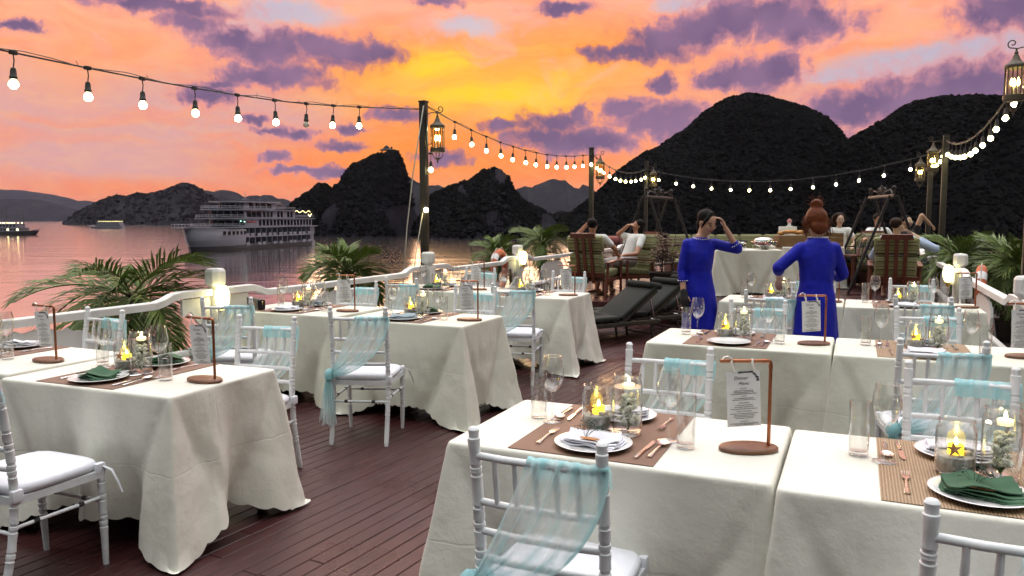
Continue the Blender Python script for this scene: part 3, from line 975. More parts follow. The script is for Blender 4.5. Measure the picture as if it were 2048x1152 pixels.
def post_proto():
    root = empty('railing_post')
    MB().cbox((0, 0, 0.46), (0.135, 0.135, 0.92), 0.014).build('shaft', MT['rail'], root)
    MB().cbox((0, 0, 0.035), (0.17, 0.17, 0.07), 0.01).build('foot', MT['rail'], root)
    MB().lathe([(0.068, 0.91), (0.05, 0.925), (0.05, 0.94), (0.062, 0.955)], 16).build('neck', MT['rail'], root)
    mb = MB()
    prof = [(0.10, 0.955), (0.118, 0.975), (0.118, 1.075), (0.10, 1.095), (0.085, 1.10), (0.0, 1.105)]
    o = len(mb.v)
    for h, z in prof:
        c = h * 0.55
        for x, y in ((h, -c), (h, c), (c, h), (-c, h), (-h, c), (-h, -c), (-c, -h), (c, -h)):
            mb.v.append((x * 0.64, y * 0.64, z))
    for i in range(len(prof) - 1):
        for k2 in range(8):
            a, b = o + i * 8 + k2, o + i * 8 + (k2 + 1) % 8
            mb.f.append((a, b, b + 8, a + 8))
    mb.build('cap', MT['rail'], root, 25)
    return root
PP = Proto(post_proto)
LPOST = [1.6, 5.0, 8.6, 11.45, 14.6, 17.8, 20.6]
RPOST = [3.2, 6.75, 10.8, 14.2, 17.4, 20.6]
LLAB = ['white octagonal-capped railing post outside the left foreground', 'white railing post left of the table lamps with a lit oval lamp',
        'white railing post at the foot of the tall dark pole', 'white railing post with lit lamp beyond the far left tables',
        'white railing post behind the left armchair', 'white railing post far forward on left side', 'white railing post at the left corner of the bow']
RLAB = ['white railing post at the near right corner, outside the frame', 'white capped railing post at right edge before big palm', 'white railing post with lit lamp and orange life ring',
        'white railing post beside man in pale blue shirt', 'white railing post far forward on right side', 'white railing post at the right corner of the bow']
for u, l in zip(LPOST[1:], LLAB[1:]):
    PP.put((-5.0, u, PZ if u > 21 else 0), 0, l, 'post', 'white railing posts')
for u, l in zip(RPOST[1:], RLAB[1:]):
    PP.put((1.15, u, 0), 0, l, 'post', 'white railing posts')
LRL = ['white fretted railing in front of the big palm at left', 'white railing between lit lamp post and tall dark pole', 'white railing running past the far left tables',
       'white railing behind the reclining man in white', 'white railing behind the wrought iron swing at left', 'white railing farthest forward on the left side']
for (a, b), l in zip(zip(LPOST, LPOST[1:]), LRL):
    railing(-5.0, a, b, l, 1)
RRL = ['white railing section nearest the right edge of frame', 'white sloping railing at right below the orange life ring', 'white railing beside man in pale blue shirt',
       'white railing on right beyond armchair', 'white railing farthest forward on the right side']
for (a, b), l in zip(zip(RPOST, RPOST[1:]), RRL):
    railing(1.15, a, b, l, -1)
for v, l in ((-5.0, 'long white kerb board under the left railing'), (1.15, 'long white kerb board under the right railing')):
    tag(MB().box(v - 0.09, v + 0.09, -2.0, 20.8, -0.02, 0.022).build('kerb_board', MT['rail'], smooth=0), l, 'kerb')

# oval bulkhead lamps on the posts
def lamp_proto():
    root = empty('wall_lamp')
    MB().lathe([(0.0, -0.10), (0.03, -0.095), (0.052, -0.05), (0.06, 0.0), (0.055, 0.06), (0.035, 0.098), (0.0, 0.108)], 18, (0.075, 0, 0)).build('glass_globe', MT['lampglow'], root, 180)
    mb = MB()
    for k2 in range(4):
        a = k2 * math.pi / 2 + 0.4
        mb.tube([(0.075 + math.cos(a) * r_ * 1.06, math.sin(a) * r_ * 1.06, z) for r_, z in ((0.0, -0.115), (0.04, -0.10), (0.06, -0.04), (0.065, 0.02), (0.05, 0.085), (0.0, 0.118))], 0.0025, 5)
    mb.build('wire_guard', MT['gold'], root)
    MB().lathe([(0.0, -0.16), (0.018, -0.155), (0.026, -0.12), (0.03, -0.105), (0.0, -0.10)], 12, (0.075, 0, 0)).build('lamp_base', MT['gold'], root)
    MB().cbox((0.012, 0, -0.06), (0.024, 0.07, 0.16), 0.006).build('back_plate', MT['rail'], root)
    return root
LP = Proto(lamp_proto)
LP.put((-4.93, 4.99, 0.86), R(-40), 'lit oval lamp on the white post beside the left tables', 'lamp', 'lit oval lamps on the railing posts')
LP.put((-4.93, 11.44, 0.90), R(-40), 'lit oval lamp on the white post beyond the far left tables', 'lamp', 'lit oval lamps on the railing posts')
LP.put((1.08, 10.74, 0.86), R(215), 'lit oval lamp on the right railing post by the life ring', 'lamp', 'lit oval lamps on the railing posts')

# life rings
def ring_proto():
    root = empty('life_ring')
    mb = MB()
    pts = [(0, 0.28 * math.cos(a * math.pi / 16), 0.28 * math.sin(a * math.pi / 16)) for a in range(33)]
    mb.tube(pts, 0.055, 10, cap=False)
    mb.build('ring', MT['orange'], root, 180)
    for k2 in range(4):
        a0 = k2 * math.pi / 2 + 0.6
        mb = MB(); mb.tube([(0, 0.28 * math.cos(a0 + t * 0.09), 0.28 * math.sin(a0 + t * 0.09)) for t in range(5)], 0.0575, 10, cap=False)
        mb.build('reflective_band', MT['paper'], root, 180)
    mb = MB()
    mb.tube([(0, (0.35 - 0.02 * math.cos(8 * a * math.pi / 32)) * math.cos(a * math.pi / 32), (0.35 - 0.02 * math.cos(8 * a * math.pi / 32)) * math.sin(a * math.pi / 32)) for a in range(65)], 0.007, 5, cap=False)
    mb.build('grab_rope', MT['rope'], root, 180)
    return root
RP = Proto(ring_proto)
RP.put((1.32, 10.35, 0.66), R(-8), 'orange life ring with white bands hung outside the right railing', 'life ring', 'orange life rings')
RP.put((-5.14, 11.05, 0.72), R(5), 'orange life ring half hidden behind post beyond far left tables', 'life ring', 'orange life rings')

# ------------------------------------------------------------------ poles, lanterns, festoon lights
def lantern_proto():
    root = empty('hanging_lantern')
    mb = MB()
    def spiral(c, r0, a0, turns, n=18, d=1):
        return [(c[0] + r0 * (1 - 0.75 * i / n) * math.cos(a0 + d * turns * 2 * math.pi * i / n), 0, c[1] + r0 * (1 - 0.75 * i / n) * math.sin(a0 + d * turns * 2 * math.pi * i / n)) for i in range(n + 1)]
    mb.tube([(0, 0, 0.03), (0.04, 0, 0.055), (0.09, 0, 0.06), (0.15, 0, 0.05), (0.19, 0, 0.06)] + spiral((0.195, 0.11), 0.052, -math.pi / 2, 1.1)[1:], 0.007, 6)
    mb.tube([(0.0, 0, -0.42), (0.03, 0, -0.40), (0.07, 0, -0.40)], 0.006, 6)
    mb.box(-0.008, 0.004, -0.02, 0.02, -0.46, 0.10)
    mb.build('bracket', MT['bronze'], root)
    c = (0.155, 0, 0)
    MB().lathe([(0.0, 0.05), (0.010, 0.045), (0.012, 0.02), (0.022, 0.005), (0.018, -0.01), (0.030, -0.03), (0.045, -0.07), (0.075, -0.105), (0.105, -0.125), (0.112, -0.135), (0.112, -0.165), (0.098, -0.168), (0.0, -0.16)], 20, c).build('roof', MT['bronze'], root)
    MB().lathe([(0.098, -0.455), (0.108, -0.458), (0.112, -0.47), (0.108, -0.50), (0.112, -0.51), (0.10, -0.525), (0.05, -0.528), (0.0, -0.52)], 20, c).build('lower_ring', MT['bronze'], root)
    mb = MB()
    for i in range(14):
        a = 2 * math.pi * i / 14
        mb.tube([(c[0] + 0.098 * math.cos(a), 0.098 * math.sin(a), z) for z in (-0.16, -0.46)], 0.0048, 5, cap=False)
    mb.build('cage_bars', MT['bronze'], root)
    MB().lathe([(0.088, -0.165), (0.088, -0.455)], 20, c).build('glass', MT['lantern_glass'], root, 180)
    mb = MB()
    for i in range(4):
        a = math.pi * i / 2 + 0.5
        mb.tube([(c[0] + r_ * math.cos(a), r_ * math.sin(a), z) for r_, z in ((0.075, -0.53), (0.085, -0.545), (0.07, -0.58), (0.045, -0.61), (0.03, -0.615))], 0.006, 5)
    mb.lathe([(0.0, -0.60), (0.034, -0.605), (0.034, -0.63), (0.012, -0.64), (0.014, -0.66), (0.006, -0.675), (0.0, -0.70)], 10, c)
    mb.build('finial', MT['bronze'], root)
    for i in range(3):
        a = i * 2.1 + 0.7
        b = MB().lathe([(0.006, -0.45), (0.006, -0.36)], 8, (c[0] + 0.035 * math.cos(a), 0.035 * math.sin(a), 0)).build('candle_tube', MT['pearl'], root)
        MB().lathe([(0.0, -0.36), (0.012, -0.35), (0.019, -0.325), (0.012, -0.29), (0.0, -0.262)], 10, (c[0] + 0.035 * math.cos(a), 0.035 * math.sin(a), 0)).build('bulb', MT['lantern_bulb'], b, 180)
    return root
def lantern_small():
    o = lantern_proto()
    scale_tree(o, 0.86)
    return o
LN = Proto(lantern_small)
def pole(loc, h, label, sq=True):
    root = empty('lamp_pole', loc)
    if sq:
        MB().cbox((0, 0, h / 2), (0.088, 0.088, h), 0.008).build('shaft', MT['pole'], root)
    else:
        MB().tube([(0, 0, 0), (0, 0, h)], 0.05, 12).build('shaft', MT['pole'], root)
    MB().cbox((0, 0, h + 0.012), (0.10, 0.10, 0.022), 0.004).build('cap_plate', MT['pole'], root)
    MB().cbox((0, 0, 0.06), (0.16, 0.16, 0.12), 0.01).build('socket', MT['pole'], root)
    tag(root, label, 'pole', 'dark lamp poles along the rails')
    return root
P1, P2, P3 = (-5.13, 8.74), (-5.13, 15.6), (-5.1, 20.07)
P4, P5, P6 = (1.30, 15.0), (1.30, 17.9), (1.51, 8.87)
pole((*P1, -0.1), 3.1, 'tall dark square lamp pole rising beside left railing, nearest one')
pole((*P2, -0.1), 3.08, 'dark lamp pole standing before the left foot of the big hill')
pole((*P3, -0.1), 3.1, 'thin dark lamp pole behind the wrought iron swing')
pole((*P4, -0.1), 3.0, 'dark lamp pole on the right rail behind man in blue shirt')
pole((*P5, -0.1), 3.0, 'second dark lamp pole on right rail, farther forward')
pole((*P6, -0.1), 3.4, 'dark lamp pole just beyond the upper right corner')
gl = 'lit bronze cage lanterns'
LN.put((P1[0] + 0.052, P1[1], 2.82), R(18), 'lit cage lantern on tall dark pole beside the sunset glow', 'lantern', gl)
LN.put((P2[0] + 0.052, P2[1], 2.80), R(15), 'lit cage lantern on dark pole at the left foot of the hill', 'lantern', gl)
LN.put((P3[0] + 0.052, P3[1], 2.82), R(15), 'small lit cage lantern above the wrought iron swing', 'lantern', gl)
LN.put((P4[0] - 0.055, P4[1], 2.78), R(172), 'lit cage lantern on the nearer of two right-hand poles', 'lantern', gl)
LN.put((P5[0] - 0.055, P5[1], 2.74), R(176), 'lit cage lantern on the farther of two right-hand poles', 'lantern', gl)
LN.put((P6[0] - 0.055, P6[1], 3.10), R(170), 'largest lit cage lantern at the upper right corner', 'lantern', gl)

sock_me = None
def string(label, pts, bulbs, off=(), hang=0.10):
    """a festoon: cable through pts, bulbs hanging at the listed points"""
    global sock_me
    root = empty('string_lights', pts[0])
    o0 = Vector(pts[0])
    mb = MB()
    mb.tube([Vector(p) - o0 for p in pts], 0.0065, 5)
    # looser second wire
    mb.tube([Vector(p) - o0 + Vector((0, 0, 0.012 + 0.012 * math.sin(i * 1.7))) for i, p in enumerate(pts)], 0.003, 4)
    for p in pts[1:-1:3]:
        q = Vector(p) - o0
        mb.tube([q, q + Vector((0.01, rnd.uniform(-0.03, 0.03), rnd.uniform(0.015, 0.05)))], 0.0022, 4)
    mb.build('cable', MT['black'], root, 180)
    if sock_me is None:
        s = MB()
        s.cbox((0, 0, 0), (0.03, 0.05, 0.028), 0.008)
        s.tube([(0, 0, -0.01), (0.004, 0.003, -0.05), (0, 0, -0.10)], 0.0045, 5)
        s.lathe([(0.004, -0.095), (0.014, -0.10), (0.019, -0.115), (0.021, -0.15), (0.025, -0.155), (0.024, -0.175), (0.0, -0.176)], 12)
        b = MB()
        prof = [(0.014, -0.172)] + [(0.030 * math.sin(a), -0.207 + 0.030 * math.cos(a)) for a in [0.45 + 2.69 * i / 9 for i in range(10)]]
        b.lathe(prof, 14)
        sock_me = (s.mesh('lamp_socket', MT['black']), b.mesh('bulb', MT['bulb'], 180), b.mesh('bulb', MT['bulb_off'], 180))
    for i, p in enumerate(bulbs):
        s = bpy.data.objects.new('lamp_socket', sock_me[0]); COL.objects.link(s); s.parent = root
        s.location = Vector(p) - o0
        s.rotation_euler = (rnd.uniform(-0.06, 0.06), rnd.uniform(-0.06, 0.06), rnd.uniform(-0.2, 0.2))
        b = bpy.data.objects.new('bulb', sock_me[2] if i in off else sock_me[1]); COL.objects.link(b); b.parent = s
    tag(root, label, 'string lights', 'festoon strings of lit bulbs')
    return root
def catenary(a, b, sag, n=30):
    a, b = Vector(a), Vector(b)
    return [tuple(a.lerp(b, i / n) - Vector((0, 0, sag * 4 * (i / n) * (1 - i / n)))) for i in range(n + 1)]
def along(a, b, sag, s0, s1, n):
    a, b = Vector(a), Vector(b)
    return [tuple(a.lerp(b, t) - Vector((0, 0, sag * 4 * t * (1 - t)))) for t in [s0 + (s1 - s0) * i / (n - 1) for i in range(n)]]
UA = [1.9, 2.4, 2.92, 3.43, 3.97, 4.44, 4.96, 5.45, 5.94, 6.41, 6.85, 7.32, 8.70]
ZA = [2.70, 2.65, 2.62, 2.61, 2.605, 2.605, 2.61, 2.625, 2.645, 2.675, 2.715, 2.76, 2.91]
zA = lambda u: float(np.interp(u, UA, ZA))     # first string: low over the left rail, rising to the pole
ptsA = [(-5.12, 1.9 + i * 0.2, zA(1.9 + i * 0.2)) for i in range(35)]
bulA = [(-5.12, u, zA(u)) for u in UA[1:-1]]
string('string of lit bulbs crossing the upper left sky, one bulb dark', ptsA, bulA, off=(8,))
a, b = (-5.10, 8.8, 2.95), (-5.10, 15.55, 2.86)
string('string of lit bulbs between the two dark poles over bay', catenary(a, b, 0.25), along(a, b, 0.25, 0.035, 0.985, 14))
a, b = (-5.10, 15.65, 2.84), (-5.08, 20.05, 2.82)
string('short string of lit bulbs against the left foot of hill', catenary(a, b, 0.22), along(a, b, 0.22, 0.05, 0.97, 10))
a, b = (-5.05, 20.07, 2.80), (1.25, 17.9, 2.82)
string('long string of lit bulbs spanning deck before the dark hill', catenary(a, b, 0.42), along(a, b, 0.42, 0.05, 0.95, 13))
a, b = (1.30, 17.85, 2.80), (1.30, 15.05, 2.84)
string('short string of lit bulbs between two right-hand poles', catenary(a, b, 0.10, 14), along(a, b, 0.10, 0.1, 0.9, 5))
a, b = (1.30, 14.95, 2.82), (1.46, 8.92, 3.06)
string('string of lit bulbs climbing to the lantern at upper right', catenary(a, b, 0.32), along(a, b, 0.32, 0.04, 0.97, 13))
string('two lit bulbs hanging down the tall dark pole by railing', [(-5.07, 8.72, 2.78), (-5.065, 8.69, 2.30), (-5.04, 8.68, 2.28), (-5.075, 8.68, 1.9), (-5.07, 8.68, 1.80), (-5.075, 8.68, 1.2)], [(-5.01, 8.70, 2.35), (-5.045, 8.65, 1.84)])
rope = MB().tube([(-5.08, 8.66, 2.95), (-5.16, 8.52, 2.1), (-5.2, 8.42, 1.4), (-5.22, 8.32, 0.55)], 0.008, 5)
rope.tube([(-5.12, 8.68, 1.6), (-5.16, 8.57, 1.1), (-5.18, 8.47, 0.5)], 0.006, 5)
tag(rope.build('halyard', MT['rope'], smooth=180), 'pale rope running down beside the tall dark pole', 'rope')

# ------------------------------------------------------------------ ships on the bay
MT['ship'] = pm('ship_white_paint', (0.30, 0.29, 0.34), 0.5, var=0.08, scale=0.5)
MT['ship_glass'] = pm('ship_dark_window', (0.015, 0.016, 0.02), 0.12, var=0.3, scale=0.4)
MT['ship_dark'] = pm('ship_boot_top', (0.016, 0.012, 0.014), 0.6, var=0.3)
MT['ship_wood'] = pm('ship_rail_wood', (0.12, 0.07, 0.06), 0.6, var=0.3)
MT['ship_lamp'] = emit('ship_lamp', (1.0, 0.82, 0.35), 7.0)
MT['ship_lamp_cool'] = emit('ship_green_lamp', (0.5, 1.0, 0.75), 3.0)
MT['ship_red'] = pm('ship_red_sign', (0.45, 0.05, 0.06), 0.6)

def outline(x0, x1, hb, nose, n=10, tail=0.0):
    """plan of a deck slab: square stern, rounded nose"""
    pts = [(x0, -hb), (x1, -hb)]
    for i in range(1, n):
        a = -math.pi / 2 + math.pi * i / n
        pts.append((x1 + nose * math.cos(a), hb * math.sin(a)))
    pts += [(x1, hb), (x0, hb)]
    return pts
def big_ship():
    root = empty('cruise_ship', (*dk(-80.9, 291.1), WZ), R(-100.3) + A)
    root.scale = (1.1, 1.0, 1.0)
    S, G = MT['ship'], MT['ship_glass']
    # hull
    def hull(zs, mat, name, ext):
        mb = MB()
        rows = []
        for (z, fl, nose) in zs:
            row = []
            for i in range(33):
                t = i / 32
                x = t * (62 + nose)
                b = 6.4 + fl
                xs = 44
                if x > xs:
                    k2 = (x - xs) / (62 + nose - xs)
                    b *= max(0.0, 1 - k2 ** 2.3) ** 0.75
                row.append((x, b, z + ext * max(0, (t - 0.6)) ** 2))
            rows.append(row)
        for row in rows:
            mb.v += [(x, b, z) for x, b, z in row] + [(x, -b, z) for x, b, z in row]
        n = 66
        for r_ in range(len(rows) - 1):
            for i in range(32):
                a = r_ * n + i
                mb.f.append((a, a + 1, a + n + 1, a + n))
                a += 33
                mb.f.append((a + 1, a, a + n, a + n + 1))
            mb.f.append((r_ * n, r_ * n + n, r_ * n + n + 33, r_ * n + 33))
        top = (len(rows) - 1) * n
        mb.f.append(tuple(top + i for i in range(33)) + tuple(top + 65 - i for i in range(33)))
        return mb.build(name, mat, root, 50)
    hull([(-1.0, -0.6, -1), (1.45, 0, 0)], MT['ship_dark'], 'boot_top', 0)
    hull([(1.45, 0.02, 0.02), (1.7, 0.1, 0.2)], S, 'hull', 0)
    # bow plating
    mb = MB()
    rows = []
    for z, fl, nose in ((1.46, 0.03, 0.03), (3.0, 0.25, 0.9), (5.0, 0.4, 1.8), (6.4, 0.45, 2.6)):
        row = []
        for i in range(25):
            k2 = i / 24
            x = 44 + k2 * (18 + nose)
            b = (6.4 + fl) * max(0.0, 1 - k2 ** 2.3) ** 0.75
            row.append((x, b, z + 0.9 * k2 * k2 * (z > 4)))
        rows.append(row)
    for row in rows:
        mb.v += row + [(x, -b, z) for x, b, z in row]
    for r_ in range(3):
        for i in range(24):
            a = r_ * 50 + i
            mb.f.append((a, a + 1, a + 51, a + 50))
            mb.f.append((a + 26, a + 25, a + 75, a + 76))
    mb.f.append(tuple(100 + i for i in range(25)) + tuple(100 + 49 - i for i in range(25)))
    mb.build('bow', S, root, 60)
    mb = MB(); mb.box(62, 67.5, -1.6, 1.6, 6.9, 7.1); mb.build('anchor_platform', S, root)
    mb = MB()
    for s in (-1.6, 1.6):
        mb.tube([(62, s, 8.0), (67.4, s, 8.0)], 0.06, 5)
        for x in (63, 64.5, 66, 67.4):
            mb.tube([(x, s, 7.1), (x, s, 8.0)], 0.05, 5)
    mb.tube([(67.4, -1.6, 8.0), (67.4, 1.6, 8.0)], 0.06, 5)
    mb.build('bow_rail', S, root)
    # deck slabs and walls
    for z, x0, x1, hb, nose in ((3.9, 0, 44, 6.75, 0.3), (6.9, -4, 50, 6.8, 7), (9.65, -2, 48, 6.8, 6), (12.4, 12, 46, 6.6, 5), (14.9, 20, 44, 5.2, 4)):
        MB().extr(outline(x0, x1, hb, nose), z - 0.12, z + 0.16).build('deck_slab', S, root, 30)
    for z, x0, x1, hb, nose in ((1.2, 1, 44, 4.9, 0.2), (4.06, 1, 44, 4.9, 0.2), (7.06, 0, 42, 6.4, 4.5), (9.81, 12, 43, 6.1, 4), (12.56, 22, 40, 4.4, 3)):
        MB().extr(outline(x0, x1, hb, nose), z, z + 2.62).build('cabin_wall', S, root, 30)
    win = MB().cbox((0, 0, 0), (1.25, 0.12, 1.9), 0.03).mesh('window', G)
    win2 = MB().cbox((0, 0, 0), (2.6, 0.12, 1.75), 0.03).mesh('window', G)
    part = MB().box(-0.12, 0.12, -0.85, 0.85, -1.3, 1.3).mesh('partition', S)
    balc = MB().cbox((0, 0, 0), (2.1, 0.12, 0.95), 0.03).mesh('balcony_panel', S)
    def put(me, name, x, y, z):
        o = bpy.data.objects.new(name, me); COL.objects.link(o); o.parent = root; o.location = (x, y, z)
    for z in (1.2, 4.06):
        for i in range(13):
            x = 1.8 + i * 3.35
            put(part, 'partition', x, 5.78, z + 1.34)
            put(win, 'window', x + 0.9, 4.93, z + 1.05)
            put(win, 'window', x + 2.4, 4.93, z + 1.05)
            if (i * 7 + int(z)) % 3 != 0 or z > 2:
                put(balc, 'balcony_panel', x + 1.1 + (0.6 if i % 2 else 0), 6.66, z + 0.5)
    for i in range(16):
        x = 1.5 + i * 2.25
        put(win, 'window', x, 6.43, 8.35)
    for i in range(9):
        x = 14.5 + i * 2.2
        if i not in (2, 5):
            put(win, 'window', x, 6.13, 11.1)
    for i in range(4):
        put(win2, 'window', 35.2 + i * 2.95 if i < 3 else 43.4, 6.13 if i < 3 else 5.9, 11.05)
    for i in range(4):
        put(win2, 'window', 26 + i * 3.6, 4.44, 13.9)
    for i in range(6):
        k2 = 0.04 + i * 0.09
        x = 44 + k2 * 20
        b = 6.85 * (1 - k2 ** 2.3) ** 0.75
        o = bpy.data.objects.new('window', win); COL.objects.link(o); o.parent = root
        o.location = (x, b - 0.0, 5.35); o.rotation_euler = (0, 0, -0.9 * k2 ** 1.3); o.scale = (0.8, 1.4, 0.55)
    # front glazing
    def front(z, x1, hb, nose, h, name='front_window'):
        for i in range(7):
            a0 = -1.2 + i * 0.36; a1 = a0 + 0.29
            mb = MB()
            e = 0.06
            p0 = (x1 + (nose + e) * math.cos(a0), (hb + e) * math.sin(a0)); p1 = (x1 + (nose + e) * math.cos(a1), (hb + e) * math.sin(a1))
            mb.add([(p0[0], p0[1], z), (p1[0], p1[1], z), (p1[0], p1[1], z + h), (p0[0], p0[1], z + h)], [(0, 1, 2, 3)])
            q0 = (p0[0] - 0.1 * math.cos(a0), p0[1] - 0.1 * math.sin(a0)); q1 = (p1[0] - 0.1 * math.cos(a1), p1[1] - 0.1 * math.sin(a1))
            mb.add([(q0[0], q0[1], z), (q1[0], q1[1], z), (q1[0], q1[1], z + h), (q0[0], q0[1], z + h)], [(3, 2, 1, 0)])
            mb.build(name, G, root, 0)
    front(10.2, 43, 6.1, 4, 1.8)
    front(13.1, 40, 4.4, 3, 1.3)
    front(7.7, 42, 6.4, 4.5, 1.4)
    mb = MB()
    for z, x0, x1, hb, nose in ((9.8, 43, 48, 6.6, 5.6), (7.06, 44, 50, 6.6, 6.6), (12.56, 12, 46, 6.4, 4.6), (9.8, -1.5, 12, 6.6, 0.2)):
        pts = [(x0, hb)] + [(x1 + nose * math.cos(a), hb * math.sin(a)) for a in [math.pi / 2 - math.pi * i / 14 for i in range(15)]] + [(x0, -hb)]
        for h in (0.5, 0.95):
            mb.tube([(x, y, z + h) for x, y in pts], 0.05, 4)
        for x, y in pts[1:-1]:
            mb.tube([(x, y, z), (x, y, z + 0.95)], 0.05, 4)
    mb.build('deck_rails', S, root)
    MB().box(-4, 1, -5, 5, 0.9, 4.0).build('stern_block', S, root)
    MB().box(-3, 0.5, -5.8, 5.8, 4.06, 6.8).build('stern_stair_housing', S, root)
    MB().box(-8.5, -4, -3.2, 3.2, 0.0, 1.4).build('tender_boat', S, root)
    MB().box(-8.0, -4.6, -2.6, 2.6, 2.2, 2.35).build('tender_canopy', S, root)
    mb = MB()
    for a in range(9):
        x = 13 + 0.0 * a
        ang_ = math.pi * a / 8
        mb.tube([(16.5 + 2.6 * math.cos(ang_), -3, 12.5 + 2.9 * math.sin(ang_)), (16.5 + 2.6 * math.cos(ang_), 3, 12.5 + 2.9 * math.sin(ang_))], 0.12, 4)
    for y in (-3, 0, 3):
        mb.tube([(16.5 + 2.6 * math.cos(math.pi * a / 12), y, 12.5 + 2.9 * math.sin(math.pi * a / 12)) for a in range(13)], 0.14, 5)
    mb.build('canopy_hoops', MT['ship_wood'], root)
    mb = MB(); mb.tube([(33, 0, 15), (33, 0, 18.6)], [0.14, 0.07], 6); mb.tube([(33, -1.2, 17), (33, 1.2, 17)], 0.06, 5); mb.box(32.4, 33.6, -0.9, 0.9, 15.9, 16.1)
    mb.build('radar_mast', S, root)
    mb = MB()
    rs = random.Random(5)
    for i in range(26):
        mb.ball((-1 + i * 0.45, 5.2 - 0.1 * i, 12.2 + 0.35 * math.sin(i * 0.9)), 0.10, 1)
    for i in range(10):
        mb.ball((-1.5 + 0.25 * i, 5.5, 10.4 + 0.25 * abs(5 - i) * 0.8), 0.11, 1)
    mb.build('deck_lights', MT['ship_lamp'], root)
    MB().ball((45.5, 6.0, 8.9), 0.16, 2).ball((44.0, 6.3, 8.7), 0.2, 2, (2, 0.6, 0.7)).build('bow_lamp', MT['ship_lamp_cool'], root)
    MB().cbox((40.2, 6.46, 8.6), (5.2, 0.08, 0.42), 0.02).build('name_sign', MT['ship_red'], root)
    tag(root, 'large white four-deck cruise ship moored before the dark islands', 'ship')
big_ship()

def small_ship(name, loc, rz, Ln, label, masts, lit, rows):
    root = empty(name, (*dk(*loc), WZ), rz + A)
    S = MT['ship']
    mb = MB()
    n = 20
    for z, fl, nose in ((-0.6, -0.5, -1.5), (0.6, 0, 0), (2.0, 0.2, 2.0)):
        row = []
        for i in range(n + 1):
            t = i / n
            x = -Ln / 2 + t * (Ln + nose)
            b = (Ln * 0.11 + fl) * (1 - max(0, (t - 0.6) / 0.4) ** 2) ** 0.8 * (0.75 + 0.25 * min(1, t * 5))
            row.append((x, b, z + (0.9 * max(0, t - 0.7) / 0.3 if z > 1 else 0)))
        mb.v += row + [(x, -b, z) for x, b, z in row]
    m = 2 * (n + 1)
    for r_ in range(2):
        for i in range(n):
            a = r_ * m + i
            mb.f.append((a, a + 1, a + m + 1, a + m))
            a += n + 1
            mb.f.append((a + 1, a, a + m, a + m + 1))
        mb.f.append((r_ * m, r_ * m + m, r_ * m + m + n + 1, r_ * m + n + 1))
    mb.f.append(tuple(2 * m + i for i in range(n + 1)) + tuple(2 * m + m - 1 - i for i in range(n + 1)))
    mb.build('hull', MT['ship_dark'] if masts else S, root, 50)
    z = 2.0
    hb = Ln * 0.095
    x0, x1 = -Ln * 0.46, Ln * 0.28
    for k2 in range(rows):
        MB().extr(outline(x0, x1, hb - 0.15 * k2, 0.8), z, z + 2.1).build('cabin', S, root, 30)
        MB().extr(outline(x0 - 0.4, x1 + 0.3, hb + 0.25, 1.0), z + 2.1, z + 2.3).build('deck_slab', S, root, 30)
        nn = int((x1 - x0) / 2.2)
        for s in (-1, 1):
            for i in range(nn):
                o = MB().cbox((x0 + 1.1 + i * (x1 - x0) / nn, s * (hb - 0.15 * k2 + 0.02), z + 1.15), (1.1, 0.08, 1.0), 0.02).build('window', MT['ship_lamp'] if (lit and i % 3 == 0 and k2 == 0 and masts) else MT['ship_glass'], root, 0)
        z += 2.3; x0 += Ln * 0.03; x1 -= Ln * 0.06
    for i in range(9):
        t = i / 8
        for s in (-1, 1):
            o = MB().ball((x0 + t * (x1 - x0), s * (hb - 0.2), z + 0.55), 0.30, 1).build('deck_lamp', MT['ship_lamp'], root)
    for mx_, mh in masts:
        MB().tube([(mx_, 0, 2), (mx_, 0, mh)], [0.25, 0.1], 6).build('mast', MT['ship_dark'], root)
    if masts:
        MB().tube([(Ln * 0.42, 0, 2.6), (Ln * 0.42 + 7, 0, 4.2)], [0.2, 0.08], 6).build('bowsprit', MT['ship_dark'], root)
    tag(root, label, 'ship')
small_ship('junk_ship', ((20 - 1024) / FPX * 470, 470), R(-12), 40, 'dark two-masted wooden junk with lit cabins at left edge', [(-1, 17), (11, 14)], True, 2)
small_ship('tour_boat', ((216 - 1024) / FPX * 800, 800), R(170), 38, 'small white tour boat with a row of lamps, far off left', [], True, 2)

# ------------------------------------------------------------------ tables and cloths
TW, TD, TZ = 1.08, 0.70, 0.745
def table_proto():
    root = empty('banquet_table')
    MB().cbox((0, 0, TZ - 0.016), (TW - 0.01, TD - 0.01, 0.026), 0.004).build('table_top', MT['wood'], root)
    for sx in (-1, 1):
        for sy in (-1, 1):
            MB().tube([(sx * 0.40, sy * 0.22, TZ - 0.03), (sx * 0.41, sy * 0.24, 0.30), (sx * 0.45, sy * 0.275, 0.10), (sx * 0.48, sy * 0.30, 0.0)], [0.02, 0.018, 0.022, 0.026], 8).build('leg', MT['legmetal'], root)
    return root
TP = Proto(table_proto)

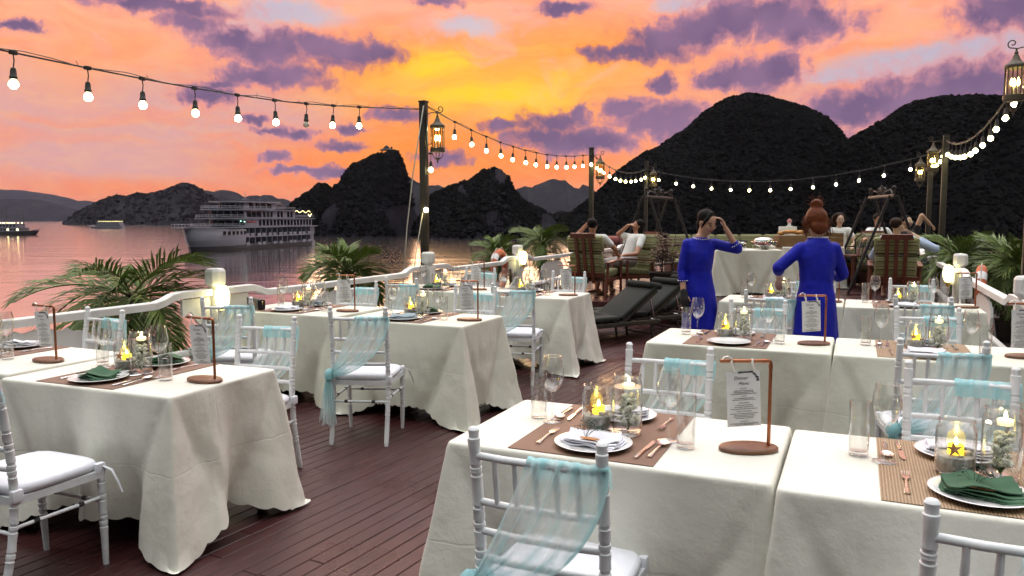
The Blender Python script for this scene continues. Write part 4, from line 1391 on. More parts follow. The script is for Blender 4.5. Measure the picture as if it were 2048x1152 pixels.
def cloth(seed, flare=(1, 1, 1, 1), drop=0.64, bonus=0.22):
    rs = random.Random(seed)
    hw, hd, r = TW / 2 + 0.004, TD / 2 + 0.004, 0.02
    per = []                       # (x, y, nx, ny, distance to nearest corner, corner index)
    cs = [(hw, hd), (-hw, hd), (-hw, -hd), (hw, -hd)]
    S = 0.0
    for ci in range(4):
        cx, cy = cs[ci]
        sx, sy = (1 if cx > 0 else -1), (1 if cy > 0 else -1)
        a0 = math.atan2(sy, sx) - math.pi / 4
        ox, oy = cx - sx * r, cy - sy * r
        for i in range(7):
            a = a0 + (math.pi / 2) * i / 6
            d = (i - 3) * r * 0.26
            per.append((ox + r * math.cos(a), oy + r * math.sin(a), math.cos(a), math.sin(a), d, ci, ci))
        nx_, ny_ = cs[(ci + 1) % 4]
        x0, y0 = per[-1][0], per[-1][1]
        sx2, sy2 = (1 if nx_ > 0 else -1), (1 if ny_ > 0 else -1)
        a1 = math.atan2(sy2, sx2) - math.pi / 4
        x1, y1 = nx_ - sx2 * r + r * math.cos(a1), ny_ - sy2 * r + r * math.sin(a1)
        Lx = math.hypot(x1 - x0, y1 - y0)
        n = int(Lx / 0.0115)
        nx0, ny0 = math.cos(a0 + math.pi / 2), math.sin(a0 + math.pi / 2)
        for i in range(1, n):
            t = i / n
            dl = t * Lx
            d = dl + r * 0.8 if t < 0.5 else -((1 - t) * Lx + r * 0.8)
            per.append((x0 + (x1 - x0) * t, y0 + (y1 - y0) * t, nx0, ny0, d, ci if t < 0.5 else (ci + 1) % 4, ci + t))
    fold = [(rs.uniform(0.25, 0.7), rs.uniform(0, 6.28), rs.uniform(0.010, 0.028)) for _ in range(4)]
    fl = [f * rs.uniform(0.85, 1.15) for f in flare]
    skew = [rs.uniform(-0.06, 0.06) for _ in range(4)]
    Ls = [0.0, 0.006, 0.016, 0.035, 0.07, 0.12, 0.18, 0.25, 0.32, 0.39, 0.46, 0.53, 0.59, 0.65, 0.71, 0.77, 0.84, 0.92, 1.0]
    n = len(per)
    V = []
    arc = 0.0
    prev = None
    wob = [rs.uniform(0, 6.28) for _ in range(6)]
    for (x, y, nx, ny, d, ci, cp) in per:
        if prev:
            arc += math.hypot(x - prev[0], y - prev[1])
        prev = (x, y)
        cx, cy = cs[ci]
        dg = Vector((1 if cx > 0 else -1, 1 if cy > 0 else -1)).normalized()
        dd = abs(d)
        Lt = drop + bonus * max(0.0, 1 - dd / 0.42) ** 1.6 + 0.014 * mnoise.noise(Vector((arc * 2.0, seed, 0)))
        hem = 0.017 * (1 - abs(math.sin(math.pi * arc / 0.058)))
        for li, f in enumerate(Ls):
            L = f * (Lt - hem * (f > 0.9) * (1.0 if f > 0.98 else 0.3))
            if li < 3:
                V.append((x - nx * (0.012, 0.004, 0.0)[li], y - ny * (0.012, 0.004, 0.0)[li], TZ + (0.0, -0.002, -0.010)[li]))
                continue
            wcone = 0.012 + 0.40 * L
            q = (d - skew[ci] * L) / wcone
            c = max(0.0, 1 - abs(q))
            c = c * c * (3 - 2 * c) * 0.3 + c * 0.7
            val = math.exp(-((abs(q) - 1.15) / 0.28) ** 2)
            off = 0.025 * L + 0.165 * fl[ci] * L * c - 0.045 * L * val
            for lam, ph, am in fold:
                off += am * (L / 0.6) ** 1.2 * math.sin(6.2832 * arc / lam + ph) * (1 - c) * min(1, dd / 0.2)
            off += 0.007 * mnoise.noise(Vector((arc * 11, L * 8, seed))) * min(1, L * 4)
            off += 0.016 * mnoise.noise(Vector((arc * 3.2, L * 2, seed + 5))) * min(1, L * 4)
            off += 0.0035 * mnoise.noise(Vector((arc * 26, L * 15, seed + 9))) * min(1, L * 5)
            ux, uy = nx * (1 - c) + dg.x * c, ny * (1 - c) + dg.y * c
            ul = math.hypot(ux, uy)
            ux, uy = ux / ul, uy / ul
            z = TZ - 0.010 - math.sqrt(max(0.0, (L - 0.016) ** 2 - (off * 0.8) ** 2)) if L > 0.016 else TZ - 0.01
            if z < 0.012:
                off += (0.012 - z) * 0.25
                z = 0.012 + 0.006 * abs(math.sin(arc * 40 + wob[0])) * (f > 0.9)
            V.append((x + ux * off, y + uy * off, z))
    m = len(Ls)
    mb = MB()
    mb.v = V
    for i in range(n):
        j = (i + 1) % n
        for k2 in range(m - 1):
            mb.f.append((i * m + k2, i * m + k2 + 1, j * m + k2 + 1, j * m + k2))
    # the top: inner rings so the flat carries slight undulation
    o = len(mb.v)
    rings = [0.92, 0.75, 0.5, 0.25]
    for rr_ in rings:
        for (x, y, *_r) in per:
            X, Y = x * rr_, y * rr_
            mb.v.append((X, Y, TZ + 0.0015 * mnoise.noise(Vector((X * 6, Y * 6, seed)))))
    for i in range(n):
        j = (i + 1) % n
        mb.f.append((i * m, j * m, o + j, o + i))
        for q in range(len(rings) - 1):
            mb.f.append((o + q * n + i, o + q * n + j, o + (q + 1) * n + j, o + (q + 1) * n + i))
    mb.f.append(tuple(o + (len(rings) - 1) * n + i for i in range(n)))
    return mb

# ------------------------------------------------------------------ chairs
def turned(p0, p1, r, rings, n=10, cap=True, foot=None, mid=None):
    """round bar with bamboo-like ring groups"""
    p0, p1 = Vector(p0), Vector(p1)
    ts = [0.0]
    rad = [r]
    for t in rings:
        for dt, k2 in ((-0.011, 1.0), (-0.007, 0.86), (-0.004, 1.06), (0.004, 1.06), (0.007, 0.86), (0.011, 1.0)):
            ts.append(t + dt); rad.append(r * k2)
    ts.append(1.0); rad.append(r)
    order = sorted(range(len(ts)), key=lambda i: ts[i])
    ts = [ts[i] for i in order]; rad = [rad[i] for i in order]
    pts = []
    for t in ts:
        p = p0.lerp(p1, t)
        if mid:
            p = p + Vector(mid) * (4 * t * (1 - t))
        pts.append(p)
    return pts, rad
def chair_proto():
    root = empty('banquet_chair')
    Wm = MT['white']
    hx = 0.188
    for sx in (-1, 1):
        # rear leg and back post in one sweep
        z0 = [0, 0.10, 0.22, 0.34, 0.46, 0.60, 0.75, 0.895]
        yy = [-0.075, -0.05, -0.024, -0.006, 0.0, -0.006, -0.022, -0.045]
        rings = [0.19, 0.215, 0.30, 0.325, 0.40, 0.52, 0.545, 0.57, 0.63, 0.655, 0.70, 0.80, 0.825]
        pts, rad = [], []
        zs = sorted(set([i * 0.03 for i in range(31)] + [z + d for z in rings for d in (-0.007, -0.0045, 0.0045, 0.007)]))
        for z in zs:
            if z > 0.895:
                continue
            y = float(np.interp(z, z0, yy))
            r_ = 0.0125 if z < 0.02 else 0.0165
            for q in rings:
                if abs(z - q) <= 0.0046:
                    r_ = 0.0150
                elif abs(z - q) <= 0.0076:
                    r_ = 0.0178
            pts.append((sx * hx, y, z)); rad.append(r_)
        pts += [(sx * hx, -0.046, z) for z in (0.898, 0.905, 0.908, 0.918, 0.930, 0.937, 0.940)]
        rad += [0.018, 0.018, 0.0145, 0.0145, 0.0165, 0.012, 0.003]
        MB().tube(pts, rad, 10).build('back_post', Wm, root, 40)
        pts, rad = [], []
        rings = [0.18, 0.205, 0.23, 0.30, 0.325, 0.38]
        zs = sorted(set([0, 0.02] + [0.05 + i * 0.05 for i in range(8)] + [0.43] + [z + d for z in rings for d in (-0.007, -0.0045, 0.0045, 0.007)]))
        for z in zs:
            r_ = 0.0165 - 0.004 * max(0, (0.15 - z) / 0.15)
            for q in rings:
                if abs(z - q) <= 0.0046:
                    r_ = 0.0148
                elif abs(z - q) <= 0.0076:
                    r_ = 0.018
            pts.append((sx * (hx + 0.012 - 0.02 * (0.43 - z)), 0.375 + 0.03 * (0.43 - z), z)); rad.append(r_)
        MB().tube(pts, rad, 10).build('front_leg', Wm, root, 40)
    for z, y in ((0.855, -0.040), (0.715, -0.018), (0.625, -0.009), (0.545, -0.003)):
        MB().tube([(-hx, y, z), (-0.09, y - 0.012, z), (0.09, y - 0.012, z), (hx, y, z)], 0.0115, 8).build('back_rail', Wm, root, 60)
    for i in range(5):
        x = -0.122 + i * 0.061
        MB().tube([(x, -0.051, 0.852), (x, -0.040, 0.79), (x, -0.030, 0.718)], [0.0075, 0.0095, 0.0075], 8).build('spindle', Wm, root, 60)
    # seat frame
    fr = [(-0.195, -0.01), (0.195, -0.01), (0.212, 0.385), (0.18, 0.402), (-0.18, 0.402), (-0.212, 0.385)]
    MB().extr(fr, 0.40, 0.432).build('seat_frame', Wm, root, 20)
    mb = MB()
    def cush(u, v):
        a = u * 2 * math.pi
        p = 5.0
        c, s = math.cos(a), math.sin(a)
        k2 = (abs(c) ** p + abs(s) ** p) ** (-1 / p)
        x, y = c * k2 * 0.205, 0.195 + s * k2 * 0.203
        prof = [(0.94, 0.433), (1.0, 0.440), (1.01, 0.455), (0.99, 0.468), (0.93, 0.476), (0.7, 0.482), (0.35, 0.486), (0.0, 0.487)]
        f, z = prof[int(round(v * 7))]
        return (x * f, 0.195 + (y - 0.195) * f, z)
    mb.grid(40, 7, cush)
    mb.build('cushion', MT['cushion'], root, 60)
    for sx in (-1, 1):
        for y in (0.0, 0.37):
            MB().cbox((sx * 0.20, y, 0.44), (0.03, 0.045, 0.05), 0.008).build('cushion_tie', MT['cushion'], root)
    MB().tube([(0.212, 0.38, 0.45), (0.24, 0.40, 0.43), (0.26, 0.41, 0.38), (0.275, 0.42, 0.33)], [0.010, 0.012, 0.012, 0.008], 6, flat=0.25).build('tie_tail', MT['cushion'], root)
    for a, b in (((-hx, -0.012, 0.31), (-hx - 0.01, 0.378, 0.31)), ((hx, -0.012, 0.31), (hx + 0.01, 0.378, 0.31)), ((-hx, -0.018, 0.29), (hx, -0.018, 0.29)), ((-hx, 0.378, 0.29), (hx, 0.378, 0.29))):
        MB().tube([a, b], 0.0085, 8).build('stretcher', Wm, root, 60)
        a, b = Vector(a), Vector(b)
        mb = MB()
        for t in (0.24, 0.74):
            mb.tube([a.lerp(b, t - 0.03), a.lerp(b, t + 0.03)], 0.0105, 8)
        mb.build('rubber_sleeve', MT['black'], root)
    return root
CP = Proto(chair_proto)

def sash_mesh(seed, flip, tail=0.30):
    """tulle drawn over one end of the top rail and knotted round the other post"""
    rs = random.Random(seed)
    mb = MB(); dn = []
    f = -1 if flip else 1
    nu, nv = 34, 30
    def bez(p, t):
        a, b, c, d = [Vector(q) for q in p]
        s = 1 - t
        return a * s ** 3 + b * 3 * s * s * t + c * 3 * s * t * t + d * t ** 3
    knot = Vector((-0.195, -0.045, 0.475))
    Le = [(-0.02, -0.058, 0.866), (-0.06, -0.08, 0.74), (-0.13, -0.07, 0.60), tuple(knot + Vector((0.0, 0, 0.02)))]
    Re = [(0.212, -0.050, 0.868), (0.222, -0.062, 0.70), (0.08, -0.10, 0.49), tuple(knot + Vector((0.015, 0, -0.015)))]
    ph = [rs.uniform(0, 6.28) for _ in range(4)]
    start = len(mb.v)
    for j in range(nv + 1):
        v = j / nv
        for i in range(nu + 1):
            u = i / nu
            if v < 0.12:       # rolled over the rail
                a = (v / 0.12) * math.pi
                x = -0.02 + u * 0.232
                p = Vector((x, -0.044 + 0.020 * math.cos(a) , 0.858 + 0.018 * math.sin(a) + (0.0 if a > 1.5 else -0.05 * (1 - a / 1.57))))
                w_ = 0.003
            else:
                t = (v - 0.12) / 0.88
                p = bez(Le, t).lerp(bez(Re, t), u)
                w_ = 0.009 * (1 - t * 0.3)
            y = w_ * (math.sin(u * 31 + ph[0] + v * 3) + 0.6 * math.sin(u * 57 + ph[1] - v * 5))
            y += 0.012 * math.sin(u * 9 + ph[2]) * math.sin(math.pi * v)
            mb.v.append((f * p.x, p.y - abs(y) - 0.001, p.z + 0.3 * y))
            edge = max(0.0, 1 - min(u, 1 - u) / 0.10)
            d = 0.54 + 0.38 * max(0, (v - 0.55) / 0.45) ** 1.2 + 0.28 * max(0, 1 - v / 0.22) + 0.30 * max(0, (u - 0.8) / 0.2) * (v < 0.6) + 0.05 * edge + 0.12 * (math.sin(u * 31 + ph[0] + v * 3) > 0.6)
            dn.append(min(0.92, d))
    for j in range(nv):
        for i in range(nu):
            a = start + j * (nu + 1) + i
            mb.f.append((a, a + 1, a + nu + 2, a + nu + 1))
    k0 = len(mb.v)
    mb.ball((f * (knot.x - 0.01), knot.y + 0.0, knot.z), 0.036, 2, (0.9, 0.9, 1.15), 0.25, rs)
    # a band round the post
    mb.tube([(f * (knot.x + 0.007 + 0.024 * math.cos(a)), -0.002 + 0.05 * math.sin(a) * 0.6, knot.z + 0.006 * math.sin(a)) for a in [2 * math.pi * i / 12 for i in range(13)]], 0.017, 6, cap=False)
    dn += [0.85] * (len(mb.v) - k0)
    for tix in range(3):
        L = tail * rs.uniform(0.75, 1.1)
        ox, oy = rs.uniform(-0.03, 0.03), rs.uniform(-0.05, 0.02)
        s0 = len(mb.v)
        for j in range(15):
            v = j / 14
            wd = 0.018 + 0.085 * v ** 0.6
            for i in range(19):
                u = i / 18 - 0.5
                y = 0.016 * math.sin(u * 26 + ph[3] + tix) * (0.2 + v)
                ruff = 0.012 * math.sin(i * 2.1 + tix) * (v > 0.95)
                mb.v.append((f * (knot.x - 0.012 + ox * v + u * wd), knot.y - 0.012 - 0.018 * tix * v + oy * v + y, knot.z - 0.01 - L * v + ruff))
                dn.append(0.82 - 0.34 * v + 0.15 * (abs(u) > 0.45))
        for j in range(14):
            for i in range(18):
                a = s0 + j * 19 + i
                mb.f.append((a, a + 1, a + 20, a + 19))
    me = mb.mesh('chair_sash', MT['tulle'], 180)
    at = me.attributes.new('weave', 'FLOAT', 'POINT')
    at.data.foreach_set('value', dn)
    return me
SASH = [sash_mesh(1, False), sash_mesh(2, True), sash_mesh(3, False, 0.26), sash_mesh(4, True, 0.34)]
def chair(v, u, rz, where, sash=0):
    CP.put((v, u, 0), rz, 'white banquet chair ' + where, 'chair', 'white banquet chairs')
    if sash is not None:
        o = bpy.data.objects.new('chair_sash', SASH[sash]); COL.objects.link(o)
        o.location = (v, u, 0); o.rotation_euler = (0, 0, rz)
        tag(o, 'aqua tulle sash on the chair ' + where, 'sash', 'aqua tulle chair sashes')

# ------------------------------------------------------------------ tableware
def shell(prof, mat, name, parent, n=28):
    return MB().lathe(prof, n).build(name, mat, parent, 60)
def wine_proto():
    root = empty('wine_glass')
    bowl = [(0.0, 0.103), (0.010, 0.105), (0.024, 0.118), (0.035, 0.138), (0.0395, 0.160), (0.038, 0.185), (0.034, 0.208), (0.030, 0.226), (0.0288, 0.226), (0.0328, 0.207), (0.0368, 0.185), (0.0382, 0.160), (0.0338, 0.139), (0.022, 0.120), (0.0, 0.112)]
    shell(bowl, MT['glass'], 'bowl', root)
    shell([(0.0052, 0.006), (0.0036, 0.02), (0.0034, 0.06), (0.0040, 0.09), (0.008, 0.104)], MT['glass'], 'stem', root, 12)
    shell([(0.0, 0.0), (0.033, 0.0), (0.0345, 0.0012), (0.033, 0.0024), (0.018, 0.0035), (0.0055, 0.007)], MT['glass'], 'foot', root)
    scale_tree(root, 1.12)
    return root
def tumbler_proto():
    root = empty('tumbler')
    shell([(0.0, 0.0), (0.0235, 0.0), (0.0255, 0.002), (0.0265, 0.08), (0.0275, 0.150), (0.0262, 0.1515), (0.0250, 0.150), (0.0245, 0.08), (0.0238, 0.014), (0.0, 0.012)], MT['glass'], 'wall', root)
    shell([(0.0, 0.0125), (0.0236, 0.0125)], MT['glass'], 'base', root)
    scale_tree(root, 1.2)
    return root
def candle_jar_proto():
    root = empty('candle_jar')
    shell([(0.0, 0.0), (0.040, 0.0), (0.0455, 0.004), (0.0465, 0.02), (0.0465, 0.105), (0.044, 0.116), (0.0405, 0.122), (0.0405, 0.128), (0.0425, 0.132), (0.0425, 0.135), (0.040, 0.1355), (0.0385, 0.130), (0.0385, 0.121), (0.0445, 0.104), (0.0445, 0.01), (0.0, 0.006)], MT['glass'], 'jar', root)
    sand = MB()
    sand.lathe([(0.0, 0.007), (0.0435, 0.008), (0.044, 0.02), (0.044, 0.044), (0.036, 0.047), (0.018, 0.046), (0.0, 0.048)], 28)
    sand.build('sand', MT['sand'], root, 60)
    c = MB().lathe([(0.0, 0.046), (0.018, 0.046), (0.0185, 0.049), (0.0185, 0.068), (0.016, 0.071), (0.0, 0.070)], 20, (0.002, 0.004, 0)).build('candle', MT['candle'], root, 40)
    MB().lathe([(0.0, 0.069), (0.004, 0.0705), (0.0056, 0.075), (0.004, 0.083), (0.0, 0.091)], 12, (0.002, 0.004, 0)).build('flame', MT['flame'], c, 180)
    mb = MB()
    pts = []
    for i in range(10):
        a = math.pi / 2 + i * math.pi / 5
        r_ = 0.021 if i % 2 == 0 else 0.007
        pts.append((r_ * math.cos(a), r_ * math.sin(a)))
    mb.extr(pts, -0.002, 0.0025, lambda a, b, h: (-0.014 + a, -0.020 - h + b * 0.35, 0.064 + b * 0.9))
    mb.build('starfish', MT['star'], root, 20)
    mb = MB()
    mb.ball((0.024, -0.014, 0.052), 0.010, 2, (1.2, 0.8, 0.75), 0.15); mb.ball((0.030, 0.0, 0.052), 0.007, 2, (1, 1, 0.7), 0.2); mb.ball((-0.002, -0.030, 0.049), 0.006, 1, (1.4, 0.8, 0.5), 0.2)
    mb.build('shells', MT['shell'], root)
    scale_tree(root, 1.2)
    return root
def flower_jar_proto():
    root = empty('flower_jar')
    shell([(0.0, 0.0), (0.040, 0.0), (0.0455, 0.004), (0.047, 0.02), (0.047, 0.155), (0.0445, 0.166), (0.041, 0.172), (0.041, 0.179), (0.043, 0.183), (0.043, 0.186), (0.0405, 0.1865), (0.039, 0.180), (0.039, 0.171), (0.045, 0.154), (0.045, 0.01), (0.0, 0.006)], MT['glass'], 'jar', root)
    shell([(0.0, 0.148), (0.0445, 0.148)], MT['water_in'], 'water_surface', root)
    c = MB().lathe([(0.0, 0.140), (0.012, 0.141), (0.018, 0.147), (0.0195, 0.155), (0.017, 0.157), (0.0, 0.156)], 18, (0.004, 0.004, 0)).build('floating_candle', MT['wax'], root, 40)
    MB().lathe([(0.0, 0.157), (0.0035, 0.160), (0.0045, 0.166), (0.002, 0.175), (0.0, 0.180)], 10, (0.004, 0.004, 0)).build('flame', MT['flame2'], c, 180)
    rs = random.Random(9)
    fl, stm = MB(), MB()
    for i in range(30):
        a, z = rs.uniform(0, 6.28), 0.03 + 0.095 * (i / 30) + rs.uniform(-0.006, 0.006)
        r_ = rs.uniform(0.006, 0.030) * (1.0 if z < 0.10 else 0.6)
        p = Vector((r_ * math.cos(a), r_ * math.sin(a), z))
        stm.tube([(0.002, 0.0, max(0.008, z - 0.035)), p * 0.6 + Vector((0, 0, z * 0.3)), p], 0.0013, 5)
        fl.ball(p, 0.0105, 1, (1, 1, 0.8), 0.7, rs)
        for k2 in range(9):
            d = Vector((rs.gauss(0, 1), rs.gauss(0, 1), rs.gauss(0, 0.7) + 0.3)).normalized()
            q = p + d * 0.0075
            t = d.orthogonal().normalized(); s = d.cross(t)
            w_ = 0.0068
            fl.add([q - t * w_ - d * 0.004, q - s * w_ * 0.8, q + t * w_ - d * 0.004, q + s * w_ * 0.8, q + d * 0.0045], [(0, 1, 4), (1, 2, 4), (2, 3, 4), (3, 0, 4), (3, 2, 1, 0)])
    stm.tube([(0.004, -0.002, 0.008), (0.0, 0.0, 0.06), (0.004, 0.003, 0.12)], 0.0018, 6)
    for i in range(4):
        a = rs.uniform(0, 6.28); z = rs.uniform(0.02, 0.11)
        p = Vector((0.012 * math.cos(a), 0.012 * math.sin(a), z)); q = p * 1.9 + Vector((0, 0, z * -0.3 + 0.012))
        s = Vector((-math.sin(a), math.cos(a), 0)) * 0.004
        stm.add([p, (p + q) / 2 + s, q, (p + q) / 2 - s], [(0, 1, 2, 3)])
    fl.build('flowers', MT['flower'], root, 0)
    stm.build('stems', MT['stem'], root, 40)
    scale_tree(root, 1.14)
    return root
def plate_mesh():
    return MB().lathe([(0.0, 0.0), (0.075, 0.0), (0.085, 0.003), (0.118, 0.0125), (0.131, 0.0165), (0.133, 0.018), (0.131, 0.0195), (0.117, 0.0155), (0.090, 0.0085), (0.080, 0.0055), (0.0, 0.005)], 44).mesh('dinner_plate', MT['plate'], 60)
def fork_mesh():
    mb = MB()
    mb.tube([(0, -0.095, 0.004), (0, -0.085, 0.004), (0, -0.04, 0.006), (0, 0.0, 0.009), (0, 0.03, 0.008)], [0.0075, 0.0085, 0.004, 0.003, 0.0038], 8, flat=0.35)
    mb.extr([(-0.0035, 0.028), (0.0035, 0.028), (0.011, 0.045), (0.011, 0.055), (-0.011, 0.055), (-0.011, 0.045)], 0.0065, 0.0085)
    for x in (-0.0095, -0.0032, 0.0032, 0.0095):
        mb.tube([(x, 0.053, 0.0075), (x, 0.08, 0.006), (x, 0.097, 0.010)], [0.0019, 0.0018, 0.0010], 6)
    return mb.mesh('fork', MT['silver'], 50)
def knife_mesh():
    mb = MB()
    mb.tube([(0, -0.105, 0.004), (0, -0.095, 0.004), (0, -0.05, 0.005), (0, 0.0, 0.005)], [0.006, 0.0085, 0.0065, 0.005], 8, flat=0.6)
    mb.extr([(-0.006, -0.002), (0.006, -0.002), (0.0095, 0.03), (0.0095, 0.08), (0.003, 0.105), (-0.005, 0.108), (-0.007, 0.09), (-0.006, 0.03)], 0.0035, 0.0055)
    return mb.mesh('knife', MT['silver'], 40)
def spoon_mesh():
    mb = MB()
    mb.tube([(0, -0.095, 0.004), (0, -0.085, 0.004), (0, -0.04, 0.006), (0, 0.0, 0.009), (0, 0.035, 0.008)], [0.0075, 0.0085, 0.004, 0.003, 0.0035], 8, flat=0.35)
    def f(u, v):
        a = u * 2 * math.pi
        x, y = math.cos(a), math.sin(a)
        return (0.020 * v * x, 0.065 + 0.031 * v * y, 0.003 + 0.008 * v * v)
    mb.grid(20, 5, f)
    return mb.mesh('spoon', MT['silver'], 60)
def napkin_mesh(kind, mat):
    mb = MB()
    rs = random.Random(kind)
    for k2 in range(4):
        z0 = 0.009 + 0.0055 * k2
        rot = (k2 - 1.5) * 0.11 + 0.12
        w_, h_ = 0.205 - 0.008 * k2, 0.115 - 0.006 * k2
        o = len(mb.v)
        N1, N2 = 22, 12
        for s in (0, 1):
            for i in range(N1 + 1):
                for j in range(N2 + 1):
                    x, y = (i / N1 - 0.5) * w_, (j / N2 - 0.5) * h_
                    z = z0 + s * 0.0038 + 0.009 * mnoise.noise(Vector((x * 18 + kind, y * 22, k2 * 0.4))) + 0.012 * (k2 / 3) * max(0, y / 0.05) + 0.010 * max(0, x / 0.1 - 0.55) + 0.012 * max(0, -x / 0.1 - 0.6) * (k2 / 3)
                    if kind == 2:
                        z += 0.022 * math.exp(-((x + 0.02) / 0.04) ** 2) * (k2 / 3)
                    y += 0.012 * math.sin(x * 24 + k2 + kind)
                    c, s_ = math.cos(rot), math.sin(rot)
                    mb.v.append((x * c - y * s_, x * s_ + y * c, z))
        M = (N1 + 1) * (N2 + 1)
        for i in range(N1):
            for j in range(N2):
                a = o + i * (N2 + 1) + j
                mb.f.append((a + 1, a + N2 + 2, a + N2 + 1, a))
                mb.f.append((a + M, a + N2 + 1 + M, a + N2 + 2 + M, a + 1 + M))
        rim = [o + i * (N2 + 1) for i in range(N1 + 1)] + [o + N1 * (N2 + 1) + j for j in range(1, N2 + 1)] + [o + i * (N2 + 1) + N2 for i in range(N1 - 1, -1, -1)] + [o + j for j in range(N2 - 1, 0, -1)]
        for a, b in zip(rim, rim[1:] + rim[:1]):
            mb.f.append((a, b, b + M, a + M))
    return mb.mesh('napkin', mat, 50)
MESH = dict(plate=plate_mesh(), fork=fork_mesh(), knife=knife_mesh(), spoon=spoon_mesh(),
            nap_white=napkin_mesh(1, MT['nap_white']), nap_green=napkin_mesh(2, MT['nap_green']), nap_blue=napkin_mesh(3, MT['nap_blue']),
            mat1=MB().cbox((0, 0, 0.0012), (0.50, 0.672, 0.0022), 0.0006).mesh('placemat', MT['mat1'], 30), mat2=MB().cbox((0, 0, 0.0012), (0.50, 0.672, 0.0022), 0.0006).mesh('placemat', MT['mat2'], 30),
            tray=MB().lathe([(0.0, 0.0), (0.098, 0.0), (0.102, 0.002), (0.100, 0.0045), (0.0, 0.0045)], 40).mesh('mirror_tray', MT['mirror'], 30))

# text on the menu cards
def text_mesh(lines):
    """list of (text, size, x, z, shear) -> one mesh lying in the x-z plane"""
    mb = MB()
    for txt, size, x, z, shear in lines:
        cu = bpy.data.curves.new('t', 'FONT')
        cu.body = txt; cu.size = size; cu.shear = shear; cu.align_x = 'CENTER'; cu.resolution_u = 2
        o = bpy.data.objects.new('t', cu); COL.objects.link(o)
        dg = bpy.context.evaluated_depsgraph_get()
        me = bpy.data.meshes.new_from_object(o.evaluated_get(dg))
        mb.add([(v.co.x + x, 0, v.co.y + z) for v in me.vertices], [tuple(p.vertices) for p in me.polygons])
        bpy.data.objects.remove(o); bpy.data.curves.remove(cu); bpy.data.meshes.remove(me)
    return mb
_menu = text_mesh([('Dinner', 0.0155, -0.008, 0.150, 0.4), ('Menu', 0.0145, 0.0, 0.133, 0.4), ('SALAD', 0.0065, 0, 0.120, 0), ('SOUP', 0.0065, 0, 0.096, 0),
                   ('APPETIZERS', 0.0065, 0, 0.074, 0), ('MAIN COURSES', 0.0065, 0, 0.047, 0), ('DESSERT', 0.0065, 0, 0.014, 0)])
_rs = random.Random(4)
for z in (0.114, 0.109, 0.104, 0.090, 0.085, 0.068, 0.062, 0.056, 0.041, 0.036, 0.031, 0.026, 0.009, 0.005):
    x = -_rs.uniform(0.026, 0.043)
    e = -x
    while x < e:
        w_ = _rs.uniform(0.003, 0.010)
        _menu.add([(x, 0, z), (min(e, x + w_), 0, z), (min(e, x + w_), 0, z + 0.0017), (x, 0, z + 0.0017)], [(0, 1, 2, 3)])
        x += w_ + 0.0016
for i in range(16):
    x = -0.012 + i * 0.0042; z = 0.173 - (0.0 if i < 11 else (i - 10) * 0.0055)
    x = min(x, 0.045)
    _menu.ball((x, 0, z), 0.0034, 1, (1.2 + 0.5 * (i % 2), 0.02, 0.8), 0.5, _rs)
def stand_proto():
    root = empty('menu_stand')
    mb = MB()
    mb.lathe([(0.0, 0.0), (0.088, 0.0), (0.092, 0.003), (0.092, 0.010), (0.088, 0.014), (0.084, 0.0155), (0.0, 0.016)], 40, sx=1.0, sy=0.62)
    mb.build('wooden_base', MT['wood'], root, 30)
    mb = MB()
    mb.tube([(0.062, 0.0, 0.012), (0.062, 0, 0.272), (0.0605, 0, 0.278), (0.055, 0, 0.281), (-0.095, 0, 0.281)], 0.0058, 10)
    for p, q in (((0.062, 0, 0.258), (0.062, 0, 0.270)), ((0.046, 0, 0.281), (0.034, 0, 0.281))):
        mb.tube([p, q], 0.0068, 10)
    mb.build('copper_rod', MT['copper'], root, 50)
    tilt = Matrix.Rotation(R(-4), 4, 'Y')
    def crd(u, v):
        p = tilt @ Vector(((u - 0.5) * 0.104, 0.0, v * 0.178 - 0.178))
        return (p.x - 0.026, -0.006 + 0.010 * (1 - v) ** 2, p.z + 0.252)
    mb = MB(); mb.grid(6, 10, crd)
    o = len(mb.v)
    mb.grid(6, 10, lambda u, v: (crd(1 - u, v)[0], crd(1 - u, v)[1] + 0.0007, crd(1 - u, v)[2]))
    card = mb.build('menu_card', MT['paper'], root, 60)
    t = MB()
    for x, y, z in _menu.v:
        v_ = min(1, max(0, z / 0.178))
        p = tilt @ Vector((x, 0, z - 0.178))
        t.v.append((p.x - 0.026, -0.0072 + 0.010 * (1 - v_) ** 2 + y, p.z + 0.252))
    t.f = list(_menu.f)
    t.build('menu_print', MT['ink'], card, 0)
    for x in (-0.058, 0.006):
        mb = MB()
        mb.tube([(x + 0.0045, -0.006, 0.246), (x, -0.010, 0.262), (x - 0.004, -0.0085, 0.278), (x - 0.002, 0.0, 0.2885), (x + 0.004, 0.007, 0.280), (x + 0.008, 0.002, 0.262), (x + 0.004, -0.006, 0.246)], 0.0036, 6, flat=0.3)
        if x < 0:
            mb.tube([(x, -0.004, 0.288), (x - 0.012, -0.004, 0.297), (x - 0.026, -0.004, 0.294), (x - 0.031, -0.004, 0.285)], 0.0042, 6, flat=0.3)
        mb.build('ribbon', MT['ribbon'], root, 60)
    scale_tree(root, 1.08)
    return root
WP, UP, JP, FP, SP = Proto(wine_proto), Proto(tumbler_proto), Proto(candle_jar_proto), Proto(flower_jar_proto), Proto(stand_proto)
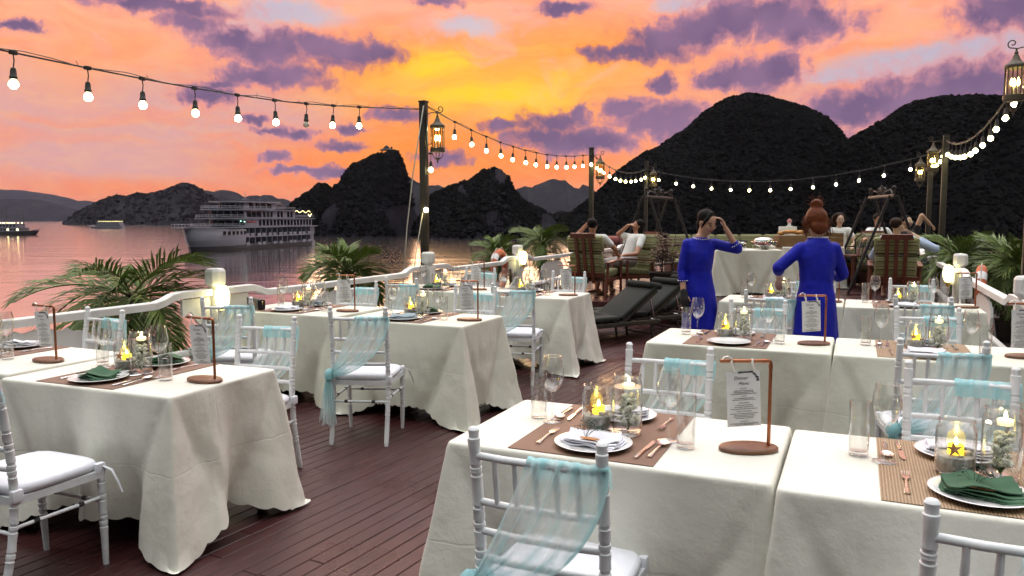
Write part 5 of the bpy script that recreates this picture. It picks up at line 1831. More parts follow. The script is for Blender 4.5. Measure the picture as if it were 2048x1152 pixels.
def sprig_mesh(mat_dark):
    rs = random.Random(2)
    mb = MB()
    for i in range(9):
        a = rs.uniform(-1.1, 1.1)
        tip = Vector((0.045 * math.sin(a), rs.uniform(-0.01, 0.03), 0.012 + 0.05 * math.cos(a) * rs.uniform(0.6, 1)))
        mb.tube([(0, 0, 0), tip * 0.5 + Vector((0, 0, 0.006)), tip], 0.0007, 4)
        for k2 in range(6):
            q = tip + Vector((rs.gauss(0, 0.006), rs.gauss(0, 0.006), rs.gauss(0, 0.006)))
            mb.ball(q, 0.0028, 1, (1, 1, 0.8), 0.5, rs)
    return mb.mesh('dried_sprig', mat_dark, 0)
MESH['sprig'] = sprig_mesh(MT['sprig'])
def tag_mesh():
    mb = MB()
    pts = [(0.036 * math.cos(a), 0.012 * math.sin(a)) for a in [2 * math.pi * i / 24 for i in range(24)]]
    mb.extr(pts, 0, 0.002)
    return mb.mesh('wooden_tag', MT['star'], 30)
MESH['tag'] = tag_mesh()

def simple(me, name, loc, rz, label, cat, group):
    o = bpy.data.objects.new(name, MESH[me]); COL.objects.link(o)
    o.location = loc; o.rotation_euler = (0, 0, rz)
    return tag(o, label, cat, group)

def setting(T, v, u, nap_near, nap_far, mt='mat1', rz=0.0, seed=0, flare=(1, 1, 1, 1), stand_rz=0.0, cl='cloth', drop=0.64, near=True, far=True, sprig=False, shift=(0, 0), stand=True):
    rs = random.Random(seed)
    M = Matrix.Rotation(rz, 3, 'Z')
    def at(x, y, z=0.0):
        p = M @ Vector((x, y, 0))
        return (v + p.x, u + p.y, TZ + 0.0012 + z)
    TP.put((v, u, 0), rz, 'cloth-covered ' + T, 'table', 'banquet tables')
    c = cloth(seed, flare, drop).build('tablecloth', MT[cl], None, 50, (v, u, 0), rz)
    tag(c, 'cream tablecloth on the ' + T, 'tablecloth', 'cream tablecloths')
    mx, my = shift
    mc = (-0.065 + mx, 0.0 + my)
    simple(mt, 'placemat', at(*mc), rz, 'brown placemat on the ' + T, 'placemat', 'woven placemats')
    z = 0.0026
    g = lambda x, y, zz=z: at(mc[0] + x, mc[1] + y, zz)
    if True:
        simple('tray', 'mirror_tray', g(0.02, -0.005), 0, 'mirror tray on the ' + T, 'tray', 'mirror trays')
        JP.put(g(-0.040, 0.0, z + 0.0048), rz + rs.uniform(-0.4, 0.4), 'candle jar on the ' + T, 'candle jar', 'candle jars')
        FP.put(g(0.076, -0.012, z + 0.0048), rz + rs.uniform(-1, 1), 'white flower jar on the ' + T, 'flower jar', 'flower jars')
    for side, on, nap in ((1, near, nap_near), (-1, far, nap_far)):
        if not on:
            continue
        w_ = 'near side of the ' + T if side > 0 else 'far side of the ' + T
        q = lambda x, y, zz=z: g(side * x + rs.uniform(-0.006, 0.006), side * y + rs.uniform(-0.006, 0.006), zz)
        r2 = rz + (0 if side > 0 else math.pi)
        pl = q(0.01, -0.205)
        simple('plate', 'dinner_plate', pl, r2, 'dinner plate on ' + w_, 'plate', 'white dinner plates')
        if nap:
            nl = {'nap_white': 'folded white napkin', 'nap_green': 'folded green napkin', 'nap_blue': 'folded grey-blue napkin'}[nap]
            simple(nap, 'napkin', (pl[0], pl[1], pl[2]), r2 + rs.uniform(-0.25, 0.25), nl + ' on ' + w_, 'napkin', 'folded napkins')
            if sprig and side > 0:
                p = M @ Vector((-0.02, -0.02, 0))
                simple('sprig', 'dried_sprig', (pl[0] + p.x, pl[1] + p.y, pl[2] + 0.032), r2, 'dried sprig on ' + w_, 'sprig', 'dried sprigs')
                o = simple('tag', 'wooden_tag', (pl[0] + p.x + 0.02, pl[1] + p.y - 0.02, pl[2] + 0.036), r2 - 0.12, 'wooden name tag on ' + w_, 'name tag', 'wooden name tags')
        simple('fork', 'fork', q(-0.175, -0.17), r2 + rs.uniform(-0.08, 0.08), 'silver fork, ' + w_, 'fork', 'silver forks')
        simple('knife', 'knife', q(0.185, -0.18), r2 + rs.uniform(-0.06, 0.06), 'silver knife, ' + w_, 'knife', 'silver knives')
        simple('spoon', 'spoon', q(0.225, -0.165), r2 + rs.uniform(-0.08, 0.08), 'silver spoon, ' + w_, 'spoon', 'silver spoons')
        WP.put(q(0.228, -0.035), 0, 'stemmed wine glass on ' + w_, 'wine glass', 'wine glasses')
        tb = q(0.305, -0.085)
        UP.put((tb[0], tb[1], TZ + 0.0016), 0, 'tall water glass on ' + w_, 'glass', 'water glasses')
    if stand:
        SP.put(at(0.435 + mx * 0.3, -0.03 + my, 0), rz + stand_rz, 'copper menu stand on the ' + T, 'menu stand', 'copper menu stands')

G, W_, B = 'nap_green', 'nap_white', 'nap_blue'
setting('nearest table in the middle', -0.745, 2.68, W_, W_, rz=R(0.0), seed=21, flare=(1, 1, 1.25, 0.5), stand_rz=R(24), sprig=True)
setting('table in the bottom right corner', 0.355, 2.65, G, W_, 'mat2', seed=22, flare=(1, 0.6, 0.7, 1), stand_rz=R(24), sprig=True, shift=(0.045, 0))
setting('second-row table before the women', -0.66, 5.13, None, W_, seed=23, flare=(0.8, 0.9, 0.9, 0.5), stand_rz=R(22), cl='cloth2', near=True)
setting('second-row table by the right rail', 0.44, 5.12, W_, B, 'mat2', seed=24, flare=(1, 0.6, 0.7, 1), stand_rz=R(20), cl='cloth2')
setting('third-row table behind auburn-haired woman', -0.64, 7.82, W_, G, seed=25, flare=(0.8, 0.8, 0.8, 0.5), stand_rz=R(20), cl='cloth2')
setting('third-row table before striped armchair', 0.46, 7.80, W_, B, seed=26, flare=(1, 0.6, 0.6, 1), stand_rz=R(18), cl='cloth2')
setting('front left table', -3.27, 2.76, G, G, rz=R(2), seed=27, flare=(1.25, 1, 0.9, 1.15), stand_rz=R(-4), drop=0.60)
setting('table at the left edge', -4.42, 2.82, W_, W_, seed=28, flare=(0.7, 1, 1, 0.7), stand_rz=R(0), shift=(-0.1, 0))
setting('middle left table by aisle', -3.13, 5.28, B, G, seed=29, flare=(1.2, 0.8, 0.8, 1.2), stand_rz=R(14), cl='cloth2')
setting('middle left table by rail', -4.33, 5.38, W_, B, seed=30, flare=(0.8, 1, 1, 0.8), stand_rz=R(10), cl='cloth2')
setting('far left table near loungers', -3.10, 7.42, B, W_, seed=31, flare=(1.2, 0.8, 0.8, 1.1), stand_rz=R(14))
setting('far left table by rail', -4.22, 7.62, G, W_, seed=32, flare=(0.8, 1, 1, 0.8), stand_rz=R(14), cl='cloth2')

PI = math.pi
chair(-0.78, 1.955, R(0), 'in the centre foreground with its back to us', 0)
chair(0.35, 1.84, R(0), 'cropped by the bottom right corner', 2)
chair(-0.78, 3.50, PI + R(1), 'across the nearest middle table, facing us', 1)
chair(0.40, 3.51, PI, 'across the bottom right table, facing us', 1)
chair(0.39, 4.30, R(8), 'pulled up to the second-row right table', 2)
chair(-0.64, 5.81, PI + R(8), 'across the second-row table before the blue dresses', 3)
chair(-0.64, 6.68, R(-7), 'left of the woman seen from behind', 0)
chair(0.45, 5.77, PI + R(9), 'across the second-row right table, facing us', 3)
chair(0.48, 6.69, R(-9), 'right of the woman seen from behind', 2)
chair(-0.55, 8.52, PI, 'beyond the third-row left table', 3)
chair(0.50, 8.50, PI, 'in front of the striped right armchair', 1)
chair(-3.17, 1.90, R(1), 'cropped by the bottom left corner', 2)
chair(-3.25, 3.61, PI + R(9), 'across the front left table, facing us', 3)
chair(-4.33, 4.46, R(20), 'left of centre beside the lit post lamp', 0)
chair(-4.50, 3.48, PI + R(-6), 'beyond the left edge table before the big palm', 3)
chair(-3.04, 4.31, R(19), 'alone in the left aisle with all four legs showing', 0)
chair(-2.86, 6.46, R(13), 'at the far left table with white seat showing', 2)
chair(-4.31, 6.05, PI + R(14), 'beyond the middle table by the left rail', 1)
chair(-4.15, 6.65, R(-5), 'before the far table by the left rail', 0)
chair(-3.05, 6.02, PI + R(4), 'beyond the middle aisle table, facing us', 3)
chair(-2.95, 8.15, PI, 'beyond the far left table next to the armchair', 1)
chair(-4.15, 8.34, PI, 'beyond the far table by the left rail post', 3)

# black clutch bag with a gold letter
bag = empty('clutch_bag', (-4.72, 5.18, TZ + 0.004), R(-28))
MB().cbox((0, 0, 0.045), (0.26, 0.07, 0.09), 0.02).build('body', MT['leather'], bag, 40)
MB().cbox((0, -0.034, 0.06), (0.262, 0.012, 0.066), 0.005).build('flap', MT['leather'], bag, 40)
d = text_mesh([('D', 0.062, 0.055, 0.018, 0)])
d.v = [(x, -0.0415, z) for x, y, z in d.v]
d.build('gold_letter', MT['gold'], bag, 0)
MB().tube([(0.131 + 0.014 * math.cos(a), 0, 0.06 + 0.014 * math.sin(a)) for a in [2 * PI * i / 16 for i in range(17)]], 0.003, 6, cap=False).build('strap_ring', MT['gold'], bag, 180)
tag(bag, 'black leather clutch bag with gold letter D on left table', 'bag')

# ------------------------------------------------------------------ lounge furniture on and before the platform
def armchair_proto():
    root = empty('armchair')
    Wd, St = MT['redwood'], MT['stripe']
    tilt = R(14)
    ct, st_ = math.cos(tilt), math.sin(tilt)
    def bk(x, y, z):          # a point of the leaning back: z up the back, y behind
        return (x, -0.28 - y * ct - z * st_, 0.36 + z * ct - y * st_)
    for x in (-0.12, 0.0, 0.12):
        mb = MB(); mb.extr([(x - 0.026, -0.12), (x + 0.026, -0.12), (x + 0.026, 0.66), (x - 0.026, 0.66)], 0.07, 0.09, lambda a, b, h: bk(a, h, b)); mb.build('back_slat', Wd, root, 20)
    mb = MB(); mb.extr([(-0.22, 0.62), (0.22, 0.62), (0.20, 0.70), (-0.20, 0.70)], 0.066, 0.095, lambda a, b, h: bk(a, h, b)); mb.build('top_rail', Wd, root, 20)
    mb = MB(); mb.extr([(-0.30, -0.02), (0.30, -0.02), (0.30, 0.05), (-0.30, 0.05)], 0.055, 0.075, lambda a, b, h: bk(a, h, b)); mb.build('lower_rail', Wd, root, 20)
    lean = Matrix.Rotation(tilt, 3, 'X')
    MB().cbox(bk(0, 0.0, 0.17), (0.56, 0.12, 0.36), 0.04, lean).build('back_cushion', St, root, 60)
    MB().cbox(bk(0, -0.005, 0.50), (0.60, 0.13, 0.27), 0.045, lean).build('head_cushion', St, root, 60)
    MB().cbox((0, 0.02, 0.36), (0.56, 0.56, 0.12), 0.04, Matrix.Rotation(R(5), 3, 'X')).build('seat_cushion', St, root, 60)
    MB().cbox((0, 0.0, 0.275), (0.62, 0.60, 0.05), 0.008).build('seat_frame', Wd, root)
    for sx in (-1, 1):
        MB().cbox((sx * 0.335, 0.0, 0.565), (0.075, 0.62, 0.028), 0.01, Matrix.Rotation(R(4), 3, 'X')).build('armrest', Wd, root)
        MB().tube([(sx * 0.335, 0.27, 0.0), (sx * 0.335, 0.26, 0.56)], 0.024, 8).build('front_leg', Wd, root)
        MB().tube([(sx * 0.32, -0.34, 0.0), (sx * 0.33, -0.25, 0.55)], 0.024, 8).build('rear_leg', Wd, root)
    return root
AP = Proto(armchair_proto)
def cpos(x, y, z=PZ):
    return (*dk(x, y), z)
AP.put(cpos(5.78, 11.7), R(0), 'striped wooden armchair at right holding man in pale blue', 'armchair', 'striped wooden armchairs')
AP.put(cpos(1.36, 12.6), R(-6), 'striped wooden armchair seen from behind, left of reclining man', 'armchair', 'striped wooden armchairs')
AP.put(cpos(1.98, 13.2), A + R(118), 'striped wooden armchair under the man in white tee', 'armchair', 'striped wooden armchairs')
AP.put(cpos(6.55, 14.0), A + R(160), 'striped armchair beyond the right armchair, facing us', 'armchair', 'striped wooden armchairs')

def lounger_proto():
    """sun lounger, head end at the origin, feet towards -x"""
    root = empty('sun_lounger')
    Cn, Fr = MT['lounge'], MT['pole']
    rot = Matrix.Rotation(R(-33), 3, 'Y')
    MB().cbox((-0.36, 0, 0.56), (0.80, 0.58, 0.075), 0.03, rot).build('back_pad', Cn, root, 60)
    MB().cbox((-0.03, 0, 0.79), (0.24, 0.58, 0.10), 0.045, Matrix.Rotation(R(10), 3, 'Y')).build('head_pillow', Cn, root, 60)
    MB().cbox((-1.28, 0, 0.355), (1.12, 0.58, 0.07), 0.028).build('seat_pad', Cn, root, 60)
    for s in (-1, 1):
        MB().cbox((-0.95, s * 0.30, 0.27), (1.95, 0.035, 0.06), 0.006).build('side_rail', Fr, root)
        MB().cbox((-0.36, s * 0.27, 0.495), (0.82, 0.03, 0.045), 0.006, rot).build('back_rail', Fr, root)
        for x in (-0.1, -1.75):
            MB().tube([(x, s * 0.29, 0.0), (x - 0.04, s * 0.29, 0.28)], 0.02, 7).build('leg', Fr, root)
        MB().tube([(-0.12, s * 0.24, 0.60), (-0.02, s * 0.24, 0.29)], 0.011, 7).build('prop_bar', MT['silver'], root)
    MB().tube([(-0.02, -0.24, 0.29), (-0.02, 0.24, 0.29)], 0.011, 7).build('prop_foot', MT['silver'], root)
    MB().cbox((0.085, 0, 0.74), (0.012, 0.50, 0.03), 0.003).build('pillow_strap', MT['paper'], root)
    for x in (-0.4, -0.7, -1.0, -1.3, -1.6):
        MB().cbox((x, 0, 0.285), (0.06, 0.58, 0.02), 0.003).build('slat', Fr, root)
    MB().tube([(-0.1, -0.29, 0.08), (-0.1, 0.29, 0.08)], 0.014, 7).build('cross_bar', Fr, root)
    scale_tree(root, 0.86)
    return root
LGP = Proto(lounger_proto)
lr = A + R(32)
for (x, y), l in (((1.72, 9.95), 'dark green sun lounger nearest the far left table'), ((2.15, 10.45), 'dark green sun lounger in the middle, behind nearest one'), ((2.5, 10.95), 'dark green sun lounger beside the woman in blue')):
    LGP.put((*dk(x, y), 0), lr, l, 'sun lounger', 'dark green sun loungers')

# buffet tables
def buffet(x, y, rz, seed, label):
    TP.put((*dk(x, y), PZ), rz, 'table under the cloth of the ' + label, 'table', 'buffet tables')
    tag(cloth(seed, (0.6, 0.6, 0.6, 0.6), 0.70, 0.1).build('tablecloth', MT['cloth'], None, 50, (*dk(x, y), PZ), rz), 'plain white cloth on the ' + label, 'tablecloth', 'buffet cloths')
buffet(3.78, 12.75, A + R(3), 51, 'buffet table with coffee pots')
buffet(5.35, 14.1, A + R(2), 52, 'buffet table behind the woman seen from behind')
BZ = PZ + TZ + 0.002
def pot_proto():
    root = empty('coffee_pot')
    shell([(0.0, 0.0), (0.062, 0.0), (0.066, 0.01), (0.06, 0.08), (0.045, 0.125), (0.04, 0.13)], MT['silver'], 'flask', root)
    shell([(0.046, 0.125), (0.05, 0.135), (0.045, 0.15), (0.0, 0.155)], MT['black'], 'lid', root)
    MB().tube([(0.045, 0, 0.14), (0.085, 0, 0.15), (0.10, 0, 0.11), (0.075, 0, 0.05)], 0.009, 6).build('handle', MT['black'], root, 180)
    MB().tube([(-0.042, 0, 0.12), (-0.075, 0, 0.145)], [0.018, 0.008], 6).build('spout', MT['black'], root, 180)
    return root
CPT = Proto(pot_proto)
CPT.put((*dk(3.55, 12.6), BZ), A + R(180), 'steel coffee pot with black lid, left one', 'coffee pot', 'coffee pots')
CPT.put((*dk(3.75, 12.62), BZ), A + R(180), 'steel coffee pot with black lid, right one', 'coffee pot', 'coffee pots')
ch = empty('serving_bowl', (*dk(4.1, 12.6), BZ), A)
shell([(0.0, 0.0), (0.05, 0.0), (0.06, 0.03), (0.13, 0.07), (0.135, 0.075), (0.125, 0.072), (0.06, 0.04), (0.0, 0.035)], MT['silver'], 'bowl', ch)
mb = MB()
for i in range(9):
    mb.ball((rnd.uniform(-0.07, 0.07), rnd.uniform(-0.07, 0.07), 0.065 + rnd.uniform(0, 0.03)), 0.032, 2, (1, 1, 0.9), 0.05)
mb.build('fruit', MT['red'], ch, 180)
tag(ch, 'steel bowl of dark red fruit on the coffee buffet', 'bowl')
cd = empty('chafing_dish', (*dk(4.2, 12.95), BZ), A)
MB().cbox((0, 0, 0.09), (0.36, 0.24, 0.07), 0.015).build('pan', MT['silver'], cd)
for sx in (-1, 1):
    for sy in (-1, 1):
        MB().tube([(sx * 0.15, sy * 0.1, 0), (sx * 0.15, sy * 0.1, 0.08)], 0.008, 6).build('leg', MT['silver'], cd)
MB().lathe([(0.16, 0.125), (0.15, 0.16), (0.09, 0.185), (0.0, 0.19)], 20, sx=1.0, sy=0.7).build('lid', MT['silver'], cd, 60)
tag(cd, 'steel chafing dish at the back of the coffee buffet', 'chafing dish')
orange = MB().ball((0, 0, 0.04), 0.06, 2, (1.3, 1, 0.7), 0.1).build('bread_roll', MT['bread'], None, 180, (*dk(3.36, 12.62), BZ + 0.002))
tag(orange, 'orange-brown bread roll left of the coffee pots', 'bread')
bs = empty('bread_basket', (*dk(5.02, 14.0), BZ), A)
MB().cbox((0, 0, 0.10), (0.5, 0.30, 0.20), 0.01).build('tray', MT['brown_mat'], bs)
for i in range(6):
    MB().ball((-0.17 + i * 0.07, rnd.uniform(-0.06, 0.06), 0.235 + rnd.uniform(0, 0.035)), 0.055, 2, (1.3, 0.9, 0.7), 0.1).build('bread', MT['bread'], bs, 180)
tag(bs, 'bread heaped on a brown tray at the back buffet', 'bread tray')
cr = empty('wooden_crate', (*dk(5.6, 14.0), BZ), A)
MB().cbox((0, 0, 0.012), (0.62, 0.30, 0.02), 0.003).build('bottom', MT['brown_mat'], cr)
for s in (-1, 1):
    for k2 in range(3):
        MB().cbox((0, s * 0.15, 0.05 + k2 * 0.08), (0.62, 0.014, 0.066), 0.003).build('slat', MT['brown_mat'], cr)
    MB().cbox((s * 0.31, 0, 0.125), (0.016, 0.29, 0.23), 0.003).build('end_board', MT['brown_mat'], cr)
tag(cr, 'brown slatted wooden crate on the back buffet', 'crate')
sg = empty('sign_box', (*dk(5.16, 14.55), PZ + 0.86), A)
MB().cbox((0, 0, 0.12), (0.29, 0.16, 0.24), 0.006).build('box', MT['signbox'], sg)
MB().cbox((0, 0, -0.43), (0.24, 0.14, 0.86), 0.01).build('pedestal', MT['wood'], sg)
tag(sg, 'plain white box sign standing above the bread tray', 'sign')
vz = empty('rose_vase', (*dk(5.19, 14.55), PZ + 1.102), A)
shell([(0.0, 0.0), (0.055, 0.0), (0.06, 0.012), (0.03, 0.016), (0.028, 0.07), (0.034, 0.075)], MT['plate'], 'vase', vz)
MB().ball((0, 0, 0.10), 0.045, 2, (1, 1, 0.95), 0.25).build('blossom', MT['rose'], vz, 60)
tag(vz, 'small pink blossom in a white vase on the box sign', 'vase')

# cushioned benches
def bench(x0, x1, y, n, label, zt=0.90):
    root = empty('lounge_bench', cpos((x0 + x1) / 2, y), A)
    L = x1 - x0
    MB().cbox((0, 0, 0.20), (L, 0.56, 0.34), 0.01).build('bench_base', MT['redwood'], root)
    MB().cbox((0, 0.30, 0.46), (L, 0.05, 0.86), 0.01).build('bench_back', MT['redwood'], root)
    for i in range(n):
        x = -L / 2 + (i + 0.5) * L / n
        MB().cbox((x, 0.20, 0.72), (L / n - 0.015, 0.13, 0.44), 0.045, Matrix.Rotation(R(-8), 3, 'X')).build('back_cushion', MT['stripe'], root, 60)
        MB().cbox((x, -0.06, 0.42), (L / n - 0.012, 0.50, 0.11), 0.04).build('seat_cushion', MT['stripe'], root, 60)
    tag(root, label, 'bench', 'striped lounge benches')
bench(3.05, 5.85, 15.0, 6, 'long olive-striped bench stretching behind the coffee buffet')
bench(6.0, 7.3, 15.0, 3, 'short olive-striped bench under the woman in white')
# low table with drinks
lt = empty('low_table', cpos(6.12, 13.6), A)
MB().cbox((0, 0, 0.60), (0.5, 0.4, 0.03), 0.006).build('table_top', MT['redwood'], lt)
for sx in (-1, 1):
    for sy in (-1, 1):
        MB().tube([(sx * 0.21, sy * 0.16, 0), (sx * 0.21, sy * 0.16, 0.59)], 0.018, 7).build('leg', MT['redwood'], lt)
tag(lt, 'small dark table with drinks before woman in white', 'table')
for (x, y), l in (((6.05, 13.55), 'tall pink drink glass on the small dark table'), ((6.2, 13.62), 'second drink glass on the small dark table')):
    o = empty('drink_glass', (*dk(x, y), PZ + 0.617), 0)
    shell([(0.0, 0.0), (0.03, 0.0), (0.034, 0.16), (0.031, 0.16), (0.028, 0.01)], MT['glass'], 'glass', o)
    shell([(0.0, 0.01), (0.027, 0.01), (0.029, 0.11), (0.0, 0.11)], MT['rose'], 'drink', o)
    MB().tube([(0.0, 0, 0.05), (0.03, 0, 0.22)], 0.003, 5).build('straw', MT['paper'], o)
    tag(o, l, 'glass')

# wrought iron swings
def spiral(c, r0, a0, turns, d=1, n=22):
    return [(c[0] + r0 * (1 - 0.8 * i / n) * math.cos(a0 + d * turns * 2 * PI * i / n), c[1] + r0 * (1 - 0.8 * i / n) * math.sin(a0 + d * turns * 2 * PI * i / n)) for i in range(n + 1)]
def swing_proto():
    root = empty('swing')
    I = MT['iron']
    H = 1.62
    for sx in (-1, 1):
        for sy, nm in ((-1, 'front_leg'), (1, 'rear_leg')):
            MB().tube([(sx * 0.62, sy * 0.66, 0), (sx * 0.60, sy * 0.06, H)], 0.024, 8).build(nm, I, root, 60)
        MB().tube([(sx * 0.60, 0, H - 0.06), (sx * 0.60, 0, H + 0.10)], 0.022, 8).ball((sx * 0.60, 0, H + 0.13), 0.034, 2).build('finial', I, root, 60)
        MB().tube([(sx * 0.61, -0.36, 0.75), (sx * 0.61, 0.36, 0.75)], 0.014, 7).build('tie_bar', I, root, 60)
        for y in (-0.2, 0.2):
            mb = MB()
            for i in range(18):
                z = H - 0.03 - i * 0.05
                mb.tube([(sx * 0.5, y * (1 - i / 40), z), (sx * 0.5 + 0.008 * (i % 2), y * (1 - i / 40) + 0.008 * ((i + 1) % 2), z - 0.035)], 0.007, 5)
            mb.build('chain', I, root, 60)
    MB().tube([(-0.66, 0, H), (0.66, 0, H)], 0.026, 8).build('top_bar', I, root, 60)
    mb = MB()
    for s in (-1, 1):
        mb.tube([(s * x, 0, H + z) for x, z in [(0.58, 0.02), (0.42, 0.11), (0.24, 0.08)]] , 0.010, 6)
        mb.tube([(s * (0.14 + x), 0, H + 0.07 + z) for x, z in spiral((0, 0), 0.09, 0, 1.3)], 0.009, 6)
    mb.tube([(0, 0, H), (0, 0, H + 0.16)], 0.010, 6); mb.ball((0, 0, H + 0.17), 0.022, 2)
    for a in (-0.6, 0.6):
        mb.tube([(0, 0, H + 0.05), (0.05 * a, 0, H + 0.13), (0.12 * a, 0, H + 0.16)], 0.008, 6)
    mb.build('crest_scrolls', I, root, 60)
    # seat with scroll back
    MB().cbox((0, 0.0, 0.45), (1.02, 0.46, 0.03), 0.008).build('swing_seat', I, root)
    mb = MB()
    mb.tube([(-0.5, 0.22, 0.46), (-0.5, 0.26, 0.88), (0, 0.28, 1.0), (0.5, 0.26, 0.88), (0.5, 0.22, 0.46)], 0.013, 6)
    for x in (-0.34, -0.12, 0.12, 0.34):
        for z, d in ((0.60, 1), (0.78, -1)):
            mb.tube([(x + a, 0.25, z + b) for a, b in spiral((0, 0), 0.10, 0.5 * PI * d, 1.4, d)], 0.008, 5)
    mb.build('scroll_back', I, root, 60)
    return root
SW = Proto(swing_proto)
SW.put(cpos(2.62, 13.9), A + R(58), 'black wrought iron swing left of the woman touching her hair', 'swing', 'wrought iron swings')
SW.put(cpos(6.30, 13.3), A + R(82), 'black wrought iron swing frame in front of man in white shirt', 'swing', 'wrought iron swings')

# planter of dry stems by the left swing
pl = empty('planter', cpos(2.5, 12.55), A)
MB().lathe([(0.0, 0.0), (0.20, 0.0), (0.24, 0.05), (0.27, 0.36), (0.29, 0.38), (0.25, 0.38), (0.22, 0.33), (0.0, 0.33)], 22).build('basket', MT['wicker'], pl, 40)
mb = MB(); lf = MB()
for i in range(26):
    a, r_ = rnd.uniform(0, 6.28), rnd.uniform(0.05, 0.32)
    tip = Vector((r_ * math.cos(a), r_ * math.sin(a), 0.55 + rnd.uniform(0, 0.42)))
    mb.tube([(0.08 * math.cos(a), 0.08 * math.sin(a), 0.3), tip * 0.6 + Vector((0, 0, 0.2)), tip], 0.004, 5)
    for k2 in range(6):
        q = tip + Vector((rnd.gauss(0, 0.05), rnd.gauss(0, 0.05), rnd.gauss(0, 0.05)))
        lf.ball(q, 0.03, 1, (1, 1, 0.5), 0.6)
mb.build('stems', MT['trunk'], pl); struct(lf.build('dried_blooms', MT['dry'], pl, 0), 'stuff')
tag(pl, 'dark wicker planter of dried flowers beside the left swing', 'planter')
rc = empty('canvas_roll', (-4.7, 14.9, PZ), R(0))
MB().tube([(0, -1.3, 0.80), (0, -1.25, 0.80), (0, -0.4, 0.80), (0, 0.5, 0.79), (0, 1.3, 0.78), (0, 1.36, 0.78)], [0.03, 0.10, 0.11, 0.105, 0.10, 0.04], 12).build('roll', MT['red_canvas'], rc, 60)
for y in (-1.0, 1.0):
    MB().tube([(0, y, 0), (0, y, 0.72)], 0.03, 8).build('prop', MT['redwood'], rc)
    MB().tube([(0.115 * math.cos(a), y, 0.80 + 0.115 * math.sin(a)) for a in [2 * PI * i / 16 for i in range(17)]], 0.008, 5, cap=False).build('strap', MT['black'], rc)
tag(rc, 'dark red canvas roll along left rail behind the armchairs', 'canvas roll')

# ------------------------------------------------------------------ people
def remeshed(name, mb, vox, mat, parent, it=3):
    me = mb.mesh('tmp', mat, 180)
    o = bpy.data.objects.new('tmp', me); COL.objects.link(o)
    m = o.modifiers.new('r', 'REMESH'); m.mode = 'VOXEL'; m.voxel_size = vox; m.use_smooth_shade = True
    s = o.modifiers.new('s', 'SMOOTH'); s.iterations = it; s.factor = 0.5
    dg = bpy.context.evaluated_depsgraph_get()
    nm = bpy.data.meshes.new_from_object(o.evaluated_get(dg))
    bpy.data.objects.remove(o); bpy.data.meshes.remove(me)
    nm.name = name
    nm.materials.clear(); nm.materials.append(mat)
    nm.polygons.foreach_set('use_smooth', [True] * len(nm.polygons))
    r = bpy.data.objects.new(name, nm); COL.objects.link(r)
    r.parent = parent
    return r
def cap(mb, p0, r0, p1, r1):
    p0, p1 = Vector(p0), Vector(p1)
    mb.ball(p0, r0, 2); mb.ball(p1, r1, 2)
    mb.tube([p0, p0.lerp(p1, 0.5), p1], [r0, (r0 + r1) / 2, r1], 12)
def loft(mb, rings, n=48, fold=0.0, sd=0):
    """rings of (z, cx, cy, rx, ry); fold adds hanging pleats below the waist"""
    if fold:
        full = []
        for p, q in zip(rings, rings[1:]):
            m = max(1, int((q[0] - p[0]) / 0.03))
            full += [tuple(x + (y - x) * i / m for x, y in zip(p, q)) for i in range(m)]
        rings = full + [rings[-1]]
    o = len(mb.v)
    for z, cx, cy, rx, ry in rings:
        w_ = fold * max(0.0, min(1.0, (1.02 - z) / 0.5))
        for k2 in range(n):
            a = 2 * PI * k2 / n
            k3 = 1 + w_ * (0.6 * math.sin(5 * a + sd + z * 1.5) + 0.5 * math.sin(9 * a + 2.1 * sd - z * 2))
            if fold:
                k3 += 0.018 * mnoise.noise(Vector((a * 1.4, z * 14, sd))) + 0.02 * math.sin(z * 46 + 3 * math.sin(a + sd)) * math.exp(-((z - 1.0) / 0.10) ** 2)
            mb.v.append((cx + rx * k3 * math.cos(a), cy + ry * k3 * math.sin(a), z))
    for i in range(len(rings) - 1):
        for k2 in range(n):
            a, b = o + i * n + k2, o + i * n + (k2 + 1) % n
            mb.f.append((a, b, b + n, a + n))
    mb.f.append(tuple(o + k2 for k2 in reversed(range(n))))
    mb.f.append(tuple(o + (len(rings) - 1) * n + k2 for k2 in range(n)))
def basis(f, u):
    f = Vector(f).normalized(); u = Vector(u); u = (u - f * u.dot(f)).normalized()
    return f, u, f.cross(u)
def head(mb, c, f, u, neck):
    c = Vector(c); f, u, r = basis(f, u)
    M = Matrix((r, f, u)).transposed()
    mb.ball(c + u * 0.018 - f * 0.008, 1.0, 3, (0.072, 0.090, 0.090), 0, rot=M)
    mb.ball(c - u * 0.045 + f * 0.022, 1.0, 2, (0.054, 0.056, 0.058), 0, rot=M)
    mb.ball(c - u * 0.088 + f * 0.048, 0.022, 2)
    cap(mb, c + f * 0.080 + u * 0.012, 0.008, c + f * 0.094 - u * 0.022, 0.011)
    for s in (-1, 1):
        mb.ball(c + r * s * 0.038 + f * 0.055 - u * 0.022, 0.026, 2)
        mb.ball(c + r * s * 0.073 - f * 0.012 - u * 0.005, 1.0, 2, (0.009, 0.016, 0.026), 0, rot=M)
    cap(mb, c - u * 0.05 - f * 0.022, 0.046, neck, 0.050)
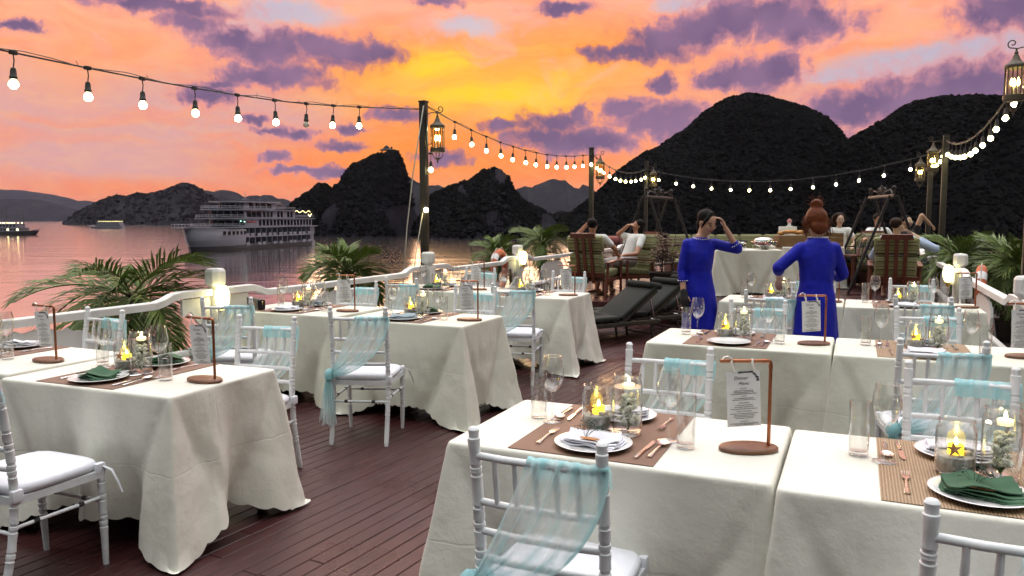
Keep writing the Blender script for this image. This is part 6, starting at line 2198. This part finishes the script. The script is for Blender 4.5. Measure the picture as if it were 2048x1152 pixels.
def face(parent, c, f, u, glasses=False):
    c = Vector(c); f, u, r = basis(f, u)
    M = Matrix((r, f, u)).transposed()
    for s in (-1, 1):
        MB().ball(c + f * 0.0745 + r * s * 0.031 + u * 0.004, 1.0, 2, (0.013, 0.006, 0.0055), 0, rot=M).build('eye', MT['eye'], parent, 180)
        MB().tube([c + f * 0.078 + r * s * 0.016 + u * 0.021, c + f * 0.076 + r * s * 0.034 + u * 0.026, c + f * 0.066 + r * s * 0.050 + u * 0.020], 0.0032, 6).build('eyebrow', MT['hair_black'], parent, 180)
    MB().ball(c + f * 0.0795 - u * 0.052, 1.0, 2, (0.020, 0.008, 0.0075), 0, rot=M).build('mouth', MT['lips'], parent, 180)
    if glasses:
        mb = MB()
        for s in (-1, 1):
            cc = c + f * 0.092 + r * s * 0.033 + u * 0.004
            mb.tube([cc + r * 0.025 * math.cos(a) + u * 0.019 * math.sin(a) for a in [2 * PI * i / 14 for i in range(15)]], 0.0025, 5, cap=False)
            mb.tube([cc + r * s * 0.025, c + r * s * 0.078 - f * 0.01], 0.002, 5)
        mb.build('spectacles', MT['silver'], parent, 180)
def hand(mb, w, d, n, curl=0.35, k=1.0, side=1):
    """palm and five fingers from wrist w along d, palm facing n"""
    w = Vector(w); d, n, s = basis(d, n)
    s = s * side
    M = Matrix((s, d, n)).transposed()
    mb.ball(w + d * 0.042 * k, 1.0, 2, (0.036 * k, 0.046 * k, 0.014 * k), 0, rot=M)
    for i, (off, ln) in enumerate(((-0.027, 0.062), (-0.009, 0.074), (0.009, 0.070), (0.026, 0.055))):
        b = w + (d * 0.078 + s * off) * k
        m1 = b + (d * math.cos(curl) + n * math.sin(curl)) * ln * 0.5 * k
        m2 = m1 + (d * math.cos(curl * 2.2) + n * math.sin(curl * 2.2)) * ln * 0.5 * k
        cap(mb, b, 0.0088 * k, m1, 0.0082 * k); cap(mb, m1, 0.0082 * k, m2, 0.0068 * k)
    t0 = w + (d * 0.022 - s * 0.030) * k
    t1 = t0 + (d * 0.026 - s * 0.026 + n * 0.008) * k
    cap(mb, t0, 0.012 * k, t1, 0.0095 * k); cap(mb, t1, 0.0095 * k, t1 + (d * 0.026 - s * 0.006 + n * 0.006) * k, 0.0075 * k)
def person_root(label, x, y, z, group=None):
    return tag(empty('person', (*dk(x, y), z), A), label, 'person', group)
def beads(parent, pts, r=0.0065):
    mb = MB()
    for p in pts:
        mb.ball(p, r, 1)
    mb.build('bead_trim', MT['pearl'], parent, 180)

# woman touching her hair: faces us, turned a little to her left (our right), looking down
pw = person_root('woman in royal blue dress touching her hair, black glove on other hand', 1.80, 7.40, 0)
hc, fd, ud = Vector((0.055, -0.02, 1.485)), (0.42, -0.80, -0.38), (0.10, -0.25, 0.95)
mb = MB()
head(mb, hc, fd, ud, (0.005, 0.01, 1.33))
cap(mb, (0, 0.01, 1.34), 0.055, (0, 0.02, 1.24), 0.09)
loft(mb, [(0.75, 0, 0.02, 0.115, 0.085), (0.95, 0, 0.02, 0.09, 0.07), (1.15, 0, 0.02, 0.10, 0.075), (1.28, 0, 0.02, 0.105, 0.06)])
for s in (-1, 1):
    cap(mb, (s * 0.075, 0.02, 0.80), 0.075, (s * 0.08, 0.0, 0.46), 0.052)
    cap(mb, (s * 0.08, 0.0, 0.46), 0.050, (s * 0.08, 0.03, 0.07), 0.034)
    cap(mb, (s * 0.08, 0.04, 0.04), 0.034, (s * 0.09, -0.13, 0.025), 0.026)
shR, shL = Vector((-0.122, 0.02, 1.285)), Vector((0.128, 0.02, 1.285))
elR, wrR = Vector((-0.168, 0.03, 1.03)), Vector((-0.165, -0.05, 0.81))
elL, wrL = Vector((0.335, -0.06, 1.235)), Vector((0.205, -0.10, 1.435))
cap(mb, shR, 0.045, elR, 0.036); cap(mb, elR, 0.034, wrR, 0.024)
cap(mb, shL, 0.045, elL, 0.036); cap(mb, elL, 0.034, wrL, 0.023)
hand(mb, wrL, (-0.35, 0.12, 0.93), (-0.9, 0.1, -0.2), 0.45, 0.95, 1)
hand(mb, wrR, (0.1, -0.05, -1), (0.6, 0.5, 0), 0.4, 0.95, -1)
body = remeshed('body', mb, 0.0075, MT['skin'], pw, 2)
face(pw, hc, fd, ud)
mb = MB()
rg = [(0.22, 0.02, 0.02, 0.225, 0.17), (0.45, 0.015, 0.02, 0.205, 0.155), (0.70, 0.01, 0.02, 0.182, 0.135), (0.82, 0.005, 0.02, 0.170, 0.125), (0.95, 0, 0.02, 0.140, 0.108), (1.02, 0, 0.02, 0.132, 0.104), (1.12, 0, 0.015, 0.145, 0.118), (1.20, 0, 0.015, 0.152, 0.118), (1.27, 0, 0.02, 0.160, 0.098), (1.325, 0, 0.02, 0.125, 0.080), (1.348, 0, 0.015, 0.075, 0.068)]
rg = [(z, cx, cy, rx * 0.87, ry * 0.95) for z, cx, cy, rx, ry in rg]
loft(mb, rg, 48, 0.06, 1)
cap(mb, shR, 0.053, elR, 0.048); cap(mb, elR, 0.046, elR.lerp(wrR, 0.42), 0.042)
cap(mb, shL, 0.053, elL, 0.048); cap(mb, elL, 0.048, elL.lerp(wrL, 0.22), 0.046)
remeshed('dress', mb, 0.010, MT['blue'], pw, 2)
beads(pw, [(0.005 + 0.075 * math.cos(a), 0.005 + 0.074 * math.sin(a), 1.345 - 0.018 * (math.sin(a) < 0) * abs(math.sin(a))) for a in [2 * PI * i / 26 for i in range(26)]])
q = elR.lerp(wrR, 0.44)
beads(pw, [q + Vector((0.046 * math.cos(a), 0.046 * math.sin(a), 0)) for a in [2 * PI * i / 14 for i in range(14)]], 0.0055)
q = elL.lerp(wrL, 0.24); dd_ = (wrL - elL).normalized(); e1 = dd_.orthogonal().normalized(); e2 = dd_.cross(e1)
beads(pw, [q + e1 * 0.048 * math.cos(a) + e2 * 0.048 * math.sin(a) for a in [2 * PI * i / 14 for i in range(14)]], 0.0055)
f, u, r = basis(fd, ud)
M = Matrix((r, f, u)).transposed()
mb = MB()
mb.ball(hc + u * 0.034 - f * 0.040, 1.0, 3, (0.083, 0.086, 0.086), 0.05, rot=M)
mb.ball(hc - f * 0.085 - u * 0.03, 0.045, 2, (0.9, 0.9, 1.2), 0.2)
cap(mb, hc - f * 0.10 - u * 0.04, 0.034, hc - f * 0.09 - u * 0.12, 0.018)
for s in (-1, 1):
    cap(mb, hc + u * 0.095 + f * 0.020, 0.026, hc + r * s * 0.062 + f * 0.042 + u * 0.045, 0.018)
    cap(mb, hc + r * s * 0.064 + f * 0.040 + u * 0.045, 0.016, hc + r * s * 0.073 + f * 0.012 - u * 0.05, 0.007)
remeshed('hair', mb, 0.008, MT['hair_black'], pw, 2)
mb = MB(); cap(mb, wrR + Vector((0, 0, 0.02)), 0.034, wrR + Vector((0.012, -0.01, -0.06)), 0.048); cap(mb, wrR + Vector((0.012, -0.01, -0.06)), 0.048, wrR + Vector((0.02, -0.015, -0.15)), 0.030)
remeshed('glove', mb, 0.010, MT['dark_cloth'], pw, 2)

# woman seen from behind
pb = person_root('woman in royal blue dress from behind with auburn bun', 2.45, 6.22, 0)
hc, fd, ud = Vector((-0.005, 0.05, 1.495)), (-0.12, 0.92, -0.30), (0, 0.30, 0.95)
mb = MB()
head(mb, hc, fd, ud, (0, 0.01, 1.35))
cap(mb, (0, 0.01, 1.36), 0.05, (0, 0, 1.27), 0.09)
loft(mb, [(0.75, 0, 0.0, 0.115, 0.085), (0.95, 0, 0.0, 0.10, 0.07), (1.15, 0, 0.0, 0.11, 0.075), (1.28, 0, 0.0, 0.11, 0.06)])
for s in (-1, 1):
    cap(mb, (s * 0.075, 0.0, 0.80), 0.075, (s * 0.08, 0.0, 0.46), 0.052)
    cap(mb, (s * 0.08, 0.0, 0.46), 0.050, (s * 0.08, -0.03, 0.07), 0.034)
    cap(mb, (s * 0.08, -0.04, 0.04), 0.034, (s * 0.09, 0.13, 0.025), 0.026)
shL, elL, wrL = Vector((-0.134, 0.0, 1.285)), Vector((-0.30, 0.02, 1.13)), Vector((-0.225, 0.22, 1.02))
shR, elR, wrR = Vector((0.134, 0.0, 1.285)), Vector((0.222, 0.03, 1.075)), Vector((0.17, 0.25, 0.99))
for sh, el, wr, sd in ((shL, elL, wrL, 1), (shR, elR, wrR, -1)):
    cap(mb, sh, 0.046, el, 0.038); cap(mb, el, 0.034, wr, 0.024)
    hand(mb, wr, (0.2 * sd, 0.75, -0.55), (0.3 * sd, -0.2, -0.9), 0.5, 0.95, sd)
remeshed('body', mb, 0.0085, MT['skin'], pb, 2)
mb = MB()
rg = [(0.22, 0, 0, 0.225, 0.18), (0.45, 0, 0, 0.205, 0.165), (0.68, 0, 0.0, 0.188, 0.15), (0.85, 0, 0, 0.172, 0.135), (0.96, 0, 0, 0.152, 0.112), (1.04, 0, 0, 0.144, 0.105), (1.14, 0, 0, 0.156, 0.110), (1.22, 0, 0, 0.168, 0.105), (1.28, 0, 0, 0.160, 0.092), (1.32, 0, 0, 0.135, 0.082), (1.355, 0, 0.0, 0.095, 0.070), (1.378, 0, 0.0, 0.074, 0.062)]
rg = [(z, cx, cy, rx * 0.91, ry * 0.95) for z, cx, cy, rx, ry in rg]
loft(mb, rg, 48, 0.06, 2)
for sh, el, wr in ((shL, elL, wrL), (shR, elR, wrR)):
    cap(mb, sh, 0.053, el, 0.050); cap(mb, el, 0.050, el.lerp(wr, 0.25), 0.047)
remeshed('dress', mb, 0.010, MT['blue'], pb, 2)
beads(pb, [(0.078 * math.cos(a), 0.004 + 0.066 * math.sin(a), 1.374) for a in [2 * PI * i / 26 for i in range(26)]])
for el, wr in ((elL, wrL), (elR, wrR)):
    q = el.lerp(wr, 0.30); d_ = (wr - el).normalized(); e1 = d_.orthogonal().normalized(); e2 = d_.cross(e1)
    beads(pb, [q + e1 * 0.052 * math.cos(a) + e2 * 0.052 * math.sin(a) for a in [2 * PI * i / 14 for i in range(14)]], 0.0055)
f, u, r = basis(fd, ud)
M = Matrix((r, f, u)).transposed()
mb = MB()
mb.ball(hc + u * 0.022 - f * 0.020, 1.0, 3, (0.087, 0.096, 0.100), 0.07, rot=M)
mb.ball(hc - f * 0.055 - u * 0.055, 1.0, 3, (0.074, 0.050, 0.065), 0.1, rot=M)
mb.ball(hc + u * 0.135 - f * 0.045, 1.0, 3, (0.046, 0.046, 0.046), 0.2, rot=M)
mb.tube([hc + u * 0.135 - f * 0.045 + (r * math.cos(a) + f * math.sin(a)) * 0.034 + u * 0.014 * math.sin(2 * a) for a in [2 * PI * i / 16 for i in range(17)]], 0.017, 8, cap=False)
remeshed('hair', mb, 0.0085, MT['hair_red'], pb, 2)
mb = MB()
rs = random.Random(31)
for i in range(220):
    a = rs.uniform(0, 2 * PI)
    if i < 50:
        p = hc + u * 0.14 - f * 0.045 + (r * math.cos(a) + u * math.sin(a)) * 0.045
        q = p + (r * math.cos(a) + u * abs(math.sin(a))) * rs.uniform(0.015, 0.045)
        mb.tube([p, (p + q) / 2 + r * rs.uniform(-0.01, 0.01), q + r * rs.uniform(-0.012, 0.012)], 0.0011, 4)
    else:
        s = rs.choice((-1, 1))
        p = hc + r * s * rs.uniform(0.07, 0.095) + u * rs.uniform(-0.05, 0.05) - f * rs.uniform(-0.02, 0.05)
        q = p + r * s * rs.uniform(-0.005, 0.03) - u * rs.uniform(0.04, 0.12)
        mb.tube([p, (p + q) / 2 + r * s * 0.012, q], 0.0013, 4)
mb.build('hair_wisps', MT['hair_red'], pb, 180)

def seated(label, x, y, z, face_to, seat_h, lean, skin, top, hair, legs, arms, hairkind='short', headdir=None, glasses=False, pants='shorts', headtilt=(0, 0, 1)):
    """seated figure; local -y of the pose is turned to face_to (degrees from 'towards the camera', anticlockwise)"""
    root = tag(empty('person', (*dk(x, y), z), A + R(face_to)), label, 'person')
    sl, cl = math.sin(R(lean)), math.cos(R(lean))
    def T(px, pz):           # torso point: px sideways, pz along the spine from the hips
        return Vector((px, 0.0 + pz * sl, seat_h + 0.09 + pz * cl))
    neck, chest = T(0, 0.50), T(0, 0.36)
    hd = T(0, 0.635) + Vector((0, -0.02, 0.0))
    f = headdir or (0, -1, -0.05)
    mb = MB()
    head(mb, hd, f, headtilt, neck)
    cap(mb, T(0, 0.0), 0.12, T(0, 0.2), 0.115); cap(mb, T(0, 0.2), 0.115, chest, 0.12)
    cl_top, cl_leg = MB(), MB()
    cap(cl_top, T(0, 0.02), 0.148, T(0, 0.22), 0.135); cap(cl_top, T(0, 0.2), 0.135, T(0, 0.36), 0.135)
    for s in (-1, 1):
        cap(cl_top, T(s * 0.06, 0.40), 0.10, T(s * 0.15, 0.43), 0.068)
        sh = T(s * 0.18, 0.43)
        el, wr, hdv = arms[0 if s < 0 else 1]
        el, wr = Vector(el), Vector(wr)
        cap(mb, sh, 0.050, el, 0.042); cap(mb, el, 0.040, wr, 0.028)
        hand(mb, wr, hdv, (0, 0.3, -1), 0.5, 1.05, s)
        cap(cl_top, sh, 0.068, sh.lerp(el, top[1]), 0.058)
        if top[1] > 0.95:
            cap(cl_top, el, 0.054, el.lerp(wr, 0.6), 0.044)
        kn, an = Vector((s * legs[0][0], legs[0][1], legs[0][2])), Vector((s * legs[1][0], legs[1][1], legs[1][2]))
        hp = T(s * 0.09, 0.0)
        cap(mb, hp, 0.085, kn, 0.058); cap(mb, kn, 0.055, an, 0.036)
        cap(mb, an + Vector((0, 0.02, -0.03)), 0.036, an + Vector((0, -0.16, -0.045)), 0.028)
        cap(cl_leg, hp, 0.105, hp.lerp(kn, 0.8), 0.085)
        if pants != 'shorts':
            cap(cl_leg, kn, 0.07, an, 0.055)
    remeshed('body', mb, 0.010, skin, root, 2)
    remeshed('top', cl_top, 0.012, top[0], root, 4)
    remeshed('trousers', cl_leg, 0.013, MT['shorts'] if pants == 'shorts' else MT['dark_cloth'], root, 4)
    face(root, hd, f, headtilt, glasses)
    f_, u_, r_ = basis(f, headtilt)
    M = Matrix((r_, f_, u_)).transposed()
    hb = MB()
    hb.ball(hd + u_ * 0.036 - f_ * 0.028, 1.0, 3, (0.084, 0.092, 0.090), 0.06, rot=M)
    if hairkind == 'long':
        hb.ball(hd - f_ * 0.05 - u_ * 0.05, 1.0, 3, (0.10, 0.06, 0.13), 0.08, rot=M)
    if hairkind == 'curly':
        for i in range(26):
            a = i / 26 * 2 * PI
            hb.ball(hd - f_ * 0.03 + r_ * 0.10 * math.cos(a) + u_ * (0.10 * math.sin(a) + 0.005) , 0.040, 2)
    remeshed('hair', hb, 0.010, hair, root, 1)
    return root
RL = ((0.12, -0.42, 0.46), (0.13, -0.50, 0.07))
# reclining man in a white tee, hand over his face
seated('man in white tee reclining with hand over face', 1.98, 13.2, PZ, -62, 0.43, 20, MT['skin_tan'], (MT['tee'], 0.55), MT['hair_black'],
       ((0.12, -0.45, 0.50), (0.13, -0.55, 0.07)), (((-0.32, 0.02, 0.98), (-0.12, 0.08, 1.13), (0.75, 0.05, 0.2)), ((0.30, -0.05, 0.66), (0.24, -0.26, 0.64), (0, -1, -0.1))), 'long', (-0.45, -0.85, 0.15))
# person in the armchair seen from behind
seated('person in the left armchair seen from behind, arm raised', 1.36, 12.65, PZ, 156, 0.43, 16, MT['skin_tan'], (MT['tee'], 0.6), MT['hair_black'],
       RL, (((-0.34, 0.02, 0.76), (-0.30, -0.2, 0.66), (0, -1, 0)), ((0.32, -0.02, 0.98), (0.14, 0.0, 1.16), (-0.7, 0.1, 0.3))))
# man in pale blue shirt in the right armchair
seated('man in pale blue shirt leaning on raised arm in right armchair', 5.82, 11.75, PZ, 156, 0.43, 12, MT['skin_pale'], (MT['shirt_blue'], 1.0), MT['hair_brown'],
       RL, (((-0.52, 0.10, 0.80), (-0.20, 0.05, 1.02), (0.7, 0.1, 0.5)), ((0.32, -0.1, 0.66), (0.25, -0.3, 0.64), (0, -1, 0))), 'short', (-0.75, -0.65, 0.0))
# woman in white on the far bench
seated('woman in white top with spectacles facing us on far bench', 6.22, 14.75, PZ, 0, 0.50, 4, MT['skin_pale'], (MT['tee'], 0.5), MT['hair_brown'],
       RL, (((-0.26, -0.10, 0.80), (-0.10, -0.30, 0.72), (0.3, -1, 0)), ((0.26, -0.10, 0.80), (0.10, -0.30, 0.72), (-0.3, -1, 0))), 'curly', (0.0, -1, -0.05), True, 'long')
# man in white shirt behind the swing
seated('man in white shirt seated behind the right wrought iron swing', 6.95, 14.7, PZ, 10, 0.50, 6, MT['skin_tan'], (MT['tee'], 0.6), MT['hair_black'],
       ((0.2, -0.42, 0.55), (0.22, -0.5, 0.07)), (((-0.36, -0.14, 0.86), (-0.50, -0.32, 0.88), (-0.8, -0.6, 0)), ((0.30, -0.05, 0.80), (0.16, -0.28, 0.72), (0, -1, 0))), 'short', (-0.2, -1, -0.2), False, 'long')
# dark haired person with spectacles, arms raised
seated('person in dark top with spectacles and bare arm raised overhead', 6.95, 13.6, PZ, 20, 0.46, 6, MT['skin_pale'], (MT['dark_cloth'], 0.4), MT['hair_black'],
       RL, (((-0.28, 0, 0.78), (-0.2, -0.25, 0.7), (0, -1, 0)), ((0.22, -0.05, 1.30), (0.40, -0.08, 1.14), (0.9, 0, -0.45))), 'short', (-0.35, -1, 0.0), True, 'long')

# ------------------------------------------------------------------ potted palms outside the rails
def frond_mesh(seed, L, droop, width, nl=34, fan=False):
    rs = random.Random(seed)
    mb = MB()
    pts = []
    n = 14
    for i in range(n + 1):
        t = i / n
        pts.append(Vector((L * t * (1 - 0.12 * droop * t), 0.03 * math.sin(t * 3 + seed) * L, L * (0.55 * t * (1.2 - droop * 0.3) - droop * 0.75 * t * t))))
    mb.tube(pts, [0.011 * (1 - 0.85 * i / n) + 0.0015 for i in range(n + 1)], 5)
    for k2 in range(nl):
        t = 0.14 + 0.86 * k2 / (nl - 1)
        fi = t * n
        i = min(n - 1, int(fi))
        p = pts[i].lerp(pts[i + 1], fi - i)
        d = (pts[i + 1] - pts[i]).normalized()
        up = Vector((0, 0, 1)); side = d.cross(up).normalized(); upn = side.cross(d)
        ln = width * (math.sin(PI * min(1, 0.15 + t * 0.80)) ** 0.7) * rs.uniform(0.85, 1.1)
        for s in (-1, 1):
            a = R(rs.uniform(38, 56)) * (1 - 0.45 * t)
            dr = (d * math.cos(a) + side * s * math.sin(a) + upn * rs.uniform(0.05, 0.42)).normalized()
            tip = p + dr * ln + Vector((0, 0, -0.18 * ln * rs.uniform(0.2, 1.4)))
            mid = p + dr * ln * 0.5 + Vector((0, 0, 0.01))
            wv_ = dr.cross(upn).normalized() * 0.0085 + upn * 0.004
            mb.add([p - wv_ * 0.4, mid - wv_, tip, mid + wv_, p + wv_ * 0.4, mid - upn * 0.004], [(0, 1, 5), (1, 2, 5), (2, 3, 5), (3, 4, 5), (4, 0, 5)])
    return mb.mesh('frond', MT['frond'], 0)
def palm(label, x, y, zc, L, nf, seed, width, side, trunk=0.7, lo=-0.15, hi=0.95):
    rs = random.Random(seed)
    v, u = dk(x, y)
    root = empty('potted_palm', (v, u, -0.03))
    zc = zc + 0.03
    MB().lathe([(0.0, 0.0), (0.15, 0.0), (0.17, 0.03), (0.20, 0.26), (0.21, 0.28), (0.17, 0.28), (0.16, 0.24), (0.0, 0.24)], 20).build('pot', MT['pot'], root, 40)
    tp = [(0.0, 0.0, 0.2)] + [(0.02 * math.sin(i), 0.015 * math.cos(i * 1.3), 0.2 + (zc - 0.2) * i / 12) for i in range(1, 13)]
    MB().tube(tp, [0.05 + 0.018 * (i % 2) for i in range(13)], 10).build('trunk', MT['trunk'], root, 20)
    protos = [frond_mesh(seed * 10 + k2, L, dr, width) for k2, dr in enumerate((0.7, 1.05, 1.45, 1.9))]
    for i in range(nf):
        t = i / nf
        o = bpy.data.objects.new('frond', protos[min(3, int(t * 4))])
        COL.objects.link(o); o.parent = root
        o.location = (0.02 * rs.uniform(-1, 1), 0.02 * rs.uniform(-1, 1), zc - 0.02 - 0.05 * t)
        pit = -(hi - (hi - lo) * t) * 1.0 + 0.35
        sc = rs.uniform(0.78, 1.08)
        o.scale = (sc, sc, sc)
        o.rotation_euler = (rs.uniform(-0.3, 0.3), pit + rs.uniform(-0.1, 0.1), i * 2.399 + rs.uniform(-0.3, 0.3))
    tag(root, label, 'palm', 'potted palms outside the railings')
palm('large green potted palm outside the left railing', -3.30, 6.75, 0.88, 0.96, 32, 1, 0.36, -1, lo=-0.40, hi=0.64)
palm('green potted palm in front of the cruise ship stern', -2.02, 9.5, 0.92, 0.57, 22, 2, 0.31, -1)
palm('right-hand potted palm of the pair before the dark islet', 0.60, 15.2, 1.08, 0.62, 20, 3, 0.34, -1)
palm('left-hand potted palm of the pair before the dark islet', -0.28, 14.3, 0.85, 0.62, 18, 4, 0.32, -1)
palm('biggest dense green palm beyond the right railing', 6.35, 9.75, 0.95, 0.62, 34, 5, 0.33, 1)
palm('smaller dim palm beyond the right railing, farther forward', 6.85, 11.9, 0.95, 0.62, 22, 6, 0.30, 1)
for v0, v1, l in ((-5.95, -5.16, 'narrow dark ledge outside the left railing'), (1.30, 2.15, 'narrow dark ledge outside the right railing')):
    pass
